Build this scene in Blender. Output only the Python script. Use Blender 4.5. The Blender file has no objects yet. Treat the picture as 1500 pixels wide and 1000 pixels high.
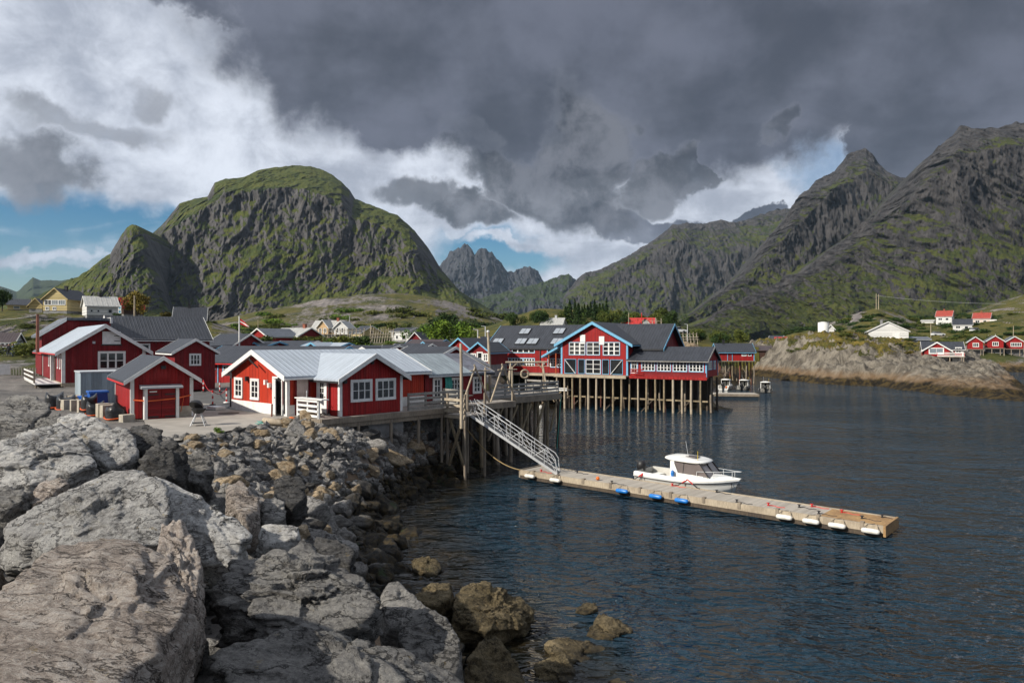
import bpy, bmesh, math, random
import numpy as np
from mathutils import Vector, Matrix
random.seed(7); RNG = np.random.default_rng(7)
R = math.radians
sc = bpy.context.scene
COL = sc.collection
F = 1050.0; H = 8.1            # focal length in photo pixels, camera height over the water

# ------------------------------------------------------------------ camera, sky, sun, exposure
cam = bpy.data.cameras.new('camera'); cam_o = bpy.data.objects.new('camera', cam); COL.objects.link(cam_o)
cam_o.location = (0, 0, H); cam_o.rotation_euler = (R(90), 0, 0)
cam.sensor_width = 36; cam.lens = 36*F/1500; cam.clip_start = .2; cam.clip_end = 30000
sc.camera = cam_o
SUN_EL = 33; SUN_H = Vector((-.85, -.53)).normalized()
sdir = Vector((SUN_H.x*math.cos(R(SUN_EL)), SUN_H.y*math.cos(R(SUN_EL)), math.sin(R(SUN_EL))))
sun = bpy.data.lights.new('sun', 'SUN'); sun.energy = 4.6; sun.angle = R(.6); sun.color = (1, .93, .82)
sun_o = bpy.data.objects.new('sun', sun); COL.objects.link(sun_o)
sun_o.rotation_euler = (-sdir).to_track_quat('-Z', 'Y').to_euler()
sc.view_settings.view_transform = 'Standard'; sc.view_settings.look = 'None'
sc.view_settings.exposure = 0.35; sc.view_settings.gamma = 1
sc.cycles.max_bounces = 5; sc.cycles.diffuse_bounces = 2; sc.cycles.glossy_bounces = 3
sc.cycles.transmission_bounces = 3; sc.cycles.volume_bounces = 0; sc.cycles.transparent_max_bounces = 6
sc.cycles.sample_clamp_direct = 5; sc.cycles.sample_clamp_indirect = 4; sc.cycles.caustics_reflective = False; sc.cycles.caustics_refractive = False

class NT:
    """small wrapper for building node trees"""
    def __init__(s, nt): s.nt = nt
    def n(s, typ, **kw):
        nd = s.nt.nodes.new(typ)
        for k, v in kw.items(): setattr(nd, k, v)
        return nd
    def set(s, sock, v):
        if isinstance(v, (int, float)): sock.default_value = v
        elif isinstance(v, (tuple, list)):
            sock.default_value = tuple(v) + ((1,) if len(v) == 3 and sock.type == 'RGBA' else ())
        else: s.nt.links.new(v, sock)
    def m(s, op, a, b=0.0, c=None, clamp=False):
        nd = s.n('ShaderNodeMath', operation=op, use_clamp=clamp)
        s.set(nd.inputs[0], a); s.set(nd.inputs[1], b)
        if c is not None: s.set(nd.inputs[2], c)
        return nd.outputs[0]
    def vm(s, op, a, b=None, scale=None):
        nd = s.n('ShaderNodeVectorMath', operation=op); s.set(nd.inputs[0], a)
        if b is not None: s.set(nd.inputs[1], b)
        if scale is not None: s.set(nd.inputs[3], scale)
        return nd.outputs[0]
    def sstep(s, v, lo, hi):
        nd = s.n('ShaderNodeMapRange', interpolation_type='SMOOTHSTEP'); s.set(nd.inputs[0], v)
        s.set(nd.inputs[1], lo); s.set(nd.inputs[2], hi); return nd.outputs[0]
    def noise(s, vec, scale, detail=4, rough=.5, dist=0.0):
        nd = s.n('ShaderNodeTexNoise'); s.set(nd.inputs['Vector'], vec); nd.inputs['Scale'].default_value = scale
        nd.inputs['Detail'].default_value = detail; nd.inputs['Roughness'].default_value = rough
        nd.inputs['Distortion'].default_value = dist; return nd.outputs[0]
    def mix(s, f, a, b):
        nd = s.n('ShaderNodeMix', data_type='RGBA'); s.set(nd.inputs[0], f); s.set(nd.inputs[6], a); s.set(nd.inputs[7], b)
        return nd.outputs[2]
    def scale(s, vec, v):
        nd = s.n('ShaderNodeMapping'); s.set(nd.inputs[0], vec); nd.inputs['Scale'].default_value = v; return nd.outputs[0]
    def ramp(s, f, stops):
        nd = s.n('ShaderNodeValToRGB'); s.set(nd.inputs[0], f); el = nd.color_ramp.elements
        while len(el) < len(stops): el.new(.5)
        for e, (p, c) in zip(el, stops): e.position = p; e.color = tuple(c) + (1,)
        return nd.outputs[0]

def build_sky():
    w = bpy.data.worlds.new('World'); sc.world = w; w.use_nodes = True
    t = NT(w.node_tree); bg = w.node_tree.nodes['Background']; bg.inputs[1].default_value = .1
    sky = t.n('ShaderNodeTexSky', sky_type='NISHITA', sun_disc=False, sun_elevation=R(SUN_EL))
    sky.sun_rotation = math.atan2(SUN_H.x, SUN_H.y); sky.air_density = 1.0; sky.dust_density = .3; sky.ozone_density = 2.5
    hs = t.n('ShaderNodeHueSaturation'); hs.inputs['Saturation'].default_value = 1.6; hs.inputs['Value'].default_value = .62
    t.set(hs.inputs['Color'], sky.outputs[0])
    d = t.n('ShaderNodeTexCoord').outputs['Generated']
    sp = t.n('ShaderNodeSeparateXYZ'); t.set(sp.inputs[0], d)
    az0 = t.m('ARCTAN2', sp.outputs[0], sp.outputs[1]); el0 = t.m('ARCSINE', sp.outputs[2])
    # cloud-plane coordinates (streaks flatten towards the horizon)
    den = t.m('ADD', t.m('ABSOLUTE', sp.outputs[2]), .22)
    pl = t.n('ShaderNodeCombineXYZ'); t.set(pl.inputs[0], t.m('DIVIDE', sp.outputs[0], den)); t.set(pl.inputs[1], t.m('DIVIDE', sp.outputs[1], den))
    pl = pl.outputs[0]
    n1 = t.noise(d, 5.0, 7, .58); n2 = t.noise(t.vm('ADD', d, (7, 3, 1)), 5.0, 7, .58)
    n3 = t.noise(t.vm('ADD', d, (2, 9, 4)), 13, 10, .64, .25)
    st = t.m('ADD', t.m('MULTIPLY', t.noise(t.scale(pl, (1, 1.4, 1)), 2.2, 5, .52, 1.2), .45), t.m('MULTIPLY', t.noise(t.vm('ADD', t.scale(d, (1, 1, 1.7)), (5, 1, 8)), 6.5, 6, .55, .5), .55))
    az = t.m('ADD', az0, t.m('MULTIPLY', t.m('SUBTRACT', n1, .5), .28))
    el = t.m('ADD', el0, t.m('MULTIPLY', t.m('SUBTRACT', n2, .5), .2))
    def blob(px, py, rx, ry, rot=0, wt=1.0, soft=.25):
        a0 = math.atan((px-750)/F); e0 = math.atan((500-py)/F*math.cos(a0))
        ca = math.cos(R(rot)); sa = math.sin(R(rot)); kx = F/rx*1.1; ky = F/ry*1.1
        u = t.m('SUBTRACT', az, a0); v = t.m('SUBTRACT', el, e0)
        p = t.m('MULTIPLY', t.m('ADD', t.m('MULTIPLY', u, ca), t.m('MULTIPLY', v, sa)), kx)
        q = t.m('MULTIPLY', t.m('SUBTRACT', t.m('MULTIPLY', v, ca), t.m('MULTIPLY', u, sa)), ky)
        r = t.m('SQRT', t.m('ADD', t.m('MULTIPLY', p, p), t.m('MULTIPLY', q, q)))
        return t.m('MULTIPLY', t.sstep(r, 1+soft, 1-soft), wt)
    def union(bl):
        o = bl[0]
        for b in bl[1:]: o = t.m('MAXIMUM', o, b)
        return o
    # white veil: everything but the blue windows
    gap = union([blob(70, 352, 400, 66, 6, 1, .25), blob(-160, 390, 330, 95, 0, 1, .3), blob(735, 385, 110, 34, 0, 1, .5), blob(1195, 250, 60, 30, -20, .45, .5)])
    wisp = t.m('MULTIPLY', t.sstep(st, .5, .68), .5)
    wisp = t.m('MAXIMUM', wisp, union([blob(40, 362, 90, 9, 3, .9, .6), blob(120, 375, 60, 6, 0, .5, .6), blob(760, 366, 70, 10, 0, .95, .5), blob(680, 352, 60, 12, 0, .9, .5), blob(860, 362, 90, 16, 0, 1, .4)]))
    white = t.m('MAXIMUM', t.m('SUBTRACT', 1.0, gap, clamp=True), wisp)
    wc = t.mix(t.sstep(t.m('ADD', t.m('MULTIPLY', n3, .5), t.m('MULTIPLY', st, .5)), .36, .62), (3.1, 3.4, 4.1), (6.5, 6.9, 7.7))
    col = t.mix(white, hs.outputs[0], wc)
    # grey bellies: soft mid-grey layer, then dark cumulus
    edge = t.m('MULTIPLY', t.m('SUBTRACT', n3, .5), .95)
    dark = union([blob(1000, 40, 760, 205, 0, 1), blob(1330, 105, 430, 88, -6, 1), blob(620, 90, 330, 130, -24, 1), blob(830, 185, 230, 78, 0, 1),
                  blob(420, 20, 230, 55, -14, .8), blob(985, 318, 150, 24, -8, .75), blob(1460, 205, 110, 50, -25, .9), blob(1315, 222, 75, 55, 0, 1), blob(1100, 303, 110, 15, 8, .8)])
    zen = t.m('MULTIPLY', t.m('MULTIPLY', t.sstep(el0, .47, .56), t.sstep(el0, .98, .80)), t.sstep(n1, .62, .48))
    dark = t.m('MAXIMUM', dark, zen)
    dark = t.m('MULTIPLY', dark, t.m('SUBTRACT', 1.0, t.m('MULTIPLY', t.sstep(el0, .455, .56), .85)))
    back = t.sstep(t.m('ABSOLUTE', az0), 1.1, 1.5)
    dark = t.m('MAXIMUM', dark, t.m('MULTIPLY', back, t.sstep(n1, .42, .56)))
    dark = t.sstep(t.m('ADD', dark, edge), .25, .8)
    shade = t.sstep(t.m('ADD', t.m('MULTIPLY', n1, .6), t.m('MULTIPLY', st, .4)), .40, .60)
    dc = t.mix(shade, (.45, .51, .72), (1.08, 1.18, 1.58))
    col = t.mix(t.m('MULTIPLY', dark, .97), col, dc)
    cum = union([blob(805, 280, 165, 52, -12, 1, .35), blob(860, 215, 75, 80, 10, 1, .4), blob(960, 255, 62, 40, 25, 1, .35), blob(1015, 235, 28, 30, 0, .9), blob(620, 300, 75, 30, -12, .8, .4),
                 blob(700, 322, 95, 26, -5, .95, .4), blob(15, 235, 60, 50, -25, .85, .5), blob(110, 178, 90, 24, 10, .62, .5), blob(190, 118, 42, 32, 0, .6, .5), blob(1150, 195, 34, 16, 0, .7, .5), blob(690, 210, 40, 20, 0, .5, .5)])
    cum = t.sstep(t.m('ADD', cum, edge), .18, .98)
    cc = t.mix(t.sstep(t.m('ADD', n3, t.m('MULTIPLY', t.m('SUBTRACT', n2, .5), .9)), .38, .66), (.30, .345, .46), (1.5, 1.58, 1.85))
    cc = t.mix(t.m('MULTIPLY', t.sstep(cum, .8, .2), .7), cc, (2.0, 2.15, 2.6))
    col = t.mix(t.m('MULTIPLY', cum, .9), col, cc)
    t.set(bg.inputs[0], col)
build_sky()

# ------------------------------------------------------------------ small tools
def at(px, py, Y): return Vector(((px-750)/F*Y, Y, H-(py-500)/F*Y))
def gp(px, py, z=4.1):
    Y = (H-z)*F/(py-500); return Vector(((px-750)/F*Y, Y, z))
def along(P, deg, px):
    t = (math.cos(R(deg)), math.sin(R(deg))); k = (px-750)/F
    return (k*P[1]-P[0])/(t[0]-k*t[1])
def fr(deg): return Vector((math.cos(R(deg)), math.sin(R(deg)), 0)), Vector((-math.sin(R(deg)), math.cos(R(deg)), 0))

PERM = np.random.default_rng(3).permutation(256); PERM = np.concatenate([PERM, PERM, PERM])
GR = np.array([[1,1,0],[-1,1,0],[1,-1,0],[-1,-1,0],[1,0,1],[-1,0,1],[1,0,-1],[-1,0,-1],[0,1,1],[0,-1,1],[0,1,-1],[0,-1,-1],[1,1,0],[-1,1,0],[0,-1,1],[0,-1,-1]], float)
def pn(P):
    P = np.asarray(P, float); I = np.floor(P).astype(int); f = P-I; I &= 255
    u = f*f*f*(f*(f*6-15)+10); out = 0
    for dx in (0, 1):
        for dy in (0, 1):
            for dz in (0, 1):
                h = PERM[PERM[PERM[(I[..., 0]+dx) & 255]+((I[..., 1]+dy) & 255)]+((I[..., 2]+dz) & 255)] & 15
                g = GR[h]; v = g[..., 0]*(f[..., 0]-dx)+g[..., 1]*(f[..., 1]-dy)+g[..., 2]*(f[..., 2]-dz)
                w = (u[..., 0] if dx else 1-u[..., 0])*(u[..., 1] if dy else 1-u[..., 1])*(u[..., 2] if dz else 1-u[..., 2])
                out = out+v*w
    return out
def fbm(P, o=4, g=.5, ridged=False):
    P = np.asarray(P, float); s = 0; a = 1; tot = 0
    for i in range(o):
        v = pn(P*2**i+i*17.3)
        s = s+a*((1-2*np.abs(v)) if ridged else v); tot += a; a *= g
    return s/tot
def sst(x, a, b):
    t = np.clip((x-a)/(b-a), 0, 1); return t*t*(3-2*t)

def tag(o, label=None, cat=None, group=None, kind=None):
    if label: o['label'] = label
    if cat: o['category'] = cat
    if group: o['group'] = group
    if kind: o['kind'] = kind
    return o
def link_mesh(name, me, mat=None, parent=None):
    o = bpy.data.objects.new(name, me); COL.objects.link(o)
    if mat: me.materials.append(mat)
    if parent: o.parent = parent
    return o
def raw_mesh(name, V, Fc, mat=None, parent=None, smooth=False):
    me = bpy.data.meshes.new(name); me.from_pydata([tuple(v) for v in V], [], [tuple(f) for f in Fc]); me.update()
    if smooth: me.polygons.foreach_set('use_smooth', [True]*len(me.polygons))
    return link_mesh(name, me, mat, parent)
def grid_mesh(name, P, mat=None, parent=None, attrs=None, smooth=True):
    """P: (rows, cols, 3) array -> quad sheet"""
    r, c = P.shape[:2]; idx = np.arange(r*c).reshape(r, c)
    Q = np.stack([idx[:-1, :-1], idx[:-1, 1:], idx[1:, 1:], idx[1:, :-1]], -1).reshape(-1, 4)
    me = bpy.data.meshes.new(name); me.vertices.add(r*c); me.vertices.foreach_set('co', P.reshape(-1).astype(np.float32))
    n = len(Q); me.loops.add(n*4); me.loops.foreach_set('vertex_index', Q.reshape(-1).astype(np.int32))
    me.polygons.add(n); me.polygons.foreach_set('loop_start', np.arange(0, n*4, 4, dtype=np.int32)); me.polygons.foreach_set('loop_total', np.full(n, 4, np.int32))
    me.polygons.foreach_set('use_smooth', np.full(n, smooth)); me.update(calc_edges=True)
    for k, v in (attrs or {}).items():
        a = me.attributes.new(k, 'FLOAT', 'POINT'); a.data.foreach_set('value', v.reshape(-1).astype(np.float32))
    return link_mesh(name, me, mat, parent)
def empty(name, loc, deg=0, **kw):
    o = bpy.data.objects.new(name, None); o.location = loc; o.rotation_euler = (0, 0, R(deg)); o.empty_display_size = .3
    COL.objects.link(o); return tag(o, **kw)
def copy_tree(o, parent=None):
    c = o.copy(); COL.objects.link(c); c.parent = parent
    for ch in [x for x in o.children]: copy_tree(ch, c)
    return c

class MB:
    """collects boxes, bars and tubes; build() links them as one mesh object"""
    def __init__(s): s.V = []; s.Fc = []; s.sm = []
    def add(s, V, Fc, sm=False):
        o = len(s.V); s.V += [Vector(v) for v in V]; s.Fc += [tuple(i+o for i in f) for f in Fc]; s.sm += [sm]*len(Fc); return s
    def box(s, x0, x1, y0, y1, z0, z1):
        V = [(x, y, z) for z in (z0, z1) for x, y in ((x0, y0), (x1, y0), (x1, y1), (x0, y1))]
        return s.add(V, [(3, 2, 1, 0), (4, 5, 6, 7), (0, 1, 5, 4), (1, 2, 6, 5), (2, 3, 7, 6), (3, 0, 4, 7)])
    def bar(s, p, q, w, h=None, up=(0, 0, 1)):
        p = Vector(p); q = Vector(q); h = h or w; d = (q-p).normalized(); up = Vector(up)
        if abs(d.dot(up)) > .98: up = Vector((1, 0, 0))
        a = d.cross(up).normalized()*(w/2); b = a.cross(d).normalized()*(h/2)
        V = [e+i*a+j*b for e in (p, q) for i, j in ((-1, -1), (1, -1), (1, 1), (-1, 1))]
        return s.add(V, [(3, 2, 1, 0), (4, 5, 6, 7), (0, 1, 5, 4), (1, 2, 6, 5), (2, 3, 7, 6), (3, 0, 4, 7)])
    def tube(s, pts, r, n=8, cap=True):
        pts = [Vector(p) for p in pts]; rr = r if isinstance(r, (list, tuple)) else [r]*len(pts); V = []; Fc = []
        for i, p in enumerate(pts):
            d = (pts[min(i+1, len(pts)-1)]-pts[max(i-1, 0)]).normalized()
            up = Vector((0, 0, 1)) if abs(d.z) < .95 else Vector((1, 0, 0))
            a = d.cross(up).normalized(); b = a.cross(d)
            V += [p+(a*math.cos(2*math.pi*k/n)+b*math.sin(2*math.pi*k/n))*rr[i] for k in range(n)]
        for i in range(len(pts)-1):
            for k in range(n): Fc.append((i*n+k, i*n+(k+1) % n, (i+1)*n+(k+1) % n, (i+1)*n+k))
        s.add(V, Fc, True)
        if cap: s.add(V[:n], [tuple(range(n))]); s.add(V[-n:], [tuple(range(n-1, -1, -1))])
        return s
    def prism(s, poly, d):
        """closed planar polygon pushed along vector d"""
        n = len(poly); d = Vector(d); V = [Vector(p) for p in poly]; V += [v+d for v in V]
        return s.add(V, [tuple(range(n-1, -1, -1)), tuple(range(n, 2*n))]+[(i, (i+1) % n, (i+1) % n+n, i+n) for i in range(n)])
    def lathe(s, prof, c=(0, 0, 0), n=14):
        c = Vector(c); V = []; Fc = []
        for r, z in prof: V += [c+Vector((r*math.cos(2*math.pi*k/n), r*math.sin(2*math.pi*k/n), z)) for k in range(n)]
        for i in range(len(prof)-1):
            for k in range(n): Fc.append((i*n+k, i*n+(k+1) % n, (i+1)*n+(k+1) % n, (i+1)*n+k))
        s.add(V, Fc, True); s.add(V[:n], [tuple(range(n-1, -1, -1))]); s.add(V[-n:], [tuple(range(n))]); return s
    def build(s, name, mat, parent=None, bevel=0, smooth=False):
        me = bpy.data.meshes.new(name); me.from_pydata([tuple(v) for v in s.V], [], s.Fc); me.update()
        bm = bmesh.new(); bm.from_mesh(me); bmesh.ops.recalc_face_normals(bm, faces=bm.faces); bm.to_mesh(me); bm.free()
        me.polygons.foreach_set('use_smooth', [bool(x) or smooth for x in s.sm])
        o = link_mesh(name, me, mat, parent)
        if bevel:
            b = o.modifiers.new('bevel', 'BEVEL'); b.width = bevel; b.segments = 2; b.limit_method = 'ANGLE'
        return o

# ------------------------------------------------------------------ materials
def new_mat(name):
    m = bpy.data.materials.new(name); m.use_nodes = True; return m, NT(m.node_tree), m.node_tree.nodes['Principled BSDF']
def bump(t, b, h, strength=.5, dist=.05, nrm=None):
    nd = t.n('ShaderNodeBump'); nd.inputs['Strength'].default_value = strength; nd.inputs['Distance'].default_value = dist
    t.set(nd.inputs['Height'], h)
    if nrm is not None: t.set(nd.inputs['Normal'], nrm)
    t.set(b.inputs['Normal'], nd.outputs[0]); return nd.outputs[0]
def tex(t): return t.n('ShaderNodeTexCoord').outputs['Object']
def wpos(t): return t.n('ShaderNodeNewGeometry').outputs['Position']
def simple(name, c1, c2=None, scale=4, rough=.6, metal=0, bs=.15, bd=.01, bscale=None, stretch=(1, 1, 1), spec=.5):
    m, t, b = new_mat(name); v = t.scale(tex(t), stretch); c2 = c2 or tuple(x*.75 for x in c1)
    n = t.noise(v, scale, 5, .6); t.set(b.inputs['Base Color'], t.mix(t.sstep(n, .35, .65), c1, c2))
    b.inputs['Roughness'].default_value = rough; b.inputs['Metallic'].default_value = metal; b.inputs['Specular IOR Level'].default_value = spec
    if bs: bump(t, b, t.noise(v, bscale or scale*5, 4, .6), bs, bd)
    return m
def board_coord(t):
    g = t.n('ShaderNodeTexCoord'); p = t.n('ShaderNodeSeparateXYZ'); t.set(p.inputs[0], g.outputs['Object'])
    q = t.n('ShaderNodeSeparateXYZ'); t.set(q.inputs[0], g.outputs['Normal'])
    f = t.m('GREATER_THAN', t.m('ABSOLUTE', q.outputs[0]), t.m('ABSOLUTE', q.outputs[1]))
    s = t.m('ADD', t.m('MULTIPLY', p.outputs[1], f), t.m('MULTIPLY', p.outputs[0], t.m('SUBTRACT', 1.0, f)))
    return s, g.outputs['Object'], p
def cladding(name, c, w=.17, rough=.62, horizontal=False, depth=.03):
    """board-and-batten timber wall"""
    m, t, b = new_mat(name); s, ob, p = board_coord(t)
    if horizontal: s = p.outputs[2]
    k = t.m('DIVIDE', s, w); fl = t.m('FLOOR', k); fc = t.m('FRACT', k)
    wn = t.n('ShaderNodeTexWhiteNoise', noise_dimensions='1D'); t.set(wn.inputs['W'], fl)
    st = t.noise(t.scale(ob, (6, 6, .7)), 3, 5, .65)
    var = t.m('ADD', t.m('MULTIPLY', wn.outputs[0], .45), t.m('MULTIPLY', st, .7))
    fade = t.sstep(t.noise(ob, .7, 6, .7), .5, .72)
    cw = t.mix(t.sstep(var, .3, .9), c, tuple(x*.6 for x in c)); t.set(b.inputs['Base Color'], t.mix(t.m('MULTIPLY', fade, .35), cw, tuple(min(1, x*1.15+.035) for x in c)))
    b.inputs['Roughness'].default_value = rough; b.inputs['Specular IOR Level'].default_value = .3
    bat = t.m('MULTIPLY', t.sstep(fc, .0, .08), t.sstep(fc, .42, .34))
    bump(t, b, t.m('ADD', bat, t.m('MULTIPLY', st, .15)), 1.0, depth); return m
def metal_roof(name, c, w=.35, rough=.5, across='x', wear=.3, depth=.03, spec=.4):
    m, t, b = new_mat(name); ob = tex(t); p = t.n('ShaderNodeSeparateXYZ'); t.set(p.inputs[0], ob)
    s = p.outputs[0 if across == 'x' else 1]
    fc = t.m('FRACT', t.m('DIVIDE', s, w)); rib = t.m('MULTIPLY', t.sstep(fc, 0, .12), t.sstep(fc, .34, .22))
    n = t.noise(t.scale(ob, (2.5, .5, 1) if across == 'x' else (.5, 2.5, 1)), 1.2, 6, .65); n2 = t.noise(ob, 9, 4)
    t.set(b.inputs['Base Color'], t.mix(t.sstep(t.m('ADD', t.m('MULTIPLY', n, .75), t.m('MULTIPLY', n2, .25)), .35, .68), tuple(x*(1-wear) for x in c), tuple(x*(1+wear*.5) for x in c)))
    b.inputs['Roughness'].default_value = rough; b.inputs['Specular IOR Level'].default_value = spec
    bump(t, b, rib, 1, depth); return m
def slate_roof(name, c, w=.3):
    m, t, b = new_mat(name); v = t.scale(tex(t), (1, 1, 1))
    br = t.n('ShaderNodeTexVoronoi', feature='F1'); t.set(br.inputs['Vector'], t.scale(v, (1.2, 2.2, 2.2))); br.inputs['Scale'].default_value = 1.6
    bw = t.n('ShaderNodeRGBToBW'); t.set(bw.inputs[0], br.outputs['Color'])
    t.set(b.inputs['Base Color'], t.mix(bw.outputs[0], tuple(x*.55 for x in c), tuple(x*1.6 for x in c)))
    b.inputs['Roughness'].default_value = .55; bump(t, b, bw.outputs[0], .7, .04); return m
def wood(name, c, c2, rough=.8, stretch=(1, 1, 1)):
    m, t, b = new_mat(name); ob = tex(t); n = t.noise(t.scale(ob, stretch), 5, 6, .7); n2 = t.noise(ob, 1.3, 3)
    t.set(b.inputs['Base Color'], t.mix(t.sstep(t.m('ADD', t.m('MULTIPLY', n, .6), t.m('MULTIPLY', n2, .4)), .36, .64), c, c2))
    b.inputs['Roughness'].default_value = rough; bump(t, b, n, .5, .02); return m
def planks(name, c, c2, w=.14, axis=0, rough=.8):
    m, t, b = new_mat(name); ob = tex(t); p = t.n('ShaderNodeSeparateXYZ'); t.set(p.inputs[0], ob)
    k = t.m('DIVIDE', p.outputs[axis], w); fl = t.m('FLOOR', k); fc = t.m('FRACT', k)
    wn = t.n('ShaderNodeTexWhiteNoise', noise_dimensions='1D'); t.set(wn.inputs['W'], fl)
    n = t.noise(t.scale(ob, (1, 6, 1) if axis else (6, 1, 1)), 2, 6, .7)
    t.set(b.inputs['Base Color'], t.mix(t.m('ADD', t.m('MULTIPLY', wn.outputs[0], .5), t.m('MULTIPLY', n, .5)), c, c2))
    b.inputs['Roughness'].default_value = rough
    bump(t, b, t.m('ADD', t.m('MULTIPLY', t.sstep(fc, 0, .1), t.sstep(fc, 1, .9)), t.m('MULTIPLY', n, .3)), .8, .02); return m
def rock_mat(name, c1, c2, c3, scale=1.0, tide=True, lichen=.0, stria=(1, 1, 4), tidez=1.1, pale=None, rot=(.3, .5, .4), rough=1.0):
    """foliated granite: layered streaks, tone patches, fine pits and speckle, a weed-dark tidal band low down"""
    m, t, b = new_mat(name); ob = tex(t); inf = t.n('ShaderNodeObjectInfo')
    v = t.vm('ADD', ob, t.vm('SCALE', inf.outputs['Location'], scale=.37))
    mp = t.n('ShaderNodeMapping'); t.set(mp.inputs[0], v); mp.inputs['Rotation'].default_value = rot; mp.inputs['Scale'].default_value = stria
    big = t.noise(v, .8*scale, 5, .6); ly = t.noise(mp.outputs[0], 1.7*scale, 9, .72, .35); ly2 = t.noise(mp.outputs[0], 7*scale, 6, .72, .2)
    fine = t.noise(v, 16*scale, 6, .78); spk = t.noise(v, 55*scale, 3, .8)
    f = t.m('ADD', t.m('ADD', t.m('MULTIPLY', ly, .24), t.m('MULTIPLY', ly2, .28)), t.m('ADD', t.m('MULTIPLY', big, .18), t.m('MULTIPLY', fine, .30)))
    dk = tuple(x*.30 for x in c1); pale = pale or tuple(min(.72, x*1.45) for x in c3)
    col = t.ramp(f, [(.41, dk), (.452, c1), (.495, c2), (.54, c3), (.60, pale)])
    col = t.mix(t.m('MULTIPLY', t.sstep(spk, .56, .70), .45), col, pale); col = t.mix(t.m('MULTIPLY', t.sstep(spk, .42, .32), .6), col, dk)
    rv = t.m('MULTIPLY_ADD', inf.outputs['Random'], .34, .86)
    col = t.vm('SCALE', col, scale=rv)
    crk = t.m('MINIMUM', t.sstep(t.m('ABSOLUTE', t.m('SUBTRACT', t.noise(mp.outputs[0], .75*scale, 7, .6), .5)), .0, .014), t.sstep(t.m('ABSOLUTE', t.m('SUBTRACT', t.noise(v, 1.6*scale, 6, .62), .5)), .0, .007))
    col = t.mix(crk, tuple(x*.34 for x in c1), col)
    if lichen: col = t.mix(t.m('MULTIPLY', t.sstep(t.noise(v, 3.5*scale, 5, .7), .63, .7), lichen), col, (.30, .21, .06))
    if tide:
        wp = wpos(t); z = t.n('ShaderNodeSeparateXYZ'); t.set(z.inputs[0], wp)
        zz = t.m('ADD', z.outputs[2], t.m('MULTIPLY', t.m('SUBTRACT', t.noise(wp, .8, 4), .5), 1.6))
        k = t.sstep(zz, tidez+.5, tidez-.3)
        weed = t.mix(t.sstep(t.noise(wp, 3, 5, .7), .42, .62), (.010, .009, .006), (.06, .042, .016))
        weed = t.mix(t.m('MULTIPLY', t.sstep(t.noise(wp, 1.1, 3), .62, .7), .7), weed, (.03, .06, .012))
        col = t.mix(k, col, weed)
        t.set(b.inputs['Roughness'], t.m('SUBTRACT', .88, t.m('MULTIPLY', k, .35)))
    else: b.inputs['Roughness'].default_value = .88
    t.set(b.inputs['Base Color'], col); b.inputs['Specular IOR Level'].default_value = .3
    h = t.m('ADD', t.m('MULTIPLY', ly, .55), t.m('ADD', t.m('MULTIPLY', ly2, .38), t.m('ADD', t.m('MULTIPLY', fine, .30), t.m('ADD', t.m('MULTIPLY', spk, .07), t.m('MULTIPLY', crk, .16)))))
    bump(t, b, h, 1.0, .22*rough/scale); return m

M = {}
M['red'] = cladding('red_timber', (.34, .013, .013)); M['red2'] = cladding('orange_red_timber', (.47, .035, .012))
M['redd'] = cladding('dark_red_timber', (.22, .009, .013)); M['redh'] = cladding('red_boards', (.24, .010, .013), .12, horizontal=True, depth=.012)
M['orange'] = cladding('orange_timber', (.45, .10, .03)); M['brown'] = cladding('brown_timber', (.07, .035, .025))
M['cream'] = cladding('cream_timber', (.62, .5, .24), horizontal=True, depth=.015); M['peach'] = cladding('peach_timber', (.72, .48, .26), horizontal=True, depth=.015)
M['whitec'] = cladding('white_timber', (.78, .78, .76), horizontal=True, depth=.015); M['pink'] = cladding('pale_pink_timber', (.75, .62, .56), horizontal=True, depth=.015)
M['greyc'] = cladding('grey_timber', (.42, .45, .47), depth=.015)
M['white'] = simple('white_paint', (.80, .80, .78), (.68, .68, .66), 3, .5, bs=.05)
M['blue'] = simple('light_blue_paint', (.16, .42, .62), (.13, .35, .54), 3, .5, bs=.05)
M['greyp'] = simple('grey_paint', (.5, .52, .54), (.42, .44, .46), 3, .5, bs=.05)
M['black'] = simple('black_metal', (.02, .02, .022), None, 6, .5)
M['rf_l'] = metal_roof('pale_grey_metal_roof', (.40, .45, .51), across='y', rough=.42, wear=.14); M['rf_lx'] = metal_roof('pale_grey_metal_roofing', (.40, .45, .51), across='x', rough=.42, wear=.14)
M['rf_d'] = metal_roof('dark_metal_roof', (.036, .040, .050), across='x', wear=.35); M['rf_dy'] = metal_roof('dark_metal_roofing', (.036, .040, .050), across='y', wear=.35)
M['rf_m'] = metal_roof('mid_grey_roof', (.13, .145, .17), across='x'); M['rf_g'] = metal_roof('grey_sheet_roof', (.28, .33, .36), across='y')
M['rf_r'] = metal_roof('red_tile_roof', (.36, .06, .04), across='x', w=.25); M['rf_r2'] = metal_roof('bright_red_roof', (.5, .03, .02), across='x', w=.3)
M['rf_s'] = slate_roof('slate_roof', (.12, .125, .15)); M['rf_w'] = metal_roof('weathered_white_roof', (.42, .42, .40), across='x', w=.9, wear=.2)
M['rf_b'] = metal_roof('brown_roof', (.07, .05, .05), across='x')
M['wood'] = wood('weathered_timber', (.30, .25, .19), (.16, .13, .10), stretch=(3, 3, .6)); M['woodl'] = wood('pale_timber', (.46, .39, .29), (.28, .23, .17), stretch=(3, 3, .6))
M['woodg'] = wood('grey_timber_rail', (.34, .33, .31), (.2, .19, .17), stretch=(2, 2, 2)); M['pile'] = wood('pile_timber', (.34, .27, .17), (.13, .10, .06), stretch=(4, 4, .5))
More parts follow.
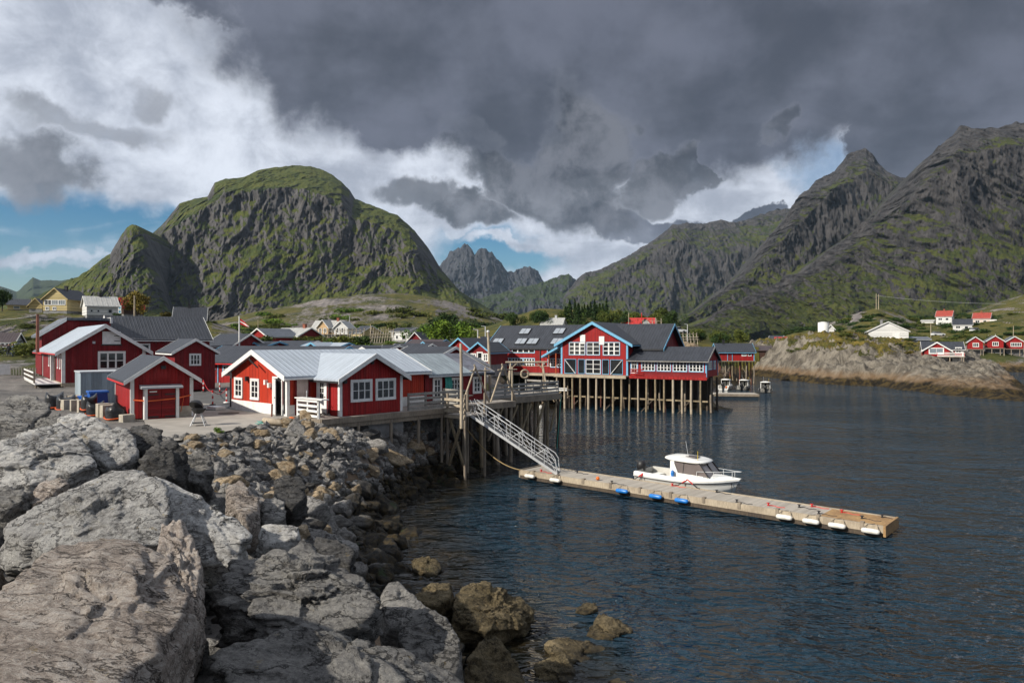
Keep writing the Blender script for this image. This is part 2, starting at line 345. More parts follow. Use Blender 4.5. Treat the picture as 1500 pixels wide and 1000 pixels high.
M['piled'] = wood('dark_pile_timber', (.10, .075, .05), (.04, .03, .025), stretch=(4, 4, .5)); M['piler'] = wood('rusty_pile', (.22, .07, .04), (.10, .05, .04), stretch=(4, 4, .5))
M['deck'] = planks('deck_planks', (.42, .38, .33), (.25, .22, .19), axis=1); M['dock'] = planks('dock_planks', (.48, .44, .38), (.26, .23, .19), axis=0); M['woodo'] = wood('orange_brown_timber', (.42, .26, .11), (.22, .13, .06), stretch=(2, 2, 2))
M['steel'] = simple('galvanised_steel', (.62, .63, .64), (.5, .51, .52), 8, .45, .2, bs=.05); M['tread'] = simple('gangway_tread', (.10, .10, .095), (.16, .155, .14), 12, .8)
M['conc'] = simple('pale_concrete', (.36, .33, .29), (.27, .25, .22), .7, .85, bs=.3, bscale=14); M['asph'] = simple('worn_asphalt', (.10, .10, .10), (.075, .074, .072), 1.2, .9, bs=.4, bscale=30)
M['blk'] = simple('concrete_block', (.42, .38, .31), (.3, .27, .22), 3, .9, bs=.4); M['gwall'] = simple('grey_plaster', (.30, .30, .30), (.2, .2, .2), 1.5, .9)
M['bag'] = simple('black_plastic', (.012, .012, .013), (.025, .025, .026), 5, .35, bs=.6, bd=.05, bscale=7); M['ora'] = simple('orange_strap', (.75, .12, .02), None, 4, .5)
M['bin'] = simple('blue_plastic', (.01, .10, .42), (.01, .08, .34), 3, .4, bs=0); M['cont'] = cladding('corrugated_grey_steel', (.33, .40, .45), .3, depth=.03)
M['gel'] = simple('white_gelcoat', (.82, .82, .79), (.76, .76, .73), 1.5, .22, bs=0); M['gelg'] = simple('grey_gelcoat', (.55, .54, .5), (.5, .49, .45), 1.5, .3, bs=0)
M['fblue'] = simple('blue_fender', (.02, .20, .62), None, 4, .35, bs=0); M['fwhite'] = simple('white_fender', (.75, .74, .7), (.6, .58, .52), 5, .4)
M['rope'] = simple('tan_rope', (.42, .30, .14), None, 30, .9); M['roped'] = simple('dark_rope', (.03, .03, .035), None, 30, .9); M['ropeg'] = simple('green_rope', (.05, .32, .26), None, 30, .9)
M['redp'] = simple('red_plastic', (.6, .02, .02), None, 4, .45); M['orab'] = simple('orange_buoy', (.8, .17, .02), None, 4, .4)
M['kelp'] = simple('weedy_float', (.05, .045, .03), (.02, .02, .015), 6, .7)
M['brick'] = simple('brick_chimney', (.3, .1, .06), None, 6, .9); M['skin'] = simple('skin', (.5, .3, .22), None, 4, .6); M['cloth'] = simple('dark_jacket', (.02, .022, .03), None, 8, .9); M['clothb'] = simple('blue_grey_jacket', (.06, .08, .12), None, 8, .9)
M['net'] = simple('turquoise_net', (.08, .42, .36), (.04, .28, .25), 14, .9, bs=.8, bd=.03); M['yel'] = simple('yellow_paint', (.7, .5, .04), None, 4, .5)
M['dry'] = simple('bare_poles', (.42, .36, .28), (.3, .26, .2), 5, .9); M['hull'] = simple('dark_hull', (.03, .032, .035), None, 4, .35); M['carw'] = simple('white_car_paint', (.75, .76, .77), None, 4, .25, bs=0)
M['lampw'] = simple('frosted_lamp_glass', (.85, .85, .82), None, 4, .3, bs=0)
def glass(name, c, rough=.06):
    m, t, b = new_mat(name); n = t.noise(t.scale(tex(t), (1, 1, 1)), 1.3, 2)
    t.set(b.inputs['Base Color'], t.mix(n, c, tuple(x*.5 for x in c))); b.inputs['Roughness'].default_value = rough
    b.inputs['Specular IOR Level'].default_value = .6
    bump(t, b, t.noise(tex(t), .9, 2), .12, .05); return m
M['glass'] = glass('window_glass', (.02, .024, .028)); M['glassl'] = glass('pale_window_glass', (.25, .30, .34)); M['glassb'] = glass('blue_window_glass', (.10, .28, .42))
M['sky'] = glass('skylight_glass', (.36, .40, .45), .12); M['screen'] = glass('windscreen_glass', (.20, .17, .165), .05)
# ------------------------------------------------------------------ land, water, mountains
def land_mat(name, g1, g2, g3, r1, r2, sc_=1.0, tide=False, bd=1.0):
    """grass / scrub and bare rock; the sheet's own 'grass' attribute says which grows where"""
    m, t, b = new_mat(name); wp = wpos(t)
    at_ = t.n('ShaderNodeAttribute', attribute_name='grass').outputs['Fac']
    n1 = t.noise(wp, .035*sc_, 8, .62); n2 = t.noise(wp, .16*sc_, 6, .65); n3 = t.noise(wp, .6*sc_, 5, .7)
    vst = t.noise(t.scale(wp, (1, 1, .28)), .09*sc_, 8, .68, .4)
    k = t.sstep(t.m('ADD', at_, t.m('ADD', t.m('MULTIPLY', t.m('SUBTRACT', n2, .5), 1.1), t.m('MULTIPLY', t.m('SUBTRACT', n3, .5), .9))), .4, .6)
    gr = t.mix(t.sstep(n2, .38, .62), g1, g2); gr = t.mix(t.sstep(t.m('ADD', t.m('MULTIPLY', n1, .5), t.m('MULTIPLY', n3, .5)), .48, .58), gr, g3)
    rk = t.mix(t.sstep(vst, .36, .64), r1, r2); rk = t.mix(t.m('MULTIPLY', t.sstep(n3, .5, .7), .5), rk, tuple(x*.4 for x in r1))
    col = t.mix(k, rk, gr); b.inputs['Specular IOR Level'].default_value = .2; b.inputs['Roughness'].default_value = .9
    if tide:
        z = t.n('ShaderNodeSeparateXYZ'); t.set(z.inputs[0], wp)
        zz = t.m('ADD', z.outputs[2], t.m('MULTIPLY', t.m('SUBTRACT', t.noise(wp, .5, 4), .5), 1.6))
        ob = t.mix(t.sstep(t.noise(wp, .9, 5, .7), .42, .6), (.012, .010, .007), (.06, .042, .016))
        col = t.mix(t.m('MULTIPLY', t.sstep(zz, 3.0, 1.6), .6), col, (.17, .10, .045))
        col = t.mix(t.sstep(zz, 1.7, 1.0), col, ob)
    t.set(b.inputs['Base Color'], col)
    h = t.m('ADD', t.m('MULTIPLY', vst, t.m('SUBTRACT', 1.4, k)), t.m('MULTIPLY', n3, .35))
    bump(t, b, h, .8, 2.2*bd/sc_); return m
M['mtn'] = land_mat('mountain_slope', (.085, .090, .016), (.050, .066, .012), (.022, .036, .008), (.105, .100, .098), (.048, .046, .047), .55)
M['mtn_shade'] = land_mat('mountain_slope_shaded', (.066, .070, .013), (.042, .053, .010), (.020, .031, .007), (.070, .066, .066), (.028, .027, .029), .5)  # cloud shadow over the right-hand mountains is put into these darker colours
M['mtnf'] = land_mat('far_mountain_slope', (.040, .054, .018), (.030, .044, .016), (.020, .030, .012), (.060, .062, .070), (.032, .034, .042), .25)
M['hill'] = land_mat('heath_hill', (.115, .095, .020), (.070, .072, .016), (.028, .040, .009), (.23, .205, .19), (.12, .11, .11), 2.2, bd=.6)
M['land'] = land_mat('village_ground', (.085, .082, .022), (.050, .060, .015), (.03, .04, .01), (.20, .185, .17), (.11, .105, .10), 5, tide=True, bd=.5)
M['head'] = land_mat('headland_rock', (.17, .125, .028), (.085, .080, .018), (.035, .042, .010), (.24, .215, .175), (.08, .07, .058), 6, tide=True, bd=1.6)

CPS = []
def cp(px, py, Y): p = at(px, py, Y); CPS.append((p.x, p.y, p.z))
def cz(x, y, z): CPS.append((x, y, z))
# yard level
for x, y in ((-9, 40), (-14, 34), (-14, 46), (-20, 38), (-19, 52), (-26, 46), (-25, 60), (-12, 60), (-5, 66), (-33, 70), (-15, 80), (-30, 52), (-18, 70), (-8, 52), (-40, 85), (-22, 33)): cz(x, y, 4.05)
for x, y, z in ((0, 0, 6.2), (4, 1, 5), (-5, 0, 6.2), (-12, -4, 6.5), (-4, 7, 4.3), (-7, 7, 4.4), (-8, 12, 4.5), (-11, 11, 4.8), (-12, 17, 4.7), (-16, 20, 4.9), (-1, 8, 3.6), (-2, 12, 2.2), (1, 12, 1.2), (-5, 17, 2.6), (-4, 12, 3.4),
                (-8, 21, 3.2), (-11, 25, 3.7), (-20, 24, 4.9), (-24, 28, 4.7), (-16, 28, 4.1), (-28, 32, 4.8), (-34, 40, 4.6), (-40, 48, 4.4), (-45, 60, 4.4), (-50, 40, 4.6), (-40, 25, 5), (-60, 90, 4.6), (-8, 29, 2.7), (-10, 31.5, 3.3), (-6.5, 40, 1.2)): cz(x, y, z)
# village
for px, py, Y in ((380, 505, 130), (480, 499, 175), (585, 501, 175), (620, 505, 130), (640, 540, 95), (690, 530, 105), (730, 535, 105), (800, 530, 115), (900, 528, 115), (1000, 535, 115), (1075, 545, 150), (430, 500, 160), (520, 496, 200), (700, 500, 200),
                  (800, 492, 210), (960, 500, 170), (1030, 512, 160), (1120, 510, 200), (1130, 505, 250), (880, 488, 250), (300, 500, 130), (200, 500, 110), (10, 520, 110), (-100, 510, 120), (330, 540, 85), (420, 535, 90), (550, 530, 95)): cp(px, py, Y)
for px, py, Y in ((1330, 512, 230), (1425, 513, 205), (1456, 514, 205), (1490, 514, 205), (1600, 516, 205), (1440, 530, 200), (1500, 530, 200), (1300, 505, 260), (1500, 500, 260), (1200, 505, 280), (1700, 500, 280)): cp(px, py, Y)
CPA = np.array(CPS)
LAND = [(30, -30), (14, 0), (6, 9), (2.2, 13), (.2, 16), (-1.2, 18.5), (-2.6, 21), (-3.9, 25.8), (-5.6, 31.5), (-5.3, 37.4), (-3.6, 43.6), (-1.6, 52), (-.5, 61), (1.5, 70), (2.5, 82), (5, 92), (19, 99), (31, 116), (45, 140), (52, 156), (57, 172),
        (72, 196), (100, 201), (125, 193), (138, 190), (160, 185), (220, 190), (500, 210), (500, 500), (-400, 500), (-400, -30)]
def sdist(P, poly):
    """signed distance to a closed outline, positive inside"""
    P = P.reshape(-1, 2); d = np.full(len(P), 1e9); ins = np.zeros(len(P), bool); n = len(poly)
    for i in range(n):
        a = np.array(poly[i], float); b = np.array(poly[(i+1) % n], float); e = b-a
        k = np.clip(((P-a) @ e)/(e @ e), 0, 1); d = np.minimum(d, np.hypot(*(P-a-k[:, None]*e).T))
        c = (a[1] > P[:, 1]) != (b[1] > P[:, 1])
        with np.errstate(divide='ignore', invalid='ignore'): xi = (b[0]-a[0])*(P[:, 1]-a[1])/(b[1]-a[1])+a[0]
        ins ^= c & (P[:, 0] < xi)
    return np.where(ins, d, -d)
def idw(P, C, p=3.5, r0=1.5):
    out = np.empty(len(P))
    for i in range(0, len(P), 20000):
        q = P[i:i+20000]; d = np.hypot(q[:, None, 0]-C[None, :, 0], q[:, None, 1]-C[None, :, 1])+r0; w = d**-p
        out[i:i+20000] = (w*C[None, :, 2]).sum(1)/w.sum(1)
    return out
def blur(Z, k):
    for _ in range(k):
        Z = np.pad(Z, 1, 'edge'); Z = (Z[1:-1, :-2]+Z[1:-1, 2:]+Z[:-2, 1:-1]+Z[2:, 1:-1]+2*Z[1:-1, 1:-1])/6
    return Z
TX = np.concatenate([np.arange(-120, -45, 2.5), np.arange(-45, 40, .8), np.arange(40, 170, 2.)]); TY = np.concatenate([np.arange(-6, 75, .8), np.arange(75, 330, 2.)])
GX, GY = np.meshgrid(TX, TY); G2 = np.stack([GX.ravel(), GY.ravel()], 1)
TZ = blur(idw(G2, CPA).reshape(GX.shape), 6)
SD = sdist(G2+np.stack([fbm(np.c_[G2/6, G2[:, :1]*0], 3), fbm(np.c_[G2/6, G2[:, :1]*0+9], 3)], 1)*1.2, LAND).reshape(GX.shape)
TZ = np.where(SD > 0, np.minimum(TZ, SD*(.62+.75*sst(GY, 30, 38)*sst(GY, 60, 52))-.25), np.maximum(-.25+SD*.35, -4))
_lb = lambda x, y: (-16.82+.738*x+.674*y, 42.86-.674*x+.738*y)
YARD = [tuple(gp(px, py))[:2] for px, py in ((225, 650), (262, 644), (300, 637), (340, 629), (372, 623), (425, 615))]+[_lb(6.5, .5), _lb(7.6, 3), _lb(6.9, 9), _lb(5, 14), _lb(-4, 22), _lb(-18, 24), _lb(-16, 4), _lb(-6, -1)]
YARDMASK = sst(sdist(G2, YARD).reshape(GX.shape), -1.6, -.1)
TZ = TZ*(1-YARDMASK)+4.02*YARDMASK
TZ += fbm(np.c_[G2/5, G2[:, :1]*0+3], 4).reshape(GX.shape)*.5*(1-YARDMASK)*sst(SD, .5, 3)
def tz(x, y):
    i = int(np.clip(np.searchsorted(TY, y)-1, 0, len(TY)-2)); j = int(np.clip(np.searchsorted(TX, x)-1, 0, len(TX)-2))
    v = (y-TY[i])/(TY[i+1]-TY[i]); u = (x-TX[j])/(TX[j+1]-TX[j])
    return float((TZ[i, j]*(1-u)+TZ[i, j+1]*u)*(1-v)+(TZ[i+1, j]*(1-u)+TZ[i+1, j+1]*u)*v)
gr_ = sst(fbm(np.c_[G2/14, G2[:, :1]*0], 4).reshape(GX.shape), -.25, .2)*sst(GY, 55, 90)*.9+.05
tag(grid_mesh('ground', np.stack([GX, GY, TZ], -1), M['land'], attrs={'grass': gr_}), 'rough ground and shore of the village', 'ground', kind='structure')

def water():
    m, t, b = new_mat('sea_water'); wp = wpos(t)
    sh = t.n('ShaderNodeAttribute', attribute_name='shallow').outputs['Fac']
    bed = t.mix(t.sstep(t.noise(wp, .9, 5, .65), .42, .7), (.006, .007, .006), (.024, .018, .009))
    t.set(b.inputs['Base Color'], t.mix(t.sstep(t.m('ADD', sh, t.m('MULTIPLY', t.m('SUBTRACT', t.noise(wp, .35, 4), .5), .5)), .6, 1.3), (.005, .023, .040), bed))
    b.inputs['Roughness'].default_value = .035; b.inputs['IOR'].default_value = 1.45
    r = t.n('ShaderNodeMapping'); t.set(r.inputs[0], wp); r.inputs['Rotation'].default_value = (0, 0, R(24)); r.inputs['Scale'].default_value = (.68, 1.2, 1)
    gust = t.sstep(t.noise(t.scale(wp, (.5, 1, 1)), .055, 3, .5), .34, .62)
    a = t.noise(r.outputs[0], .33, 2, .5, .6); c = t.noise(r.outputs[0], 1.0, 2, .5, 1.1); e = t.noise(r.outputs[0], 3.1, 2, .5, .8); g = t.noise(wp, 9, 2, .5, .3)
    h = t.m('ADD', t.m('MULTIPLY', a, .75), t.m('ADD', t.m('MULTIPLY', c, t.m('MULTIPLY_ADD', gust, .38, .22)), t.m('ADD', t.m('MULTIPLY', e, t.m('MULTIPLY_ADD', gust, .20, .11)), t.m('MULTIPLY', g, t.m('MULTIPLY', gust, .022)))))
    calm = t.m('SUBTRACT', 1.0, t.m('MULTIPLY', t.sstep(sh, .5, 1.4), .5))
    bump(t, b, t.m('MULTIPLY', h, calm), 1.0, 1.5)
    xs = np.concatenate([[-6400, -2000, -300], np.arange(-80, 210, 1.6), [400, 2000, 6400]]); ys = np.concatenate([[-3000, -300], np.arange(-40, 230, 1.6), [500, 2000, 6800]])
    X, Y = np.meshgrid(xs, ys); sd = np.clip(1.6+sdist(np.stack([X.ravel(), Y.ravel()], 1), LAND)/5, 0, 2).reshape(X.shape)
    tag(grid_mesh('water', np.stack([X, Y, X*0], -1), m, attrs={'shallow': sd}), 'dark rippled harbour water', 'water', kind='structure')
water()

def ridge_land(name, label, cat, sil, edge, foot, Rr, Fd, amp, mat, seed=0, step=1.3, rows=170, es=.5, jag=1.5, back=900, grow=0., gsl=(.35, .75), lo=50, wav=60., drop=60, cliff=1.0, pya=0., elev=0.):
    """a hill or mountain sheet: foot -> break of slope -> ridge -> down the far side, with ridged gullies pushed into it"""
    a, b = sil[0][0], sil[-1][0]; px = np.arange(a, b+step, step); I = lambda pts: np.interp(px, [p[0] for p in pts], [p[1] for p in pts])
    ys = I(sil); jg = (fbm(np.c_[px/9, px*0+seed, px*0], 5, .65)*1.6+fbm(np.c_[px/34, px*0+seed+3, px*0], 3)*1.6)*jag; yf = I(foot); ye = np.maximum(I(edge), ys+1.0) if edge else ys+(yf-ys)*.38
    Rr = I(Rr) if isinstance(Rr, list) else px*0+Rr; Fd = I(Fd) if isinstance(Fd, list) else px*0+Fd
    s = np.linspace(0, 1, rows)[:, None]; q = np.clip(s/es, 0, 1); up = np.clip((s-es)/(1-es), 0, 1)
    g1 = (q*.45+.55*q**(1+cliff)); PY = np.where(s <= es, yf+(ye-yf)*g1, ye+(ys-ye)*(1-(1-up)**1.25))+jg*sst(s, .8, 1)
    D = Fd+(Rr-Fd)*s; mpp = D/F
    U = (px[None, :]-750)*mpp; Zm = H-(PY-500)*mpp
    env = np.clip(np.minimum(s*8, 1), 0, 1)
    w = wav; A = (D*.28+Zm*.9)*.9; warp = fbm(np.stack([U/w/1.5, A/w/1.5, U*0+seed], -1), 3)*w*.6
    n = fbm(np.stack([(U+warp)/w, A/w/2.4, U*0+seed+5], -1), 6, .6, True)*.75+fbm(np.stack([(U+warp*.5+A*.25)/w/.3, A/w/.55, U*0+seed], -1), 5, .7, True)*.42
    n2 = fbm(np.stack([U/w/3, A/w/3, U*0+seed+31], -1), 3); n3 = fbm(np.stack([(U+A*.5+warp)/w/1.7, (A-U*.3)/w/3.2, U*0+seed+77], -1), 5, .55, True)
    PY = PY-pya*(n3*1.0+n*.45+n2*1.2)*np.clip(np.minimum(s*5, (1-s)*9), 0, 1)
    D2 = D-(n*amp+n2*amp*1.3)*env*(1-.35*up)
    mp = D2/F; P = np.stack([(px[None, :]-750)*mp, D2, H-(PY-500)*mp], -1)
    low = P[:1]*1.0; low[..., 2] -= lo; low[..., 1] -= 2
    bk = [P[-1:]+np.array([0, back*k, 0])*1.0-np.array([0, 0, 1.])*((P[-1:, :, 2:3]-(-20))*k**1.3) for k in (.06, .2, .5, 1.0)]
    P = np.concatenate([low, P]+bk, 0)
    du = np.gradient(P, axis=1); dv = np.gradient(P, axis=0); N = np.cross(du, dv); N /= np.linalg.norm(N, axis=-1, keepdims=True)+1e-9
    nz = np.abs(N[..., 2]); nz = .5*nz+.5*blur(nz, 4)
    grass = sst(nz+grow, *gsl)+fbm(np.stack([P[..., 0]/w, P[..., 1]/w, P[..., 2]/w], -1), 4)*.5+fbm(np.stack([P[..., 0]/w/2.8, P[..., 1]/w/2.8, P[..., 2]/w/2.8+seed], -1), 3)*.55
    grass[1:-4] += elev*(.5-s)-elev*.8*sst(s, .6, .95)
    o = grid_mesh(name, P, mat, attrs={'grass': grass}); tag(o, label, cat, kind='structure')
    body = P[1:-4]; pys = 500-(body[..., 2]-H)*F/body[..., 1]
    def hit(x, y):
        j = int(np.clip(round((x-a)/step), 0, len(px)-1)); col = pys[:, j]; i = int(np.argmin(np.abs(col-y))); return Vector(body[i, j])
    return hit
C8 = [(-400, 490), (2000, 490)]
ridge_land('mountain', 'small blue ridge on the far left horizon', 'mountain', [(-500, 400), (-200, 415), (-60, 405), (0, 419), (25, 428), (48, 406), (58, 410), (91, 411), (130, 405), (200, 440)], None, [(-500, 470), (200, 470)], 4200, 3300, 60, M['mtnf'], 2, 2, 60)
ridge_land('mountain', 'left mountain with a broad grassy dome above a grey cliff', 'mountain',
           [(205, 372), (218, 347), (238, 329), (263, 298), (285, 291), (304, 288), (314, 268), (330, 262), (355, 260), (377, 250), (405, 245), (431, 242), (456, 244), (470, 248), (486, 255), (500, 266), (512, 278), (519, 291), (552, 304), (583, 316), (608, 339), (628, 364), (648, 397), (674, 428), (709, 450), (724, 461), (760, 480)],
           [(205, 385), (222, 362), (240, 345), (300, 305), (322, 292), (330, 283), (420, 277), (450, 281), (500, 300), (516, 322), (560, 333), (600, 346), (640, 405), (700, 454), (760, 482)],
           [(205, 480), (450, 472), (620, 470), (760, 490)], [(205, 1250), (430, 1500), (650, 1350), (760, 1200)], [(205, 980), (400, 900), (760, 950)], 46, M['mtn'], 4, 1.0, 230, .52, 1.2, gsl=(.50, .82), wav=75., cliff=.8, pya=3)
ridge_land('mountain', 'pointed side peak left of the domed mountain', 'mountain', [(-200, 460), (0, 448), (50, 436), (91, 415), (127, 397), (150, 380), (162, 372), (167, 362), (178, 343), (187, 331), (195, 328), (203, 331), (210, 339), (216, 350), (226, 372), (238, 400), (250, 440), (262, 470)], None,
           [(-200, 478), (100, 476), (262, 478)], 1020, 840, 26, M['mtn'], 9, 1.0, 150, .6, 2.6, gsl=(.42, .75), wav=50., grow=.05, pya=3)
ridge_land('mountain', 'distant jagged twin spires in the middle of the view', 'mountain', [(600, 430), (630, 405), (648, 386), (660, 368), (672, 362), (681, 357), (690, 365), (695, 373), (703, 364), (713, 364), (722, 372), (735, 385), (742, 397), (752, 401), (765, 396), (780, 393), (790, 401), (797, 410), (830, 420), (900, 440)], None,
           [(600, 470), (900, 470)], 4600, 4000, 130, M['mtnf'], 12, .8, 120, .6, 6, gsl=(.6, .95), wav=150., pya=5, elev=.8)
ridge_land('mountain', 'low green notched ridge below the distant spires', 'mountain', [(640, 480), (690, 440), (740, 430), (780, 418), (806, 411), (820, 404), (833, 400), (841, 408), (850, 416), (870, 425), (950, 450), (1020, 480)], None, [(640, 492), (1020, 492)], 3300, 2500, 90, M['mtnf'], 15, 1, 110, .6, 3.0, gsl=(.52, .88), grow=.0, wav=90., pya=6)
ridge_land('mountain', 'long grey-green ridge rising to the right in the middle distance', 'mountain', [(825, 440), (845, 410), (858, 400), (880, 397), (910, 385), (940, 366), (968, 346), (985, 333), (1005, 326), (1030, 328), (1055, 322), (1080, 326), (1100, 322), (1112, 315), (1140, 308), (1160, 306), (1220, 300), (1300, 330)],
           [(825, 445), (880, 420), (985, 360), (1050, 375), (1160, 350), (1300, 370)], [(825, 490), (1300, 490)], 2900, 2350, 80, M['mtn_shade'], 18, 1, 160, .5, 2.6, gsl=(.45, .85), wav=110., pya=8, elev=.7)
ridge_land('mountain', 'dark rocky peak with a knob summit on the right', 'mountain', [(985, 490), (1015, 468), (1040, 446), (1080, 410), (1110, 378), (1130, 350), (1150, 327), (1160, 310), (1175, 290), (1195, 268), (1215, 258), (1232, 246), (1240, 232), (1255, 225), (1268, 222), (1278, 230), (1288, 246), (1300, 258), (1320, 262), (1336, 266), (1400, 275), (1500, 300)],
           [(985, 492), (1080, 435), (1160, 345), (1240, 275), (1268, 262), (1336, 300), (1500, 330)], [(985, 496), (1500, 496)], [(985, 1500), (1268, 2050), (1500, 2000)], [(985, 1380), (1500, 1480)], 75, M['mtn_shade'], 21, 1.0, 190, .5, 4.2, gsl=(.47, .87), wav=90., pya=10, elev=1.3)
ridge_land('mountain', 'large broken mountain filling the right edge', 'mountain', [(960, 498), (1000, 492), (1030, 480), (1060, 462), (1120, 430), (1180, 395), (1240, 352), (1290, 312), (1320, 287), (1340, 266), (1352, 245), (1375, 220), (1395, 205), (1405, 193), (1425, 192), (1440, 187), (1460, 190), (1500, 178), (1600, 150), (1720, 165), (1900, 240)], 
           [(960, 499), (1060, 475), (1180, 425), (1290, 345), (1350, 290), (1405, 240), (1500, 230), (1900, 280)], [(960, 503), (1200, 498), (1900, 498)], [(960, 1000), (1300, 1400), (1500, 1450), (1900, 1350)], [(960, 860), (1200, 960), (1900, 880)], 52, M['mtn_shade'], 24, 1.1, 240, .62, 4.6, gsl=(.45, .86), wav=75., cliff=.45, pya=13, elev=1.4)
hit_mid = ridge_land('hill', 'rounded heath hill with pale rock bands behind the village', 'hill', [(300, 474), (350, 463), (400, 452), (440, 445), (480, 437), (540, 431), (580, 429), (620, 433), (660, 442), (700, 456), (730, 467), (760, 480)], None, [(300, 500), (760, 504)], 460, 235, 5, M['hill'], 27, 1.2, 110, .55, .8, 200, .0, (.80, 1.10), 14, 24., cliff=.2, pya=4)
hit_rear = ridge_land('hill', 'low wooded hill behind the long red building', 'hill', [(690, 484), (725, 474), (755, 462), (790, 452), (840, 453), (900, 460), (960, 470), (1010, 484), (1060, 497), (1110, 503)], None, [(690, 500), (1110, 508)], 255, 175, 3, M['hill'], 30, 1.2, 60, .5, .8, 90, .3, (.2, .6), 10, 14., cliff=.1)
hit_right = ridge_land('hill', 'scrubby hillside with boulders behind the white houses', 'hill', [(1130, 500), (1170, 487), (1205, 482), (1240, 470), (1262, 457), (1285, 451), (1308, 458), (1345, 472), (1400, 464), (1450, 450), (1500, 432), (1700, 400), (1900, 420)], None, [(1130, 508), (1350, 507), (1900, 505)], 350, 225, 5, M['hill'], 33, 1.2, 90, .5, 1.2, 200, .05, (.78, 1.10), 12, 20., cliff=.1, pya=4)
hit_left = ridge_land('hill', 'grass and grey rock knoll under the yellow house', 'hill', [(-200, 446), (0, 452), (60, 455), (100, 455), (140, 459), (180, 466), (250, 470), (310, 472), (345, 484), (375, 500)], None, [(-200, 525), (100, 522), (300, 512), (375, 510)], 165, 108, 3.2, M['hill'], 36, 1.2, 90, .5, .8, 60, .0, (.76, 1.12), 8, 11., cliff=.3, pya=3.6)

# rocky headland across the water
def headland():
    C = []
    for px, py, Y in ((1112, 540, 165), (1135, 515, 160), (1156, 497, 162), (1180, 494, 165), (1210, 493, 168), (1240, 494, 170), (1270, 503, 165), (1300, 505, 165), (1332, 506, 165), (1345, 514, 162), (1385, 535, 150), (1415, 541, 142), (1455, 548, 130), (1150, 525, 152), (1200, 515, 150), (1250, 508, 148), (1300, 512, 148), (1335, 531, 145),
                      (1180, 545, 146), (1235, 540, 139), (1290, 540, 137), (1340, 545, 133), (1390, 545, 132), (1440, 553, 122), (1200, 494, 190), (1270, 505, 190), (1330, 507, 190), (1150, 505, 190), (1400, 520, 170), (1330, 503, 215), (1250, 503, 215), (1180, 505, 215)):
        p = at(px, py, Y); C.append((p.x, p.y, p.z))
    C = np.array(C); S = [tuple(gp(px, py, 0))[:2] for px, py in ((1098, 549.5), (1120, 552), (1161, 558), (1200, 562), (1233, 564), (1287, 565.5), (1310, 569.5), (1367, 577), (1441, 583), (1495, 588), (1520, 582), (1500, 567), (1470, 553.5), (1440, 547.5), (1412, 543))]
    S += [(108, 193), (112, 240), (70, 240), (56, 190)]
    x = np.arange(48, 130, .36); y = np.arange(92, 242, .42); X, Y = np.meshgrid(x, y); P = np.stack([X.ravel(), Y.ravel()], 1)
    z = blur(idw(P, C, 4, 1.).reshape(X.shape), 5); wb = np.stack([fbm(np.c_[P/7, P[:, :1]*0], 4), fbm(np.c_[P/7, P[:, :1]*0+9], 4)], 1)*3
    sd = sdist(P+wb, S).reshape(X.shape)
    st = np.floor(sd*.35)+sst(sd*.35-np.floor(sd*.35), .3, .9); ramp_ = np.where(sd > 0, .55*sd+.9*st*.6, sd*.6)
    spit = sst(Y, 130, 118); ramp_ = ramp_*(1+.9*fbm(np.c_[P/13, P[:, :1]*0+14], 3).reshape(X.shape)); ramp_ = ramp_*(1-.62*spit)
    z = np.where(sd > 0, np.minimum(z, ramp_), ramp_)
    a = np.c_[P[:, 0]*.9+P[:, 1]*.5, P[:, 1]*.9-P[:, 0]*.5, P[:, 0]*0]
    n = fbm(a/np.array([9, 4, 1.]), 5, .55, True).reshape(X.shape); n2 = fbm(np.c_[P/16, P[:, :1]*0+4], 4).reshape(X.shape); blk_ = np.abs(fbm(np.c_[P/5, P[:, :1]*0+8], 3)).reshape(X.shape)
    n4 = fbm(np.c_[(P[:, 0]+P[:, 1]*.4)/2.6, (P[:, 1]-P[:, 0]*.6)/1.3, P[:, 0]*0+2], 5, .62, True).reshape(X.shape); ck = np.abs(fbm(np.c_[(P[:, 0]-P[:, 1]*.6)/8, (P[:, 1]+P[:, 0]*.6)/3.2, P[:, 0]*0+6], 3)).reshape(X.shape)
    z = z+(n*1.3+n2*1.6-blk_*1.6+n4*.95-np.clip(.09-ck, 0, 1)*11)*sst(sd, -.5, 4)*(1-.35*spit)
    gz, gx = np.gradient(z, .42, .36); nz = 1/np.sqrt(1+gz**2+gx**2)
    gr = (sst(.4*nz+.6*blur(nz, 5), .5, .85)*1.0+n2*.7)*sst(z+n2*4, 4.6, 7.5)
    tag(grid_mesh('headland', np.stack([X, Y, z], -1), M['head'], attrs={'grass': gr}), 'bare pinkish rock headland across the harbour water', 'headland', kind='structure')
    def hz(px_, Y_):
        x_ = (px_-750)/F*Y_; i = int(np.clip((Y_-92)/.42, 0, len(y)-1)); j = int(np.clip((x_-48)/.36, 0, len(x)-1)); return Vector((x_, Y_, float(z[i, j])))
    return hz
hz = headland()
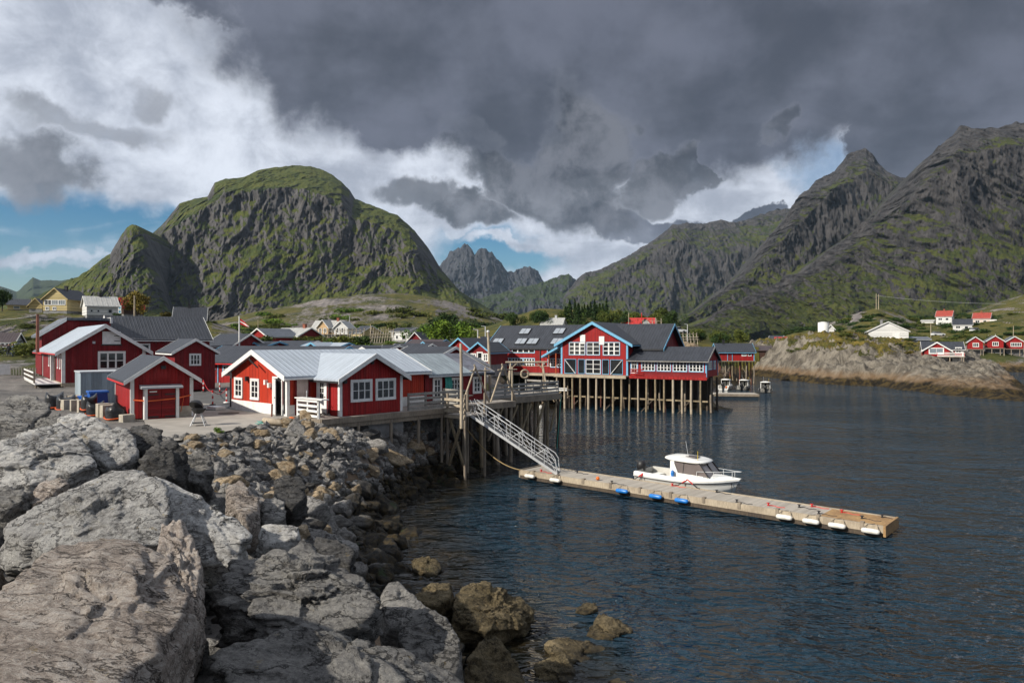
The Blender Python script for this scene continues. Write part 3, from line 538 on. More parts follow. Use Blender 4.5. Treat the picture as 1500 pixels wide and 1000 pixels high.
def haze():
    m = bpy.data.materials.new('sea_air'); m.use_nodes = True; nt = m.node_tree; nt.nodes.remove(nt.nodes['Principled BSDF'])
    v = nt.nodes.new('ShaderNodeVolumePrincipled'); v.inputs['Color'].default_value = (.55, .76, 1, 1); v.inputs['Density'].default_value = HAZE; v.inputs['Anisotropy'].default_value = .1
    nt.links.new(v.outputs[0], nt.nodes['Material Output'].inputs['Volume'])
    x, y0, y1, z0, z1 = 7000, -3400, 7400, -160, 900
    b = bpy.data.meshes.new('haze'); V = [(a, c, e) for e in (z0, z1) for a, c in ((-x, y0), (x, y0), (x, y1), (-x, y1))]
    b.from_pydata(V, [], [(3, 2, 1, 0), (4, 5, 6, 7), (0, 1, 5, 4), (1, 2, 6, 5), (2, 3, 7, 6), (3, 0, 4, 7)]); o = link_mesh('haze', b, m); tag(o, 'thin blue sea air between the harbour and the far mountains', 'haze', kind='stuff')
HAZE = 3.4e-5
haze()
# ------------------------------------------------------------------ house building kit
def walls(root, mat, W, D, h, r, axis='x', ox=0, oy=0, oz=0, off=.5, base=None, bh=0, name='wall', zl=-.6, apex=None):
    """timber body with its gable ends; axis = direction of the ridge; bh = height of a painted or stone base"""
    b = MB(); z0 = oz+bh
    if axis == 'x': poly = [(ox, oy, z0), (ox, oy+D, z0), (ox, oy+D, oz+h), (ox, oy+D*off, oz+r), (ox, oy, oz+h)]; b.prism(poly, (W, 0, 0))
    else: poly = [(ox, oy, z0), (ox+W, oy, z0), (ox+W, oy, oz+h), (ox+W*off, oy, oz+r), (ox, oy, oz+h)]; b.prism(poly, (0, D, 0))
    o = b.build(name, mat, root)
    if base: MB().box(ox-.03, ox+W+.03, oy-.03, oy+D+.03, oz+zl, z0+.01).build('foundation', base, root)
    return o
def roof(root, mat, trim, W, D, h, r, axis='x', ox=0, oy=0, oz=0, off=.5, oe=.35, og=.3, th=.1, name='roof', barge=.2, ends=(1, 1), eave=True):
    """two sloping slabs with an overhang, barge boards on the gables and eave boards"""
    def T(u, v, z): return (ox+u, oy+v, oz+z) if axis == 'x' else (ox+v, oy+u, oz+z)
    L, S = (W, D) if axis == 'x' else (D, W)
    u0, u1 = -og*ends[0], L+og*ends[1]; rv = S*off; b = MB(); s1 = (r-h)/rv; s2 = (r-h)/(S-rv); g = .02
    A, B_ = (-oe, h-oe*s1), (S+oe, h-oe*s2)
    b.prism([T(A[0], 0, 0) if 0 else T(u0, A[0], A[1]+g), T(u0, rv, r+g), T(u0, B_[0], B_[1]+g), T(u0, B_[0], B_[1]+g+th), T(u0, rv, r+g+th), T(u0, A[0], A[1]+g+th)], Vector(T(u1, 0, 0))-Vector(T(u0, 0, 0)))
    o = b.build(name, mat, root)
    for e, uu, sg in ((0, u0, -1), (1, u1, 1)):
        if not ends[e]: continue
        t = MB(); k = Vector(T(sg*.045, 0, 0))-Vector(T(0, 0, 0)); q = g+th+.02
        t.prism([T(uu, A[0], A[1]+q), T(uu, rv, r+q), T(uu, B_[0], B_[1]+q), T(uu, B_[0], B_[1]+q-.02-barge), T(uu, rv, r+q-.02-barge), T(uu, A[0], A[1]+q-.02-barge)], k)
        t.build('barge_board', trim, root)
    if eave:
        for (ev, ez), sg in ((A, -1), (B_, 1)):
            t = MB(); t.prism([T(u0, ev, ez+g), T(u0, ev, ez+g-.1), T(u0, ev+sg*.03, ez+g-.1), T(u0, ev+sg*.03, ez+g)], Vector(T(u1, 0, 0))-Vector(T(u0, 0, 0)))
            t.build('eave_board', trim if eave is True else eave, root)
    return o
def face(W, D, f, ox=0, oy=0, oz=0):
    """local frame of a wall: origin, direction along it, outward normal"""
    return {'F': (Vector((ox, oy, oz)), Vector((1, 0, 0)), Vector((0, -1, 0))), 'B': (Vector((ox+W, oy+D, oz)), Vector((-1, 0, 0)), Vector((0, 1, 0))),
            'R': (Vector((ox+W, oy, oz)), Vector((0, 1, 0)), Vector((1, 0, 0))), 'L': (Vector((ox, oy+D, oz)), Vector((0, -1, 0)), Vector((-1, 0, 0)))}[f]
UP = Vector((0, 0, 1))
def slab(b, fc, u0, u1, z0, z1, d0, d1):
    o, t, n = fc; P = lambda u, z, d: o+t*u+UP*z+n*d
    return b.prism([P(u0, z0, d0), P(u1, z0, d0), P(u1, z1, d0), P(u0, z1, d0)], n*(d1-d0))
def window(root, fc, u, z, w, h, nx=2, ny=3, trim='white', frame='white', pane='glass', tw=.11, bar=.035, heavy=1, name='window'):
    """trim boards, sash bars and a pane; heavy = every how many lights a thick mullion stands"""
    b = MB(); slab(b, fc, u-tw, u+w+tw, z+h, z+h+tw, -.02, .06); slab(b, fc, u-tw, u+w+tw, z-tw, z, -.02, .07); slab(b, fc, u-tw, u, z, z+h, -.02, .055); slab(b, fc, u+w, u+w+tw, z, z+h, -.02, .055)
    o = b.build(name, M[trim], root)
    b = MB()
    if frame != trim or nx > 1 or ny > 1:
        fw = .05
        slab(b, fc, u, u+fw, z, z+h, 0, .045); slab(b, fc, u+w-fw, u+w, z, z+h, 0, .045); slab(b, fc, u+fw, u+w-fw, z, z+fw, 0, .045); slab(b, fc, u+fw, u+w-fw, z+h-fw, z+h, 0, .045)
        for i in range(1, nx):
            k = bar if (heavy and i % heavy) else bar*1.9
            slab(b, fc, u+w*i/nx-k/2, u+w*i/nx+k/2, z+fw, z+h-fw, 0, .042)
        for j in range(1, ny):
            for i in range(nx): slab(b, fc, u+w*i/nx+bar*.96, u+w*(i+1)/nx-bar*.96, z+h*j/ny-bar/2, z+h*j/ny+bar/2, 0, .036)
        b.build('sash', M[frame], o)
    b = MB(); slab(b, fc, u+.01, u+w-.01, z+.01, z+h-.01, -.01, .02); b.build('pane', M[pane], o)
    return o
def door(root, fc, u, w, h, leaf='white', trim='white', z=0, lights=None, handle=True, proud=.0, tw=.1):
    b = MB(); slab(b, fc, u-tw, u, z, z+h, -.02, .06+proud); slab(b, fc, u+w, u+w+tw, z, z+h, -.02, .06+proud); slab(b, fc, u-tw, u+w+tw, z+h, z+h+tw, -.02, .065+proud)
    fr_ = b.build('door_frame', M[trim], root)
    b = MB(); slab(b, fc, u+.01, u+w-.01, z+.02, z+h-.01, -.01, .03+proud); d = b.build('door', M[leaf], root)
    if lights:
        nx, ny, u0, u1, z0, z1 = lights; b = MB()
        for i in range(nx):
            for j in range(ny): slab(b, fc, u+w*(u0+(u1-u0)*i/nx)+.02, u+w*(u0+(u1-u0)*(i+1)/nx)-.02, z+h*(z0+(z1-z0)*j/ny)+.02, z+h*(z0+(z1-z0)*(j+1)/ny)-.02, .03+proud, .036+proud)
        b.build('pane', M['glass'], d)
    if handle:
        b = MB(); slab(b, fc, u+w*.86, u+w*.93, z+.95, z+1.0, .03+proud, .08+proud); b.build('handle', M['black'], d)
    return d
def corners(root, mat, W, D, h, ox=0, oy=0, oz=0, z0=0, which=('FL', 'FR', 'BR', 'BL'), w=.14):
    for c in which:
        x = ox+(W if 'R' in c else 0); y = oy+(D if 'B' in c else 0); sx = 1 if 'R' in c else -1; sy = 1 if 'B' in c else -1
        b = MB(); b.box(min(x+sx*.035, x-sx*w), max(x+sx*.035, x-sx*w), min(y, y+sy*.035), max(y, y+sy*.035), oz+z0, oz+h-.03)
        b.box(min(x, x+sx*.033), max(x, x+sx*.033), min(y-sy*.002, y-sy*w), max(y-sy*.002, y-sy*w), oz+z0, oz+h-.03); b.build('corner_board', mat, root)
def chimney(root, mat, x, y, z0, z1, s=.5):
    b = MB(); b.box(x-s/2, x+s/2, y-s/2, y+s/2, z0, z1); b.box(x-s/2-.06, x+s/2+.06, y-s/2-.06, y+s/2+.06, z1, z1+.1); return b.build('chimney', mat, root)
def posts(root, pts, z0, z1, r=.12, mat='pile', name='piling', jit=.0):
    for i, (x, y) in enumerate(pts):
        rr = r*random.uniform(.8, 1.15); j = lambda: random.uniform(-jit, jit)
        m_ = mat if isinstance(mat, str) else random.choice(mat)
        MB().tube([(x+j(), y+j(), z0), (x+j()*.4, y+j()*.4, (z0+z1)/2), (x, y, z1)], [rr*1.1, rr, rr*.95], 7).build(name, M[m_], root)
def rail_fence(root, p, q, z, hgt=1.0, rails=3, board=.14, every=1.6, mat='woodg', pmat=None, th=.035, name='rail'):
    """posts and horizontal boards between two points on a deck"""
    p = Vector((p[0], p[1], z)); q = Vector((q[0], q[1], z)); L = (q-p).length; n = max(1, round(L/every))
    for i in range(n+1):
        c = p.lerp(q, i/n); MB().box(c.x-.05, c.x+.05, c.y-.05, c.y+.05, z, z+hgt).build('post', M[pmat or mat], root)
    for k in range(rails):
        zz = z+hgt*(.18+.82*k/(rails-1)) if rails > 1 else z+hgt
        d = (q-p).normalized(); nn = Vector((d.y, -d.x, 0))*.07
        MB().bar(p+nn+UP*(zz-z-board/2), q+nn+UP*(zz-z-board/2), th, board).build(name, M[mat], root)

# ------------------------------------------------------------------ L-shaped red cottage by the yard
TH = -42.4; P0 = gp(338, 598); tB, nB = fr(TH)
def LB(x, y, z=0): return P0+tB*x+nB*y+UP*z
cot = empty('cottage', P0, TH, label='red L-shaped cottage with pale metal roof and an open white door beside the yard', cat='house')
w1 = walls(cot, M['red2'], 6.4, 9.6, 2.15, 3.4, 'y', base=M['white'], bh=.55, zl=-.3)
walls(cot, M['red'], 5.4, 4.2, 2.08, 3.2, 'x', ox=3.4, oy=1.7)
roof(cot, M['rf_l'], M['white'], 6.4, 9.6, 2.15, 3.4, 'y', oe=.35, og=.35, barge=.26)
roof(cot, M['rf_lx'], M['white'], 5.55, 4.2, 2.06, 3.2, 'x', ox=3.25, oy=1.7, oe=.35, og=.38, barge=.24, ends=(0, 1), eave=M['black'])
corners(cot, M['white'], 6.4, 9.6, 2.15, which=('FL', 'FR'), z0=0); corners(cot, M['white'], 5.4, 4.2, 2.08, ox=3.4, oy=1.7, which=('FR', 'BR'))
F1 = face(6.4, 9.6, 'F'); F2 = face(5.4, 4.2, 'R', 3.4, 1.7); F3 = face(5.4, 4.2, 'F', 3.4, 1.7); F4 = face(6.4, 9.6, 'R')
for u in (.62, 2.55): window(cot, F1, u, .78, .78, 1.0, 2, 3)
for u in (.78, 2.42): window(cot, F2, u, .82, 1.2, 1.0, 3, 2)
# open front door: dark opening, leaf swung out
b = MB(); slab(b, F1, 4.95, 5.05, 0, 1.98, -.02, .07); slab(b, F1, 5.9, 6.0, 0, 1.98, -.02, .07); slab(b, F1, 4.95, 6.0, 1.98, 2.08, -.02, .07); b.build('door_frame', M['white'], cot)
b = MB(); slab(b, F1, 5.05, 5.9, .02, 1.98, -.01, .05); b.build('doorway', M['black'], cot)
dl = MB().box(0, .82, -.02, .02, .03, 1.96).build('door', M['white'], cot); dl.location = (5.08, -.06, 0); dl.rotation_euler = (0, 0, R(-22))
MB().box(.7, .76, -.07, .07, .95, 1.0).build('handle', M['black'], dl)
door(cot, F3, 3.35, .78, 1.95, lights=(2, 3, .25, .75, .45, .9))
door(cot, F4, .55, .72, 1.9, leaf='pink', trim='redd')
for fc, u, z in ((F1, 2.05, 1.72), (F1, 4.2, 1.6), (F1, 4.6, 1.45)):
    b = MB(); slab(b, fc, u, u+.16, z, z+.26, .0, .18); b.build('wall_lamp', M['black'] if u < 4 else M['white'], cot)
b = MB(); slab(b, F2, 2.0, 2.1, 2.75, 2.95, 0, .2); slab(b, F2, .2, .34, 1.75, 2.0, 0, .2); b.build('wall_lamp', M['black'], cot)
b = MB(); b.bar((6.05, -.36, 2.05), (6.2, -.05, 1.9), .07); b.bar((6.2, -.06, 1.9), (6.2, -.06, .1), .07); b.bar((6.55, 1.62, 1.95), (7.9, 1.62, 1.95), .07); b.bar((7.9, 1.62, 1.95), (7.9, 1.62, .1), .07); b.bar((.1, -.06, 1.8), (.1, -.06, .1), .07); b.build('downpipe', M['black'], cot)
MB().bar((3.2, -.5, 3.0), (4.0, -.42, 2.55), .06).build('bracket', M['black'], cot)

# back range with the grey roof, joined on behind the cottage
rng = empty('workshop', LB(1.0, 9.7), TH, label='long low red workshop with a grey roof ending in dark slates behind the cottage', cat='house')
walls(rng, M['redd'], 5.4, 5.6, 1.95, 3.05, 'y'); roof(rng, M['rf_g'], M['greyp'], 5.4, 3.9, 1.95, 3.05, 'y', oe=.4, og=.0, ends=(0, 0))
roof(rng, M['rf_s'], M['woodg'], 5.4, 1.7, 1.93, 3.03, 'y', oy=3.92, oe=.4, og=.4, ends=(0, 1), name='slate_roof', eave=M['black'])
FR_ = face(5.4, 5.6, 'R')
for u, w, k in ((.75, .55, 2), (2.25, .8, 3), (4.35, .6, 2)): window(rng, FR_, u, .55 if w > .56 else .25, w, .95 if w > .56 else 1.3, k, 3)
# gable building whose roof shows between cottage and workshop
gab = empty('gable_shed', LB(-3.0, 13.0), TH, label='red shed with a dark roof and a white-edged gable just behind the cottage ridge', cat='shed')
walls(gab, M['redd'], 5.0, 6.5, 2.2, 3.5, 'x'); roof(gab, M['rf_d'], M['white'], 5.0, 6.5, 2.2, 3.5, 'x')

# timber deck round the cottage front, on short posts over the rocks
dk = empty('timber_deck', P0, TH, label='grey timber deck on posts along the dark gable of the cottage', cat='deck')
MB().box(6.45, 9.25, .3, 1.65, -.06, 0).build('deck_board', M['deck'], dk); MB().box(8.85, 9.25, 1.66, 10.6, -.06, 0).build('deck_board', M['deck'], dk); MB().box(6.45, 8.84, 5.95, 10.6, -.07, -.012).build('deck_board', M['deck'], dk)
b = MB(); b.box(9.25, 9.33, .25, 10.6, -.3, -.01); b.box(6.45, 9.25, .22, .3, -.28, -.01); b.box(9.15, 9.24, .3, 10.6, -.55, -.32); b.build('edge_beam', M['wood'], dk)
posts(dk, [(9.2, y) for y in (.5, 2.6, 4.8, 6.8, 8.6, 10.4)]+[(7.4, y) for y in (7.2, 8.8, 10.4)], -3.4, -.06, .1, ['wood', 'pile'])
b = MB(); b.bar((9.2, 8.6, -2.9), (8.6, 10.2, -.4), .12); b.build('brace', M['wood'], dk)
MB().box(6.5, 8.8, 1.9, 6.0, -1.6, -.08).build('foundation', M['gwall'], dk)
fn = empty('white_fence', LB(6.9, .35), TH, label='short white three-rail fence with a washing basin board by the cottage door', cat='fence')
rail_fence(fn, (0, 0), (2.0, 0), 0, .95, 4, .12, 1.0, 'white', th=.03); MB().box(-.1, 2.5, -.15, .3, .97, 1.02).build('shelf_board', M['white'], fn)
MB().tube([(.7, .1, 1.02), (.7, .1, 1.3), (.78, .05, 1.4), (.86, 0, 1.3)], .025, 6).build('tap', M['steel'], fn)
rf_ = empty('deck_railing', P0, TH, label='grey boarded railing round the deck in front of the workshop', cat='railing')
rail_fence(rf_, (8.9, 6.3), (8.9, 10.2), 0, 1.0, 4, .15, 1.3, 'woodg'); rail_fence(rf_, (8.9, 10.25), (7.2, 10.6), 0, 1.0, 4, .15, 1.3, 'woodg')

# pier behind, landing and gangway
pr = empty('timber_pier', P0, TH, label='old timber pier on many weathered pilings with plank deck reaching into the harbour', cat='pier')
MB().box(1.0, 6.6, 14.6, 23.2, -.1, 0).build('deck_board', M['deck'], pr); MB().box(6.45, 8.8, 10.65, 15.5, -.1, -.005).build('deck_board', M['deck'], pr)
b = MB(); b.box(6.6, 6.72, 15.5, 23.3, -.45, -.02); b.box(1, 6.6, 23.2, 23.3, -.45, -.02); b.box(8.8, 8.92, 10.65, 15.5, -.4, -.02); b.box(6.72, 8.9, 15.5, 15.6, -.4, -.02); b.build('edge_beam', M['wood'], pr)
pts = [(x, y) for x in (6.5, 5.2, 3.6, 1.6) for y in np.arange(14.8, 23.3, 1.18)]+[(8.7, y) for y in (10.8, 12.4, 14.0, 15.3)]+[(7.2, y) for y in (11, 13, 15.2)]
posts(pr, pts, -4.6, -.1, .13, ['wood', 'pile', 'piled'], jit=.12)
for i in range(5): MB().bar((6.62, 15.2+i*1.7, -3.4+random.random()), (6.62, 16.8+i*1.5, -.6), .1, .14).build('brace', M['pile'], pr)
prr = empty('pier_railing', P0, TH, label='grey rail fence along the outer edge of the timber pier', cat='railing')
rail_fence(prr, (6.5, 15.6), (6.5, 23.1), 0, .95, 4, .16, 1.5, 'woodg'); rail_fence(prr, (6.4, 23.1), (3.2, 23.1), 0, .95, 3, .14, 1.5, 'woodg')
LX0, LX1, LY0, LY1 = 8.95, 11.0, 8.2, 10.6
ld = empty('landing', P0, TH, label='small timber landing with horizontal boards at the head of the gangway', cat='landing')
MB().box(LX0+.4, LX1, LY0+.6, LY1, -.42, -.34).build('deck_board', M['deck'], ld)
for k in range(4): MB().box(LX0+.38, LX1+.02, LY0+.5, LY0+.56, -.55+k*.34, -.4+k*.34).build('rail', M['woodl'], ld)
posts(ld, [(LX0+.5, LY0+.66), (LX1-.05, LY0+.66), (LX1-.05, LY1-.1), (LX0+.5, LY1-.1)], -4.4, .9, .09, 'wood', 'post')
b = MB(); b.bar((LX0+.6, LY0+.6, -3.6), (LX1-.2, LY0+.6, -.5), .13); b.bar((LX1-.2, LY0+.72, -3.4), (LX0+.6, LY0+.72, -.5), .12); b.build('brace', M['pile'], ld)

# floating dock
DF = gp(762, 688, .5); DR = gp(1316, 774, .5); dth = math.degrees(math.atan2(DR.y-DF.y, DR.x-DF.x)); DL = (DR-DF).length*.972; DW = 2.1
dock = empty('floating_dock', (DF.x, DF.y, 0), dth, label='long pale wooden floating dock running out from the gangway', cat='dock')
MB().box(0, DL, .16, DW-.16, .40, .47).build('deck_board', M['dock'], dock)
MB().box(0, DL, 0, .14, .2, .5).build('edge_beam', M['woodl'], dock); MB().box(0, DL, DW-.14, DW, .2, .5).build('edge_beam', M['woodl'], dock)
MB().box(DL, DL+.1, 0, DW, .06, .52).build('end_beam', M['woodo'], dock); MB().box(-.1, 0, 0, DW, .05, .52).build('end_beam', M['wood'], dock)
MB().box(.1, DL-.15, .06, DW-.06, -.35, .11).build('float', M['kelp'], dock)
for i in range(11): MB().box(.9+i*DL/11, 1.05+i*DL/11, -.03, .16, .28, .56).build('cleat_block', M['wood'], dock)
MB().box(.05, DL-.05, -.03, 0, .02, .19).build('skirt_board', M['piled'], dock); MB().box(DL-2.6, DL-.02, .15, DW-.15, .471, .478).build('end_plank', M['woodo'], dock)
for k, (u, v) in enumerate(((1.2, .5), (3.0, 1.6), (6.2, .35), (9.0, DW-.25), (11.5, DW-.25), (13.2, .4), (14.6, .7), (15.8, 1.3), (16.9, .6), (17.6, 1.5), (18.6, .9), (19.2, 1.7), (16.2, DW-.3))):
    if u > DL-.4: continue
    b = MB(); b.lathe([(.02, 0), (.07, .0), (.035, .05), (.04, .1), (.1, .13), (.02, .14)], (u, v, .47), 8); b.tube([(u, v, .49), (u+.25, v+.1, .48), (u+.5, v-.08, .48), (u+.75, v+.05, .48)], .02, 5)
    o = b.build('mooring_rope', M['roped'] if k % 3 else M['redp']); o.parent = None; o.location = (DF.x, DF.y, 0); o.rotation_euler = (0, 0, R(dth))
    tag(o, 'loose dark mooring rope and small cleat lying on the pale dock planks' if k % 3 else 'short red mooring rope with a small cleat on the pale dock planks', 'rope', 'mooring ropes on the dock' if k % 3 else 'red mooring ropes on the dock')
def fender(u, col, label, grp):
    o = MB().lathe([(.02, -.36), (.08, -.34), (.11, -.27), (.115, 0), (.11, .27), (.08, .34), (.02, .36)], (0, 0, 0), 14)
    e = empty('fender', (DF.x, DF.y, 0), dth, label=label, cat='fender', group=grp)
    f = o.build('float_body', M[col], e); f.rotation_euler = (0, R(90), 0); f.location = (u, -.2, .27)
    b = MB(); b.tube([(u-.35, -.2, .27), (u-.15, .0, .5), (u+.1, .1, .53)], .012, 5); b.tube([(u+.35, -.2, .27), (u+.2, .05, .53)], .012, 5); b.build('rope', M['roped'], e)
kx = lambda px: along((DF.x, DF.y), dth, px)
for px, col, l in ((914, 'fblue', 'leftmost of three blue fenders on the front edge of the dock'), (963, 'fblue', 'middle one of three blue fenders on the front edge of the dock'), (1001, 'fblue', 'rightmost of three blue fenders on the front edge of the dock'),
                   (779, 'fwhite', 'grubby white fender at the gangway end of the dock'), (816, 'fwhite', 'small white fender second from the gangway end of the dock'),
                   (1151, 'fwhite', 'first white fender right of the blue fenders on the dock'), (1190, 'fwhite', 'second white fender right of the blue fenders on the dock'), (1228, 'fwhite', 'white fender third from the blue fenders on the dock'), (1277, 'fwhite', 'clean white fender nearest the outer end of the dock')):
    fender(kx(px), col, l, 'fenders hanging on the dock')
bo = MB().lathe([(.0, -.1), (.08, -.07), (.11, 0), (.08, .07), (.03, .11)], (kx(868), .5, .58), 10).build('buoy', M['orab']); bo.location = (DF.x, DF.y, 0); bo.rotation_euler = (0, 0, R(dth)); tag(bo, 'small orange ball float lying on the dock planks', 'float')

# gangway
gT = LB(LX1-.3, LY0+1.5, -.36); gB = Vector((DF.x, DF.y, 0))+fr(dth)[0]*kx(806)+fr(dth)[1]*.75+UP*.5
gA = (gB-gT); gdir = gA.normalized(); gs = Vector((-gdir.y, gdir.x, 0)).normalized()*.42
gw = empty('gangway', gT, 0, label='sloping steel gangway with lattice handrails down to the dock', cat='gangway')
b = MB().bar((0, 0, 0), gA, .78, .05); b.build('walkway', M['tread'], gw)
for s_ in (-1, 1):
    o = gs*s_; b = MB(); b.bar(o, o+gA, .06, .14); b.build('side_beam', M['steel'], gw)
    hr = UP*.95; b = MB(); n = 7
    pts = [o+Vector((0, 0, 0)), o+gA*.03+hr, o+gA*.5+hr, o+gA*.95+hr*.97, o+gA*.985+hr*.8, o+gA]; b.tube(pts, .028, 7)
    for i in range(1, n): q = o+gA*(i/n); b.bar(q, q+hr, .035); 
    for i in range(n): q = o+gA*(i/n); q2 = o+gA*((i+1)/n); (b.bar(q, q2+hr*.95, .025) if i % 2 else b.bar(q+hr*.95, q2, .025))
    b.tube([o+gA*.04+hr*.5, o+gA*.96+hr*.5], .02, 6); b.build('handrail', M['steel'], gw)
# rope from the landing to the dock
rp = [LB(9.2, 9.6, -.1)]; e_ = Vector((DF.x, DF.y, .5))
for i in range(1, 13): k = i/12; q = rp[0].lerp(e_, k); q.z -= 4*k*(1-k)*.75; rp.append(q)
tag(MB().tube(rp, .03, 6).build('rope', M['rope']), 'slack tan rope sagging from the deck corner to the dock', 'rope')
tag(MB().tube([LB(6.8, 23.1, -.3), LB(6.95, 22.4, -4.2)], .035, 6).build('rope', M['ropeg']), 'green rope hanging straight down from the pier corner into the water', 'rope')

# tall poles, swing frame, life ring, bench
pl = MB().tube([tuple(gp(676, 612, 3.7)-UP*.6), tuple(at(676, 560, gp(676, 612, 3.7).y)), tuple(at(675, 503, gp(676, 612, 3.7).y))], [.10, .095, .08], 9).build('pole', M['woodl']); tag(pl, 'tall pale wooden pole rising beside the head of the gangway', 'pole')
pY = LB(6.1, 16.2).y; pl = MB().tube([at(718, 575, 58), at(717, 530, 58), at(715, 487, 58)], [.14, .12, .10], 9).build('pole', M['woodl']); tag(pl, 'tall wooden pole with a round white cap in front of the long red facade', 'pole')
MB().lathe([(0, -.1), (.1, -.08), (.13, 0), (.1, .08), (0, .11)], at(715, 485.5, 58), 8).build('cap', M['white'], pl)
sw = empty('swing_frame', LB(4.0, 20.4), TH+50, label='pale wooden A-frame with a top beam standing on the pier', cat='frame')
b = MB()
for x in (0, 2.5):
    for y in (-.7, .7): MB().tube([(x-.25 if x == 0 else x+.25, y, 0), (x, 0, 2.35)], .065, 7).build('leg', M['woodl'], sw)
MB().tube([(-.4, 0, 2.4), (2.9, 0, 2.4)], .075, 7).build('beam', M['woodl'], sw); b = MB(); b.bar((0, 0, 1.9), (.5, 0, 2.35), .07); b.bar((2.5, 0, 1.9), (2.0, 0, 2.35), .07); b.build('brace', M['woodl'], sw)
for i, (u, v) in enumerate(((8.2, 12.2), (8.4, 14.6))):
    f = empty('trestle', LB(u, v), TH+75, label=('leaning bare pole frame with crossed struts beside the landing' if i == 0 else 'second crossed pole frame nearer the pier rail'), cat='frame')
    MB().tube([(-.8, 0, -.1), (.2, 0, 2.4)], .06, 6).build('leg', M['woodl'], f); MB().tube([(1.3, 0, -.1), (.1, 0, 2.5)], .06, 6).build('leg', M['woodl'], f); MB().tube([(1.0, .1, 0), (1.0, .1, 2.3)], .06, 6).build('leg', M['woodl'], f)
    MB().tube([(-.2, 0, 2.1), (1.3, 0, 2.1)], .05, 6).build('beam', M['woodl'], f)
b = MB(); c_ = LB(4.0, 20.4, 1.5)+fr(TH+50)[0]*1.1
b.tube([c_+Vector((.3*math.cos(a), .1*math.cos(a), .3*math.sin(a))) for a in np.linspace(0, 2*math.pi, 17)], .075, 7, False); o = b.build('life_ring', M['woodl']); tag(o, 'pale rope coil hanging on the swing frame', 'rope coil')
bn = empty('bench', LB(6.7, 12.2), TH+80, label='weathered wooden picnic bench on the deck by the workshop wall', cat='bench')
MB().box(-.8, .8, -.3, .3, .7, .76).build('table_top', M['woodg'], bn)
for y in (-.6, .6): MB().box(-.8, .8, y-.14, y+.14, .42, .47).build('seat', M['woodg'], bn)
for x in (-.6, .6): b = MB(); b.bar((x, -.6, 0), (x, .15, .7), .08); b.bar((x, .6, 0), (x, -.15, .7), .08); b.bar((x, -.65, .4), (x, .65, .4), .07); b.build('leg', M['woodg'], bn)
for i, (u, c) in enumerate(((1.75, 'net'), (2.02, 'net'))):
    b = MB(); p_ = Vector((5.5, u, 1.75))
    for k in range(6): b.tube([p_+Vector((.06*math.sin(k*2), .05*k-.12, 0)), p_+Vector((.1, .05*k-.12+.03*math.sin(k*5), -.5)), p_+Vector((.08*math.cos(k), .06*k-.16, -1.0-.2*math.sin(k*3)))], .045, 6)
    o = b.build('fishing_net', M[c]); o.location = LB(1.0, 9.7); o.rotation_euler = (0, 0, R(TH)); tag(o, 'bundle of turquoise net hung beside the workshop door' if i == 0 else 'smaller twisted turquoise net hung by the workshop window', 'net')
sg_ = MB().box(7.6, 7.63, 6.15, 6.45, 1.4, 1.85).build('sign', M['yel']); sg_.location = P0; sg_.rotation_euler = (0, 0, R(TH)); tag(sg_, 'small yellow notice on a post behind the dark gable', 'sign')
MB().box(7.57, 7.6, 6.27, 6.33, 0, 1.85).build('post', M['white'], sg_)
# ------------------------------------------------------------------ red shed with double doors
SW, SD_ = 6.6, 2.95; tS, nS = fr(-55); S0 = gp(192, 613.5)-tS*SW; S0.z = 4.1
sh = empty('shed', S0, -55, label='small red shed with dark double doors and an orange strap across the front', cat='shed')
walls(sh, M['red'], SW, SD_, 2.1, 3.1, 'x'); roof(sh, M['rf_d'], M['white'], SW, SD_, 2.1, 3.1, 'x', oe=.38, og=.42, barge=.2, eave=M['redp'])
corners(sh, M['white'], SW, SD_, 2.1, which=('FR', 'BR', 'FL')); fS = face(SW, SD_, 'R')
MB().box(SW-.3, SW+.04, 2.3, 2.9, -.5, .55).build('foundation', M['blk'], sh)
b = MB(); slab(b, fS, .55, .7, -.35, 1.55, -.02, .5); slab(b, fS, 2.05, 2.2, -.35, 1.55, -.02, .5); b.build('door_frame', M['white'], sh)
b = MB(); slab(b, fS, .38, 2.36, 1.56, 1.66, -.02, .72); o_, t_, n_ = fS; b.prism([o_+t_*.38+UP*1.66+n_*.0, o_+t_*.38+UP*1.66+n_*.72, o_+t_*.38+UP*1.74+n_*.0], t_*1.98); b.build('canopy', M['greyp'], sh)
for u0, u1 in ((.72, 1.36), (1.375, 2.03)):
    b = MB(); slab(b, fS, u0, u1, -.33, 1.54, .0, .42); d = b.build('door', M['redh'], sh)
    b = MB()
    for z in (.05, 1.2): slab(b, fS, u0 if u0 < 1 else u1-.5, u0+.5 if u0 < 1 else u1, z, z+.07, .42, .435)
    b.build('hinge', M['black'], d)
b = MB(); slab(b, fS, .8, 1.15, 1.36, 1.43, .42, .43); b.build('nameplate', M['white'], sh)
b = MB(); slab(b, fS, 1.4, 1.62, 2.55, 2.72, 0, .15); b.build('vent', M['black'], sh)
b = MB(); b.bar(o_+t_*.1+UP*.98+n_*.06, o_+t_*.72+UP*.92+n_*.46, .02, .06); b.bar(o_+t_*.72+UP*.92+n_*.46, o_+t_*2.05+UP*1.0+n_*.46, .02, .06); b.bar(o_+t_*2.05+UP*1.0+n_*.46, o_+t_*2.85+UP*1.12+n_*.07, .02, .06); b.bar(o_+t_*2.5+UP*1.0+n_*.07, o_+t_*2.35+UP*.25+n_*.07, .02, .05)
b.build('strap', M['ora'], sh)

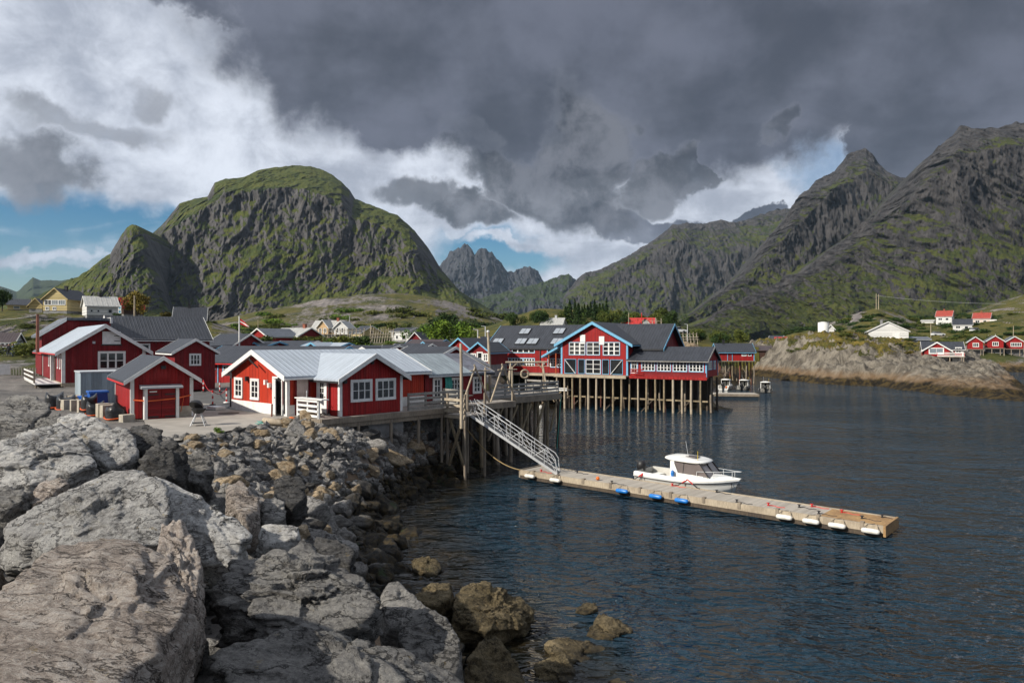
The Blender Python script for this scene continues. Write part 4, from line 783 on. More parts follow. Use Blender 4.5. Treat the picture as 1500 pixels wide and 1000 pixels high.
# ------------------------------------------------------------------ big red warehouse on the left, its annex and the long building behind
tD, nD = fr(-52); DW_, DD_ = 16.0, 6.3; C0 = at(91, 561, 60); D0 = C0-tD*DW_
wh = empty('warehouse', D0, -52, label='large red warehouse with pale roof and white hatch in its gable', cat='warehouse')
walls(wh, M['redd'], DW_, DD_, 2.8, 4.85, 'x'); roof(wh, M['rf_lx'], M['white'], DW_, DD_, 2.8, 4.85, 'x', oe=.55, og=.5, barge=.32, eave=M['redp'])
corners(wh, M['white'], DW_, DD_, 2.8, which=('FR', 'BR', 'FL'), w=.22); fD = face(DW_, DD_, 'R'); fL = face(DW_, DD_, 'F')
window(wh, fD, 2.75, 1.15, 1.85, 1.35, 3, 2, tw=.14, bar=.07)
b = MB(); slab(b, fD, 2.95, 4.35, 3.25, 4.35, 0, .07); ht = b.build('hatch', M['white'], wh); b = MB(); slab(b, fD, 2.85, 4.45, 3.13, 3.25, 0, .1); slab(b, fD, 3.85, 4.3, 3.5, 3.55, .07, .1); slab(b, fD, 3.85, 4.3, 3.95, 4.0, .07, .1); b.build('hinge', M['black'], ht)
b = MB(); slab(b, fD, 2.2, 2.4, 3.3, 3.5, 0, .2); b.build('wall_lamp', M['greyp'], wh)
for u in (DW_-1.3, DW_-3.0): window(wh, fL, u, 1.25, .42, 1.0, 1, 1, pane='glassl')
for u in (DW_-7.0, DW_-8.6, DW_-10.2): window(wh, fL, u, 1.25, .6, 1.1, 1, 1, pane='glassl')
b = MB(); slab(b, fL, DW_-5.6, DW_-4.6, 0, 2.5, -.02, .04); b.build('doorway', M['brown'], wh); b = MB(); slab(b, fL, DW_-6.0, DW_-5.6, 0, 2.75, -.02, .3); b.build('post', M['white'], wh)
posts(wh, [(DW_-.2-i*2.2, y) for i in range(5) for y in (.2, 3.0, 6.0)], -2.4, 0, .13, ['wood', 'piled']); b = MB(); b.box(DW_-9, DW_+.02, -.05, .12, -.3, .02); b.box(DW_-.1, DW_+.06, .12, 6.3, -.35, 0); b.build('sill_beam', M['woodl'], wh)
an = empty('warehouse_annex', D0-tD*10.4+nD*.4, -52, label='lower red annex with grey roof at the far end of the large warehouse', cat='warehouse')
walls(an, M['redd'], 10.2, 5.8, 2.6, 4.6, 'x'); roof(an, M['rf_m'], M['white'], 10.2, 5.8, 2.6, 4.6, 'x', oe=.5, og=.1, ends=(1, 0), eave=M['redp']); fA = face(10.2, 5.8, 'F')
for u in (1.5, 4.2, 6.9): window(an, fA, u, 1.1, .7, 1.2, 1, 1, pane='glassl')
wk = empty('walkway', D0, -52, label='white railed walkway on posts beside the large warehouse', cat='deck')
MB().box(DW_-11, DW_-.2, -1.9, -.1, -.1, -.02).build('deck_board', M['white'], wk)
rail_fence(wk, (DW_-11, -1.85), (DW_-1.2, -1.85), 0, .95, 3, .13, 1.1, 'white', 'wood'); posts(wk, [(DW_-.5-i*1.9, -1.8) for i in range(6)], -2.2, 0, .09, 'wood', 'post')

tE, nE = fr(38); E0 = at(165, 521, 78); E0.z = 4.6
lw = empty('long_warehouse', E0, 38, label='long dark-roofed red warehouse stretching behind the left gable', cat='warehouse')
EL = along(E0, 38, 307); hE = H+5.5/F*78-4.6; rE = H+36/F*82-4.6
walls(lw, M['redd'], EL, 7.5, hE, rE, 'x'); roof(lw, M['rf_d'], M['white'], EL, 7.5, hE, rE, 'x', oe=.5, og=.25, barge=.3)
fE = face(EL, 7.5, 'F'); window(lw, fE, 1.6, hE-1.5, 2.0, .75, 2, 1, tw=.12, bar=.1); window(lw, fE, EL*.62, hE-4.0, 1.2, 1.0, 2, 2)
e2 = empty('saltbox_warehouse', E0, 38, label='red saltbox warehouse with a white-edged lean-to slope left of the long dark roof', cat='warehouse')
z1 = H+27/F*76-4.6; z2 = H+34/F*76-4.6; x0 = along(E0, 38, 62); x1 = along(E0, 38, 98); z0_ = H+12/F*74-4.6
MB().prism([(x0, .6, 0), (-.1, .6, 0), (-.1, .6, z2-.3), (x1, .6, z2-.25), (x0, .6, z0_-.25)], (0, 7, 0)).build('wall', M['redd'], e2)
b = MB(); b.prism([(x0-.4, .2, z0_-.45), (x1, .2, z2-.2), (x1, .2, z2+.05), (x0-.4, .2, z0_-.2)], (0, 7.6, 0)); b.prism([(x1, .2, z2-.2), (-.02, .2, z2-.2), (-.02, .2, z2+.08), (x1, .2, z2+.05)], (0, 7.6, 0)); b.build('roof', M['rf_m'], e2)
b = MB(); b.prism([(x0-.5, .12, z0_-.55), (x1, .12, z2-.32), (x1, .12, z2+.1), (x0-.5, .12, z0_-.12)], (0, .1, 0)); b.box(-.2, 0, 0, 6, z2-.5, z2+.15); b.build('barge_board', M['white'], e2)
g2 = empty('gabled_shed', at(256, 540, 57)-fr(-52)[0]*5, -52, label='small dark red gable with one white window behind the shed roof', cat='shed')
g2.location.z = 4.2; GD = along(at(256, 540, 57), 38, 315); hg = H-15/F*57-4.2; rg = H+2/F*58-4.2
walls(g2, M['redd'], 5, GD, hg, rg, 'x'); roof(g2, M['rf_d'], M['white'], 5, GD, hg, rg, 'x', barge=.2, oe=.3, og=.3); window(g2, face(5, GD, 'R'), GD*.38, hg-1.05, .72, .8, 3, 2, tw=.09)

# long building with blue trim beyond the yard
Fp = at(291, 561, 70); Fp.z = 4.1; FL = along(Fp, -25, 474)
lb = empty('store_building', Fp, -25, label='long red store with dark roof, blue corner posts and blue-framed red door', cat='house')
walls(lb, M['red'], FL, 6.5, 2.1, 3.45, 'x'); roof(lb, M['rf_d'], M['blue'], FL, 6.5, 2.1, 3.45, 'x', oe=.5, og=.3, eave=M['redp']); corners(lb, M['blue'], FL, 6.5, 2.1, which=('FL', 'FR'))
fF = face(FL, 6.5, 'F'); window(lb, fF, .75, .95, .5, .8, 2, 2, trim='blue'); door(lb, fF, 1.75, .8, 1.9, 'redh', 'blue'); window(lb, fF, 3.3, 1.0, 1.1, .7, 3, 2, trim='blue')
b = MB(); o_, t_, n_ = fF; c = o_+t_*2.15+UP*1.35; b.prism([c+n_*.05+t_*x+UP*z for x, z in ((0, -.25), (.2, 0), (0, .25), (-.2, 0))], n_*.02); b.build('diamond_pane', M['glassl'], lb)
b = MB(); slab(b, fF, .9, 1.5, .45, .62, .03, .08); b.build('fish_plaque', M['woodl'], lb)
st_ = empty('steps', lb.matrix_world @ Vector((0, 0, 0)), -25, label='low red wooden steps with slatted sides at the corner of the store', cat='steps'); st_.location = Fp
for k in range(3): MB().box(.0, 1.1, -.5-k*.35, -.15-k*.35, .5-k*.17, .56-k*.17).build('tread', M['redp'], st_)
for x in (-.02, 1.12): b = MB(); b.bar((x, -.1, .9), (x, -1.2, .5), .05, .1); b.bar((x, -.1, .6), (x, -1.2, .2), .05, .1); b.bar((x, -1.2, -.1), (x, -1.2, .5), .07); b.bar((x, -.12, 0), (x, -.12, .9), .07); b.build('stringer', M['redp'], st_)

# ------------------------------------------------------------------ the long red main building on piles
tM, nM = fr(-30); MT = -30
W0 = gp(1035, 552.5); Wn = lambda px: along(W0, MT, px)
def LM(x, y, z=0): return W0+tM*x+nM*y+UP*z
def zM(py, x, y): return H-(py-500)/F*LM(x, y).y-4.1
main = empty('quayside_hall', W0, MT, label='long red quayside hall on piles with skylights, a blue-edged gable and a low glazed wing', cat='building')
xw, xg0, xg1, xl = -9.1, -9.2, -17.9, -29.9
# low wing
WL = -xw; ww = 5.0; hw = zM(526, -4, 0); rw = zM(509, -3, 2.5)
walls(main, M['red'], WL, ww, hw, rw, 'x', ox=xw); roof(main, M['rf_d'], M['woodg'], WL+.2, ww, hw, rw, 'x', ox=xw-.2, ends=(0, 1), oe=.45, og=.3)
corners(main, M['blue'], WL, ww, hw, ox=xw, which=('FR', 'BR')); fW = face(WL, ww, 'F', xw)
nwin = 4; u0 = 1.35; seg = (WL-u0-.25)/nwin
door(main, fW, .25, .75, 1.75, 'white', 'blue', z=.15, lights=(2, 3, .1, .9, .1, .95), handle=False)
for i in range(nwin): window(main, fW, u0+i*seg+.2, .62, seg-.32, hw-.85, 4, 3, trim='blue', frame='white', tw=.08, bar=.05)
fWR = face(WL, ww, 'R', xw); window(main, fWR, .5, .85, 1.7, hw-1.1, 3, 1, trim='blue', pane='glassl', tw=.08); window(main, fWR, 3.0, .85, .8, hw-1.1, 1, 1, trim='blue', pane='glassl', tw=.08)
# gable block
GW = xg0-xg1; gy = -.25; hG = zM(499, -13, gy)-.15; rG = zM(472.5, -13.5, gy)
walls(main, M['red'], GW, 11, hG, rG, 'y', ox=xg1, oy=gy); roof(main, M['rf_dy'], M['blue'], GW, 11, hG, rG, 'y', ox=xg1, oy=gy, oe=.75, og=.45, barge=.34, eave=M['blue'])
corners(main, M['blue'], GW, 11, hG, ox=xg1, oy=gy, which=('FL', 'FR'), w=.18); fG = face(GW, 11, 'F', xg1, gy)
for u in (.30, .585):  # two blind pale hatches
    b = MB(); slab(b, fG, GW*u-.02, GW*(u+.075), rG-2.55+(.0 if u < .5 else -.1), rG-1.45-(.0 if u < .5 else .2), 0, .06); b.build('hatch', M['cream'] if 0 else M['white'], main)
zu = hG-1.2
for u, n in ((.13, 3), (.40, 2), (.645, 3)):
    w = GW*.24 if n == 3 else GW*.19; window(main, fG, GW*u, zu-.35, w, 1.5, n if n == 3 else 2, 3, trim='blue', frame='white', tw=.06, bar=.09 if n == 3 else .06)
for k, (u, w) in enumerate(((.06, .17), (.27, .09), (.385, .22), (.635, .09), (.755, .17))):
    window(main, fG, GW*u, .12, GW*w, zu-1.05, 2 if k == 2 else 1, 3 if k == 2 else 1, trim='blue', frame='white' if k == 2 else 'blue', tw=.055, bar=.05)
o_, t_, n_ = fG; b = MB(); b.bar(o_+t_*GW*.07+UP*(zu-1.0)+n_*.09, o_+t_*GW*.23+UP*.1+n_*.09, .05, .24, n_); b.build('brace_board', M['white'], main); b = MB(); b.bar(o_+t_*GW*.92+UP*(zu-1.0)+n_*.09, o_+t_*GW*.76+UP*.1+n_*.09, .05, .24, n_); b.build('brace_board', M['white'], main)
# long range with skylights
LYo = 1.6; LW = xg1-xl; hL = zM(509.5, -24, LYo); rL = zM(477.5, -24, LYo+4.2); LDp = 8.4
walls(main, M['red'], LW, LDp, hL, rL, 'x', ox=xl, oy=LYo); roof(main, M['rf_d'], M['blue'], LW+12.2, LDp, hL, rL, 'x', ox=xl, oy=LYo, oe=.18, og=.3, barge=.28, eave=M['black'])
walls(main, M['redd'], 11.8, LDp-1.9, hL, rL, 'x', ox=xg1+.1, oy=LYo+1.6, off=.4); fLr = face(LW, LDp, 'F', xl, LYo)
slp = (rL-hL)/(LDp/2); b_ang = math.atan(slp)
for px, py in ((726, 502), (760, 502), (777, 502), (812, 502), (829, 502), (766, 488), (816, 488)):
    v = (.42 if py > 495 else 2.35); zz = hL+slp*v+.16
    u = along((LM(0, LYo+v).x, LM(0, LYo+v).y), MT, px-7)
    sk = MB(); sk.box(0, 1.55, 0, 1.35, 0, .08); o = sk.build('skylight', M['black'], main); o.location = (u, LYo+v, zz); o.rotation_euler = (b_ang, 0, 0)
    b = MB(); b.box(.08, .74, .08, 1.27, .08, .095); b.box(.81, 1.47, .08, 1.27, .08, .095); b.build('pane', M['sky'], o)
uu = lambda px: along((LM(0, LYo).x, LM(0, LYo).y), MT, px)-xl
for p0, p1 in ((750.5, 783), (802, 826)): window(main, fLr, uu(p0), hL-.62, uu(p1)-uu(p0), .5, 4, 1, trim='blue', frame='white', tw=.07, bar=.08)
for i in range(3): a, c_ = uu(733.5+i*17), uu(749+i*17); window(main, fLr, a, .75, c_-a, 1.05, 4, 3, trim='blue', frame='white', tw=.07, bar=.06)
for i in range(2): a, c_ = uu(803+i*13), uu(814+i*13); window(main, fLr, a, .75, c_-a, 1.05, 3, 3, trim='blue', frame='white', tw=.07, bar=.06)
MB().bar((xl+uu(791.5), LYo-.06, .2), (xl+uu(791.5), LYo-.06, hL), .1).build('downpipe', M['black'], main)
for px in (729.5, 797.5): b = MB(); b.lathe([(.02, -.12), (.13, -.1), (.17, 0), (.13, .1), (.02, .12)], (xl+uu(px), LYo-.15, 1.15), 10); b.build('wall_lamp', M['lampw'], main)
# porch roof in front of the long range
b = MB(); b.prism([(xg1-.1, gy+.2, hG-.55), (xg1-2.9, gy+.2, hG-2.0), (xg1-2.9, gy+.2, hG-1.75), (xg1-.1, gy+.2, hG-.28)], (0, 2.2, 0)); b.build('porch_roof', M['blue'], main)
for x in (xg1-.9, xg1-1.9): MB().box(x-.06, x+.06, gy+.3, gy+.42, 0, hG-1.4).build('porch_post', M['orange'], main)
# decks, rails, piles
MB().box(xl-.4, xg1, gy+.1, LYo, -.14, 0).build('deck_board', M['deck'], main); MB().box(xg1-.3, xg0+.25, gy-1.3, gy+.09, -.14, 0).build('deck_board', M['deck'], main); MB().box(xw+.26, .2, -.75, 0, -.16, -.01).build('deck_board', M['redp'], main)
b = MB(); b.box(xg1-.35, xg0+.3, gy-1.42, gy-1.3, -.32, .02); b.build('edge_beam', M['woodl'], main); MB().box(xw+.3, .25, -.85, -.75, -.3, .02).build('edge_beam', M['red'], main)
MB().box(xl-.4, xg1-.4, gy-.02, gy+.1, -.3, .0).build('edge_beam', M['woodl'], main)
for k in range(4): MB().box(xl-.4, xg1-1.6, gy+.1, gy+.14, .1+k*.2, .26+k*.2).build('rail', M['red'], main)
MB().box(xl-.4, xg1-1.6, gy+.06, gy+.16, .9, .96).build('handrail', M['woodl'], main)
for k in range(3): MB().box(xw+.4, xw+2.0, -.7, -.66, .15+k*.25, .3+k*.25).build('rail', M['red'], main)
b = MB(); b.box(xw+2.1, .15, -.7, -.66, .0, .5); b.build('plinth_board', M['redh'], main)
pp = [(x, -.7) for x in np.arange(xw+.3, .2, 1.04)]+[(x, gy-1.2) for x in np.arange(xg1, xg0, 1.05)]+[(x, 1.6) for x in np.arange(xg1, .2, 1.5)]+[(x, 3.6) for x in np.arange(xg1, .2, 1.7)]+[(x, .6) for x in np.arange(xl, xg1, 1.4)]+[(x, 3.5) for x in np.arange(xl, xg1, 2.0)]+[(0, 2.4), (0, 4.6)]
for i, (x, y) in enumerate(pp):
    fr_row = y < -.5
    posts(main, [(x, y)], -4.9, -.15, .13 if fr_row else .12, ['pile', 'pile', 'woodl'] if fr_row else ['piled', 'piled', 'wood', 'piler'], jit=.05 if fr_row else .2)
MB().box(xg1-.2, .3, -.62, -.5, -2.75, -2.58).build('cross_beam', M['pile'], main)
for x in (-16.5, -12, -7.5, -3.2): MB().bar((x, -.55, -4.2), (x+1.5, -.55, -2.7), .1).build('brace', M['piled'], main)
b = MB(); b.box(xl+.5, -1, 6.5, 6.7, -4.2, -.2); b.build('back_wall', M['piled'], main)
wp_ = empty('work_platform', LM(xg1-1.2, -1.0, -2.0), MT, label='small white-edged staging with crossed yellow struts under the red hall', cat='staging')
MB().box(-1.0, 2.6, -.5, .8, 0, .1).build('deck_board', M['woodg'], wp_); b = MB(); b.box(-1, 2.6, -.55, -.5, .25, .36); b.box(-1, 2.6, -.55, -.5, .0, .14); b.build('rail', M['white'], wp_)
b = MB(); b.bar((-.8, -.4, -1.6), (1.8, -.4, -.1), .12); b.bar((-.2, -.3, 0), (.8, -.3, -1.4), .1); b.build('brace', M['pile'], wp_); posts(wp_, [(-.9, .6), (2.4, .6), (-.9, -.3), (2.4, -.3)], -2.8, 0, .1, 'piled')

# far red boathouse on stilts, brown boathouse, white and orange houses
B0 = at(1051, 528, 140); BL_ = along(B0, -6, 1105)
bh = empty('boathouse', B0, -6, label='red boathouse with dark roof on tall stilts beyond the low wing', cat='boathouse'); hb = H-15/F*140-B0.z; rb = H-3.5/F*142-B0.z
walls(bh, M['red'], BL_, 6, hb, rb, 'x'); roof(bh, M['rf_d'], M['blue'], BL_, 6, hb, rb, 'x', oe=.35, og=.25); corners(bh, M['blue'], BL_, 6, hb, which=('FL', 'FR')); fB = face(BL_, 6, 'F')
door(bh, fB, BL_*.28, .8, hb-.35, 'redh', 'blue', handle=False); window(bh, fB, BL_*.67, hb-.75, .7, .4, 2, 1); window(bh, fB, BL_*.84, hb-.75, .45, .4, 1, 1); chimney(bh, M['black'], BL_*.24, 3, rb-.2, rb+.7, .45)
posts(bh, [(x, y) for x in np.linspace(.2, BL_-.1, 6) for y in (.1, 2.5, 5.5)], -5.2, 0, .13, ['piler', 'wood', 'pile'], jit=.2)
b = MB(); b.bar((.5, .3, -4), (3, .3, -.4), .12); b.bar((6.4, .3, -4), (4.2, .3, -.4), .12); b.build('brace', M['wood'], bh); MB().box(-.2, BL_+.1, -.8, 0, -.16, -.02).build('deck_board', M['wood'], bh)
def bghouse(name, label, px0, px1, pyb, Y, deg, D, wall, roofm, trim, ev, rg, axis='x', wins=(), group=None, z=None, base=None, chim=None, corner=False, cat='house', oe=.35, zl=-1.5, wallname=None):
    """a house farther off: front-left base at a pixel and distance; ev / rg are the image heights of eave and ridge"""
    P = at(px0, pyb, Y); L = along(P, deg, px1)
    h = H-(ev-500)/F*Y-P.z; r = H-(rg-500)/F*(Y+D/2*.7)-P.z
    e = empty(name, P, deg, label=label, cat=cat, group=group)
    walls(e, M[wall], L, D, h, r, axis); roof(e, M[roofm], M[trim], L, D, h, r, axis, oe=oe, og=.3)
    MB().box(.05, L-.05, .05, D-.05, zl, -.001).build('foundation', M[base or 'gwall'], e)
    for f, u, zf, w, hh, nx, ny, tr, pn_ in wins:
        window(e, face(L, D, f), u*(L if f in 'FB' else D), zf*h, w, hh, nx, ny, trim=tr, pane=pn_, tw=.1, bar=.05)
    if chim: chimney(e, M[chim[2] if len(chim) > 2 else 'brick'], L*chim[0], D*chim[1], r-.6, r+.7, .55)
    if corner: corners(e, M[trim], L, D, h, which=('FL', 'FR'))
    return e, L, h, r
bghouse('boathouse', 'dark brown boathouse with a tan door band beside the headland', 1105, 1131, 532, 175, -14, 8, 'brown', 'rf_b', 'brown', 513, 507, wins=[('F', .2, .1, 2.2, 1.7, 1, 1, 'woodl', 'woodl')] if 0 else [])
bghouse('house', 'white gabled house half hidden behind the rocky headland', 1121, 1139, 512, 215, -40, 9, 'whitec', 'rf_d', 'white', 502, 492, 'x')
bghouse('house', 'bright orange low house beside the white gable on the headland', 1136, 1154, 508, 205, -20, 6, 'orange', 'rf_r2', 'orange', 498, 494)

# ------------------------------------------------------------------ village houses behind
bghouse('red_house', 'red house with light-blue gable edges and one white window at the lane', 657, 689, 532, 98, -28, 7, 'red', 'rf_d', 'blue', 510, 496, 'y', [('F', .3, .45, .75, .95, 2, 2, 'white', 'glass')], corner=True)
bghouse('red_house', 'red house with blue gable, porch door and two windows near the long hall', 687, 716, 534, 88, -22, 6, 'redd', 'rf_d', 'blue', 514, 502, 'y', [('F', .12, .3, .55, .8, 2, 2, 'white', 'glass'), ('F', .44, .05, .6, 1.4, 1, 2, 'white', 'glass'), ('F', .75, .3, .5, .8, 2, 2, 'white', 'glass')])
bghouse('red_house', 'little red gable with yellow edge peeping between two blue-edged houses', 694, 712, 516, 116, -25, 6, 'red', 'rf_d', 'cream', 502, 494, 'y', [('F', .4, .4, .6, .7, 2, 2, 'white', 'glass')])
bghouse('red_house', 'small red house with white gable and two blue windows below the white box house', 597, 619, 508, 150, -10, 6, 'redd', 'rf_d', 'white', 499, 487, 'y', [('F', .2, .45, .6, .7, 1, 1, 'white', 'glassb'), ('F', .6, .45, .6, .7, 1, 1, 'white', 'glassb')])
bghouse('brown_roof_shed', 'brown-roofed shed with an orange front below the little red gable', 595, 641, 515, 125, -18, 6, 'orange', 'rf_b', 'blue', 504, 498, 'x', corner=True, cat='shed')
bghouse('orange_shed', 'orange shed with blue corner posts facing the lane', 611, 631, 520, 112, -28, 8, 'orange', 'rf_b', 'blue', 510, 501, 'y', corner=True, cat='shed')
bghouse('box_house', 'white two-storey box house with a dark hipped roof on the slope', 573, 598, 498, 185, -35, 5.5, 'whitec', 'rf_d', 'white', 485, 480.5, 'x', [('F', .12, .62, .6, .8, 1, 1, 'white', 'glass'), ('F', .65, .62, .6, .8, 1, 1, 'white', 'glass'), ('F', .3, .15, .6, .8, 1, 1, 'white', 'glass'), ('F', .65, .08, 1.2, 1.0, 1, 1, 'white', 'glass'), ('R', .5, .5, .8, .8, 1, 1, 'white', 'glass')])
# cream villa with two gables
e, L, h, r = bghouse('villa', 'cream villa with grey roof, a peach front gable and a white end gable', 455, 494, 490, 180, -12, 6.5, 'peach', 'rf_w', 'white', 484, 470, 'x', [('F', .06, .2, .5, .5, 1, 1, 'white', 'glass')], chim=(.82, .5))
walls(e, M['peach'], 2.8, 3.5, h+.9, r+.1, 'y', ox=L*.33, oy=-1.0); roof(e, M['rf_w'], M['white'], 2.8, 4, h+.9, r+.1, 'y', ox=L*.33, oy=-1.0, oe=.3); fv = face(2.8, 3.5, 'F', L*.33, -1.0)
for u in (.45, 1.7): window(e, fv, u, .5, .6, 1.0, 2, 2)
walls(e, M['whitec'], 3.6, 4.0, h+.7, r-.2, 'y', ox=L-.6, oy=-.6); roof(e, M['rf_w'], M['white'], 3.6, 4.4, h+.7, r-.2, 'y', ox=L-.6, oy=-.6, oe=.3); fv = face(3.6, 4, 'F', L-.6, -.6)
for u in (.7, 2.0): window(e, fv, u, .5, .5, 1.1, 1, 2)
bghouse('house', 'small cream gable house with dark roof right of the villa', 515, 530, 492, 195, -50, 6, 'cream', 'rf_d', 'white', 487, 478, 'x', [('R', .45, .5, .6, .7, 1, 1, 'white', 'glass')])
bghouse('red_barn', 'red gable barn on a white base left of the grey-roofed barn', 366, 391, 502, 128, -30, 7, 'red', 'rf_m', 'white', 492, 482, 'y', base='white', cat='barn')
bghouse('red_barn', 'red barn with pale grey roof and brick chimney beside the drying racks', 396, 436, 501, 134, -24, 7, 'redd', 'rf_w', 'white', 492, 481, 'x', chim=(.8, .5), cat='barn')
for i, (a, b_, ev, rg, Y, dg, rm, lab) in enumerate(((344, 386, 508, 501, 96, -18, 'rf_d', 'dark low roof with a blue gable left of the flagpole houses'), (396, 446, 508, 500, 99, -16, 'rf_d', 'long dark low roof in the middle of the village'), (432, 486, 512, 503, 88, -24, 'rf_l', 'pale blue-grey roof with a red dormer gable'),
                                             (497, 560, 515, 507, 78, -22, 'rf_d', 'dark ridge roof right behind the cottage ridge'), (563, 612, 516, 504.5, 84, -22, 'rf_d', 'dark roofed red house with two white windows behind the workshop'))):
    e, L, h, r = bghouse('village_house', lab, a, b_, 535, Y, dg, 6, 'redd' if i < 4 else 'red', rm, 'blue' if i in (0, 2) else 'white', ev, rg, 'x', [('F', .55, .55, .6, .6, 2, 1, 'white', 'glass'), ('F', .8, .55, .6, .6, 2, 1, 'white', 'glass')] if i == 4 else [])
    if i in (2,):
        walls(e, M['red'], 2.4, 3, h+.1, r+.05, 'y', ox=L*.4, oy=-.9); roof(e, M['rf_l'], M['blue'], 2.4, 3.2, h+.1, r+.05, 'y', ox=L*.4, oy=-.9, oe=.3)
    if i == 0:
        walls(e, M['red'], 2.4, 3, h-.1, r-.1, 'y', ox=L*.62, oy=-.9); roof(e, M['rf_d'], M['blue'], 2.4, 3.2, h-.1, r-.1, 'y', ox=L*.62, oy=-.9, oe=.3)
    if i in (3, 4): 
        walls(e, M['redd'], 3.6, 3, h-.5, r-.15, 'y', ox=-1.0 if i == 4 else L-3.2, oy=-1.4); roof(e, M['rf_d'], M['white'], 3.6, 3.2, h-.5, r-.15, 'y', ox=-1.0 if i == 4 else L-3.2, oy=-1.4, oe=.3)
bghouse('dark_house', 'black-roofed white house at the foot of the cliff', 254, 301, 474, 150, 20, 7, 'whitec', 'rf_d', 'white', 468, 450, 'x', chim=(.45, .5, 'black'))
bghouse('dark_shed', 'dark-roofed low shed right of the long warehouse', 300, 340, 522, 92, -22, 6, 'redd', 'rf_d', 'white', 506, 490, 'x', cat='shed')
bghouse('grey_house', 'grey house with dark purple-red roof at the left edge', -30, 17, 521, 105, 20, 7, 'greyc', 'rf_b', 'white', 506, 488, 'x', [('F', .55, .5, .9, 1.1, 2, 2, 'white', 'glass'), ('F', .82, .5, .7, 1.1, 2, 2, 'white', 'glass'), ('F', .6, .1, .8, .6, 1, 1, 'white', 'glass')])
e, L, h, r = bghouse('yellow_house', 'pale yellow house with dark roof, gable and long veranda windows on the knoll', 63, 98, 455, 150, 2, 9, 'cream', 'rf_d', 'cream', 437, 424, 'y', [('F', .08, .5, 1.3, .9, 2, 2, 'white', 'glass'), ('F', .38, .5, 1.2, .9, 3, 1, 'white', 'glassl'), ('F', .66, .5, 1.3, .9, 3, 1, 'white', 'glassl'), ('F', .12, .06, .6, .6, 2, 1, 'white', 'glass'), ('F', .42, .06, .6, .6, 2, 1, 'white', 'glass')], chim=(.55, .4, 'black'))
bghouse('yellow_annex', 'low yellow house with a dark roof left of the veranda house', 11, 42, 453, 156, 30, 6, 'cream', 'rf_d', 'cream', 446, 438, 'x', [('F', .3, .25, 1.0, .4, 1, 1, 'white', 'glassl')])
bghouse('yellow_garage', 'small yellow gable garage between the two yellow houses', 42, 62, 452, 152, 15, 7, 'cream', 'rf_d', 'cream', 447, 438, 'y')
bghouse('white_house', 'plain white house with pale sheet roof and small dark windows on the knoll', 127, 173, 461, 146, 38, 6.5, 'whitec', 'rf_w', 'white', 447, 434, 'x', [('F', .12, .3, .4, .5, 1, 1, 'greyp', 'glass'), ('F', .33, .3, .4, .5, 1, 1, 'greyp', 'glass'), ('F', .68, .22, .7, .8, 1, 1, 'greyp', 'glass')], chim=(.52, .5, 'black'))
bghouse('red_house', 'red gable with big blue panes behind the plain white house', 172, 181, 460, 160, -25, 5, 'brown', 'rf_r2', 'redp', 448, 437, 'y', [('F', .2, .5, .8, .9, 1, 1, 'white', 'glassb'), ('F', .2, .12, .8, .8, 1, 1, 'white', 'glassb')])
bghouse('grey_cottage', 'white cottage with a weathered grey roof and chimney above the red hall', 793, 823, 482, 190, -14, 6, 'whitec', 'rf_w', 'white', 475, 466, 'x', chim=(.62, .5, 'greyp'))
e, L, h, r = bghouse('red_roof_house', 'grey house with bright red roof behind the gable of the hall', 911, 958, 483, 190, -12, 7, 'greyc', 'rf_r2', 'white', 476, 466, 'x', [('F', .3, .3, .9, .8, 1, 1, 'white', 'glass')])
walls(e, M['greyc'], 3, 4, h+.3, r-.1, 'y', ox=L*.55, oy=-1.2); roof(e, M['rf_r2'], M['redp'], 3, 4.4, h+.3, r-.1, 'y', ox=L*.55, oy=-1.2, oe=.35)

# ------------------------------------------------------------------ across the water
bghouse('white_barn', 'large white gabled barn on the headland', 1272, 1331, 499, 172, -24, 12, 'whitec', 'rf_m', 'white', 485, 472.5, 'y', [('F', .62, .25, 1.3, 1.6, 1, 1, 'white', 'white')], cat='barn', chim=(.4, .9, 'gwall'))
sp_ = at(1206, 489, 170); sl = empty('silo', sp_, 0, label='white round tank on the headland', cat='tank'); MB().lathe([(1.2, -.6), (1.2, 2.7), (1.15, 2.75), (.2, 2.9)], (0, 0, 0), 24).build('tank_body', M['white'], sl); MB().tube([(1.2*math.cos(a), 1.2*math.sin(a), 2.72) for a in np.linspace(0, 2*math.pi, 25)], .05, 5, False).build('rim', M['steel'], sl)
bghouse('white_shed', 'tiny white gabled shed beside the round tank', 1212, 1222, 489, 174, -25, 4, 'whitec', 'rf_d', 'white', 481, 476, 'y')
bghouse('grey_store', 'grey flat store with an orange base behind the stilted red house', 1337, 1362, 512, 175, -10, 5, 'greyc', 'rf_m', 'greyp', 497, 493.5, 'x', [('F', .45, .35, 1.8, .9, 4, 1, 'greyp', 'glassb')], base='orange')
# stilted red house
K0 = at(1352, 521, 148); KL = along(K0, -27, 1411); kh = H-11/F*148-K0.z; kr = H-1/F*150-K0.z
ks = empty('stilt_house', K0, -27, label='red house with two white-edged gables standing on stilts by the headland', cat='house')
walls(ks, M['red'], KL, 6, kh, kr, 'x'); roof(ks, M['rf_d'], M['white'], KL, 6, kh, kr, 'x', barge=.25); walls(ks, M['red'], 4.4, 3, kh-.1, kr-.05, 'y', ox=.2, oy=-1.2); roof(ks, M['rf_d'], M['white'], 4.4, 3.4, kh-.1, kr-.05, 'y', ox=.2, oy=-1.2, oe=.6, barge=.25)
window(ks, face(4.4, 3, 'F', .2, -1.2), .9, .55, 2.4, 1.0, 2, 1, pane='glassl', tw=.14); window(ks, face(KL, 6, 'F'), 5.8, .75, .9, .9, 2, 2, tw=.14); corners(ks, M['white'], KL, 6, kh, which=('FR',), w=.2)
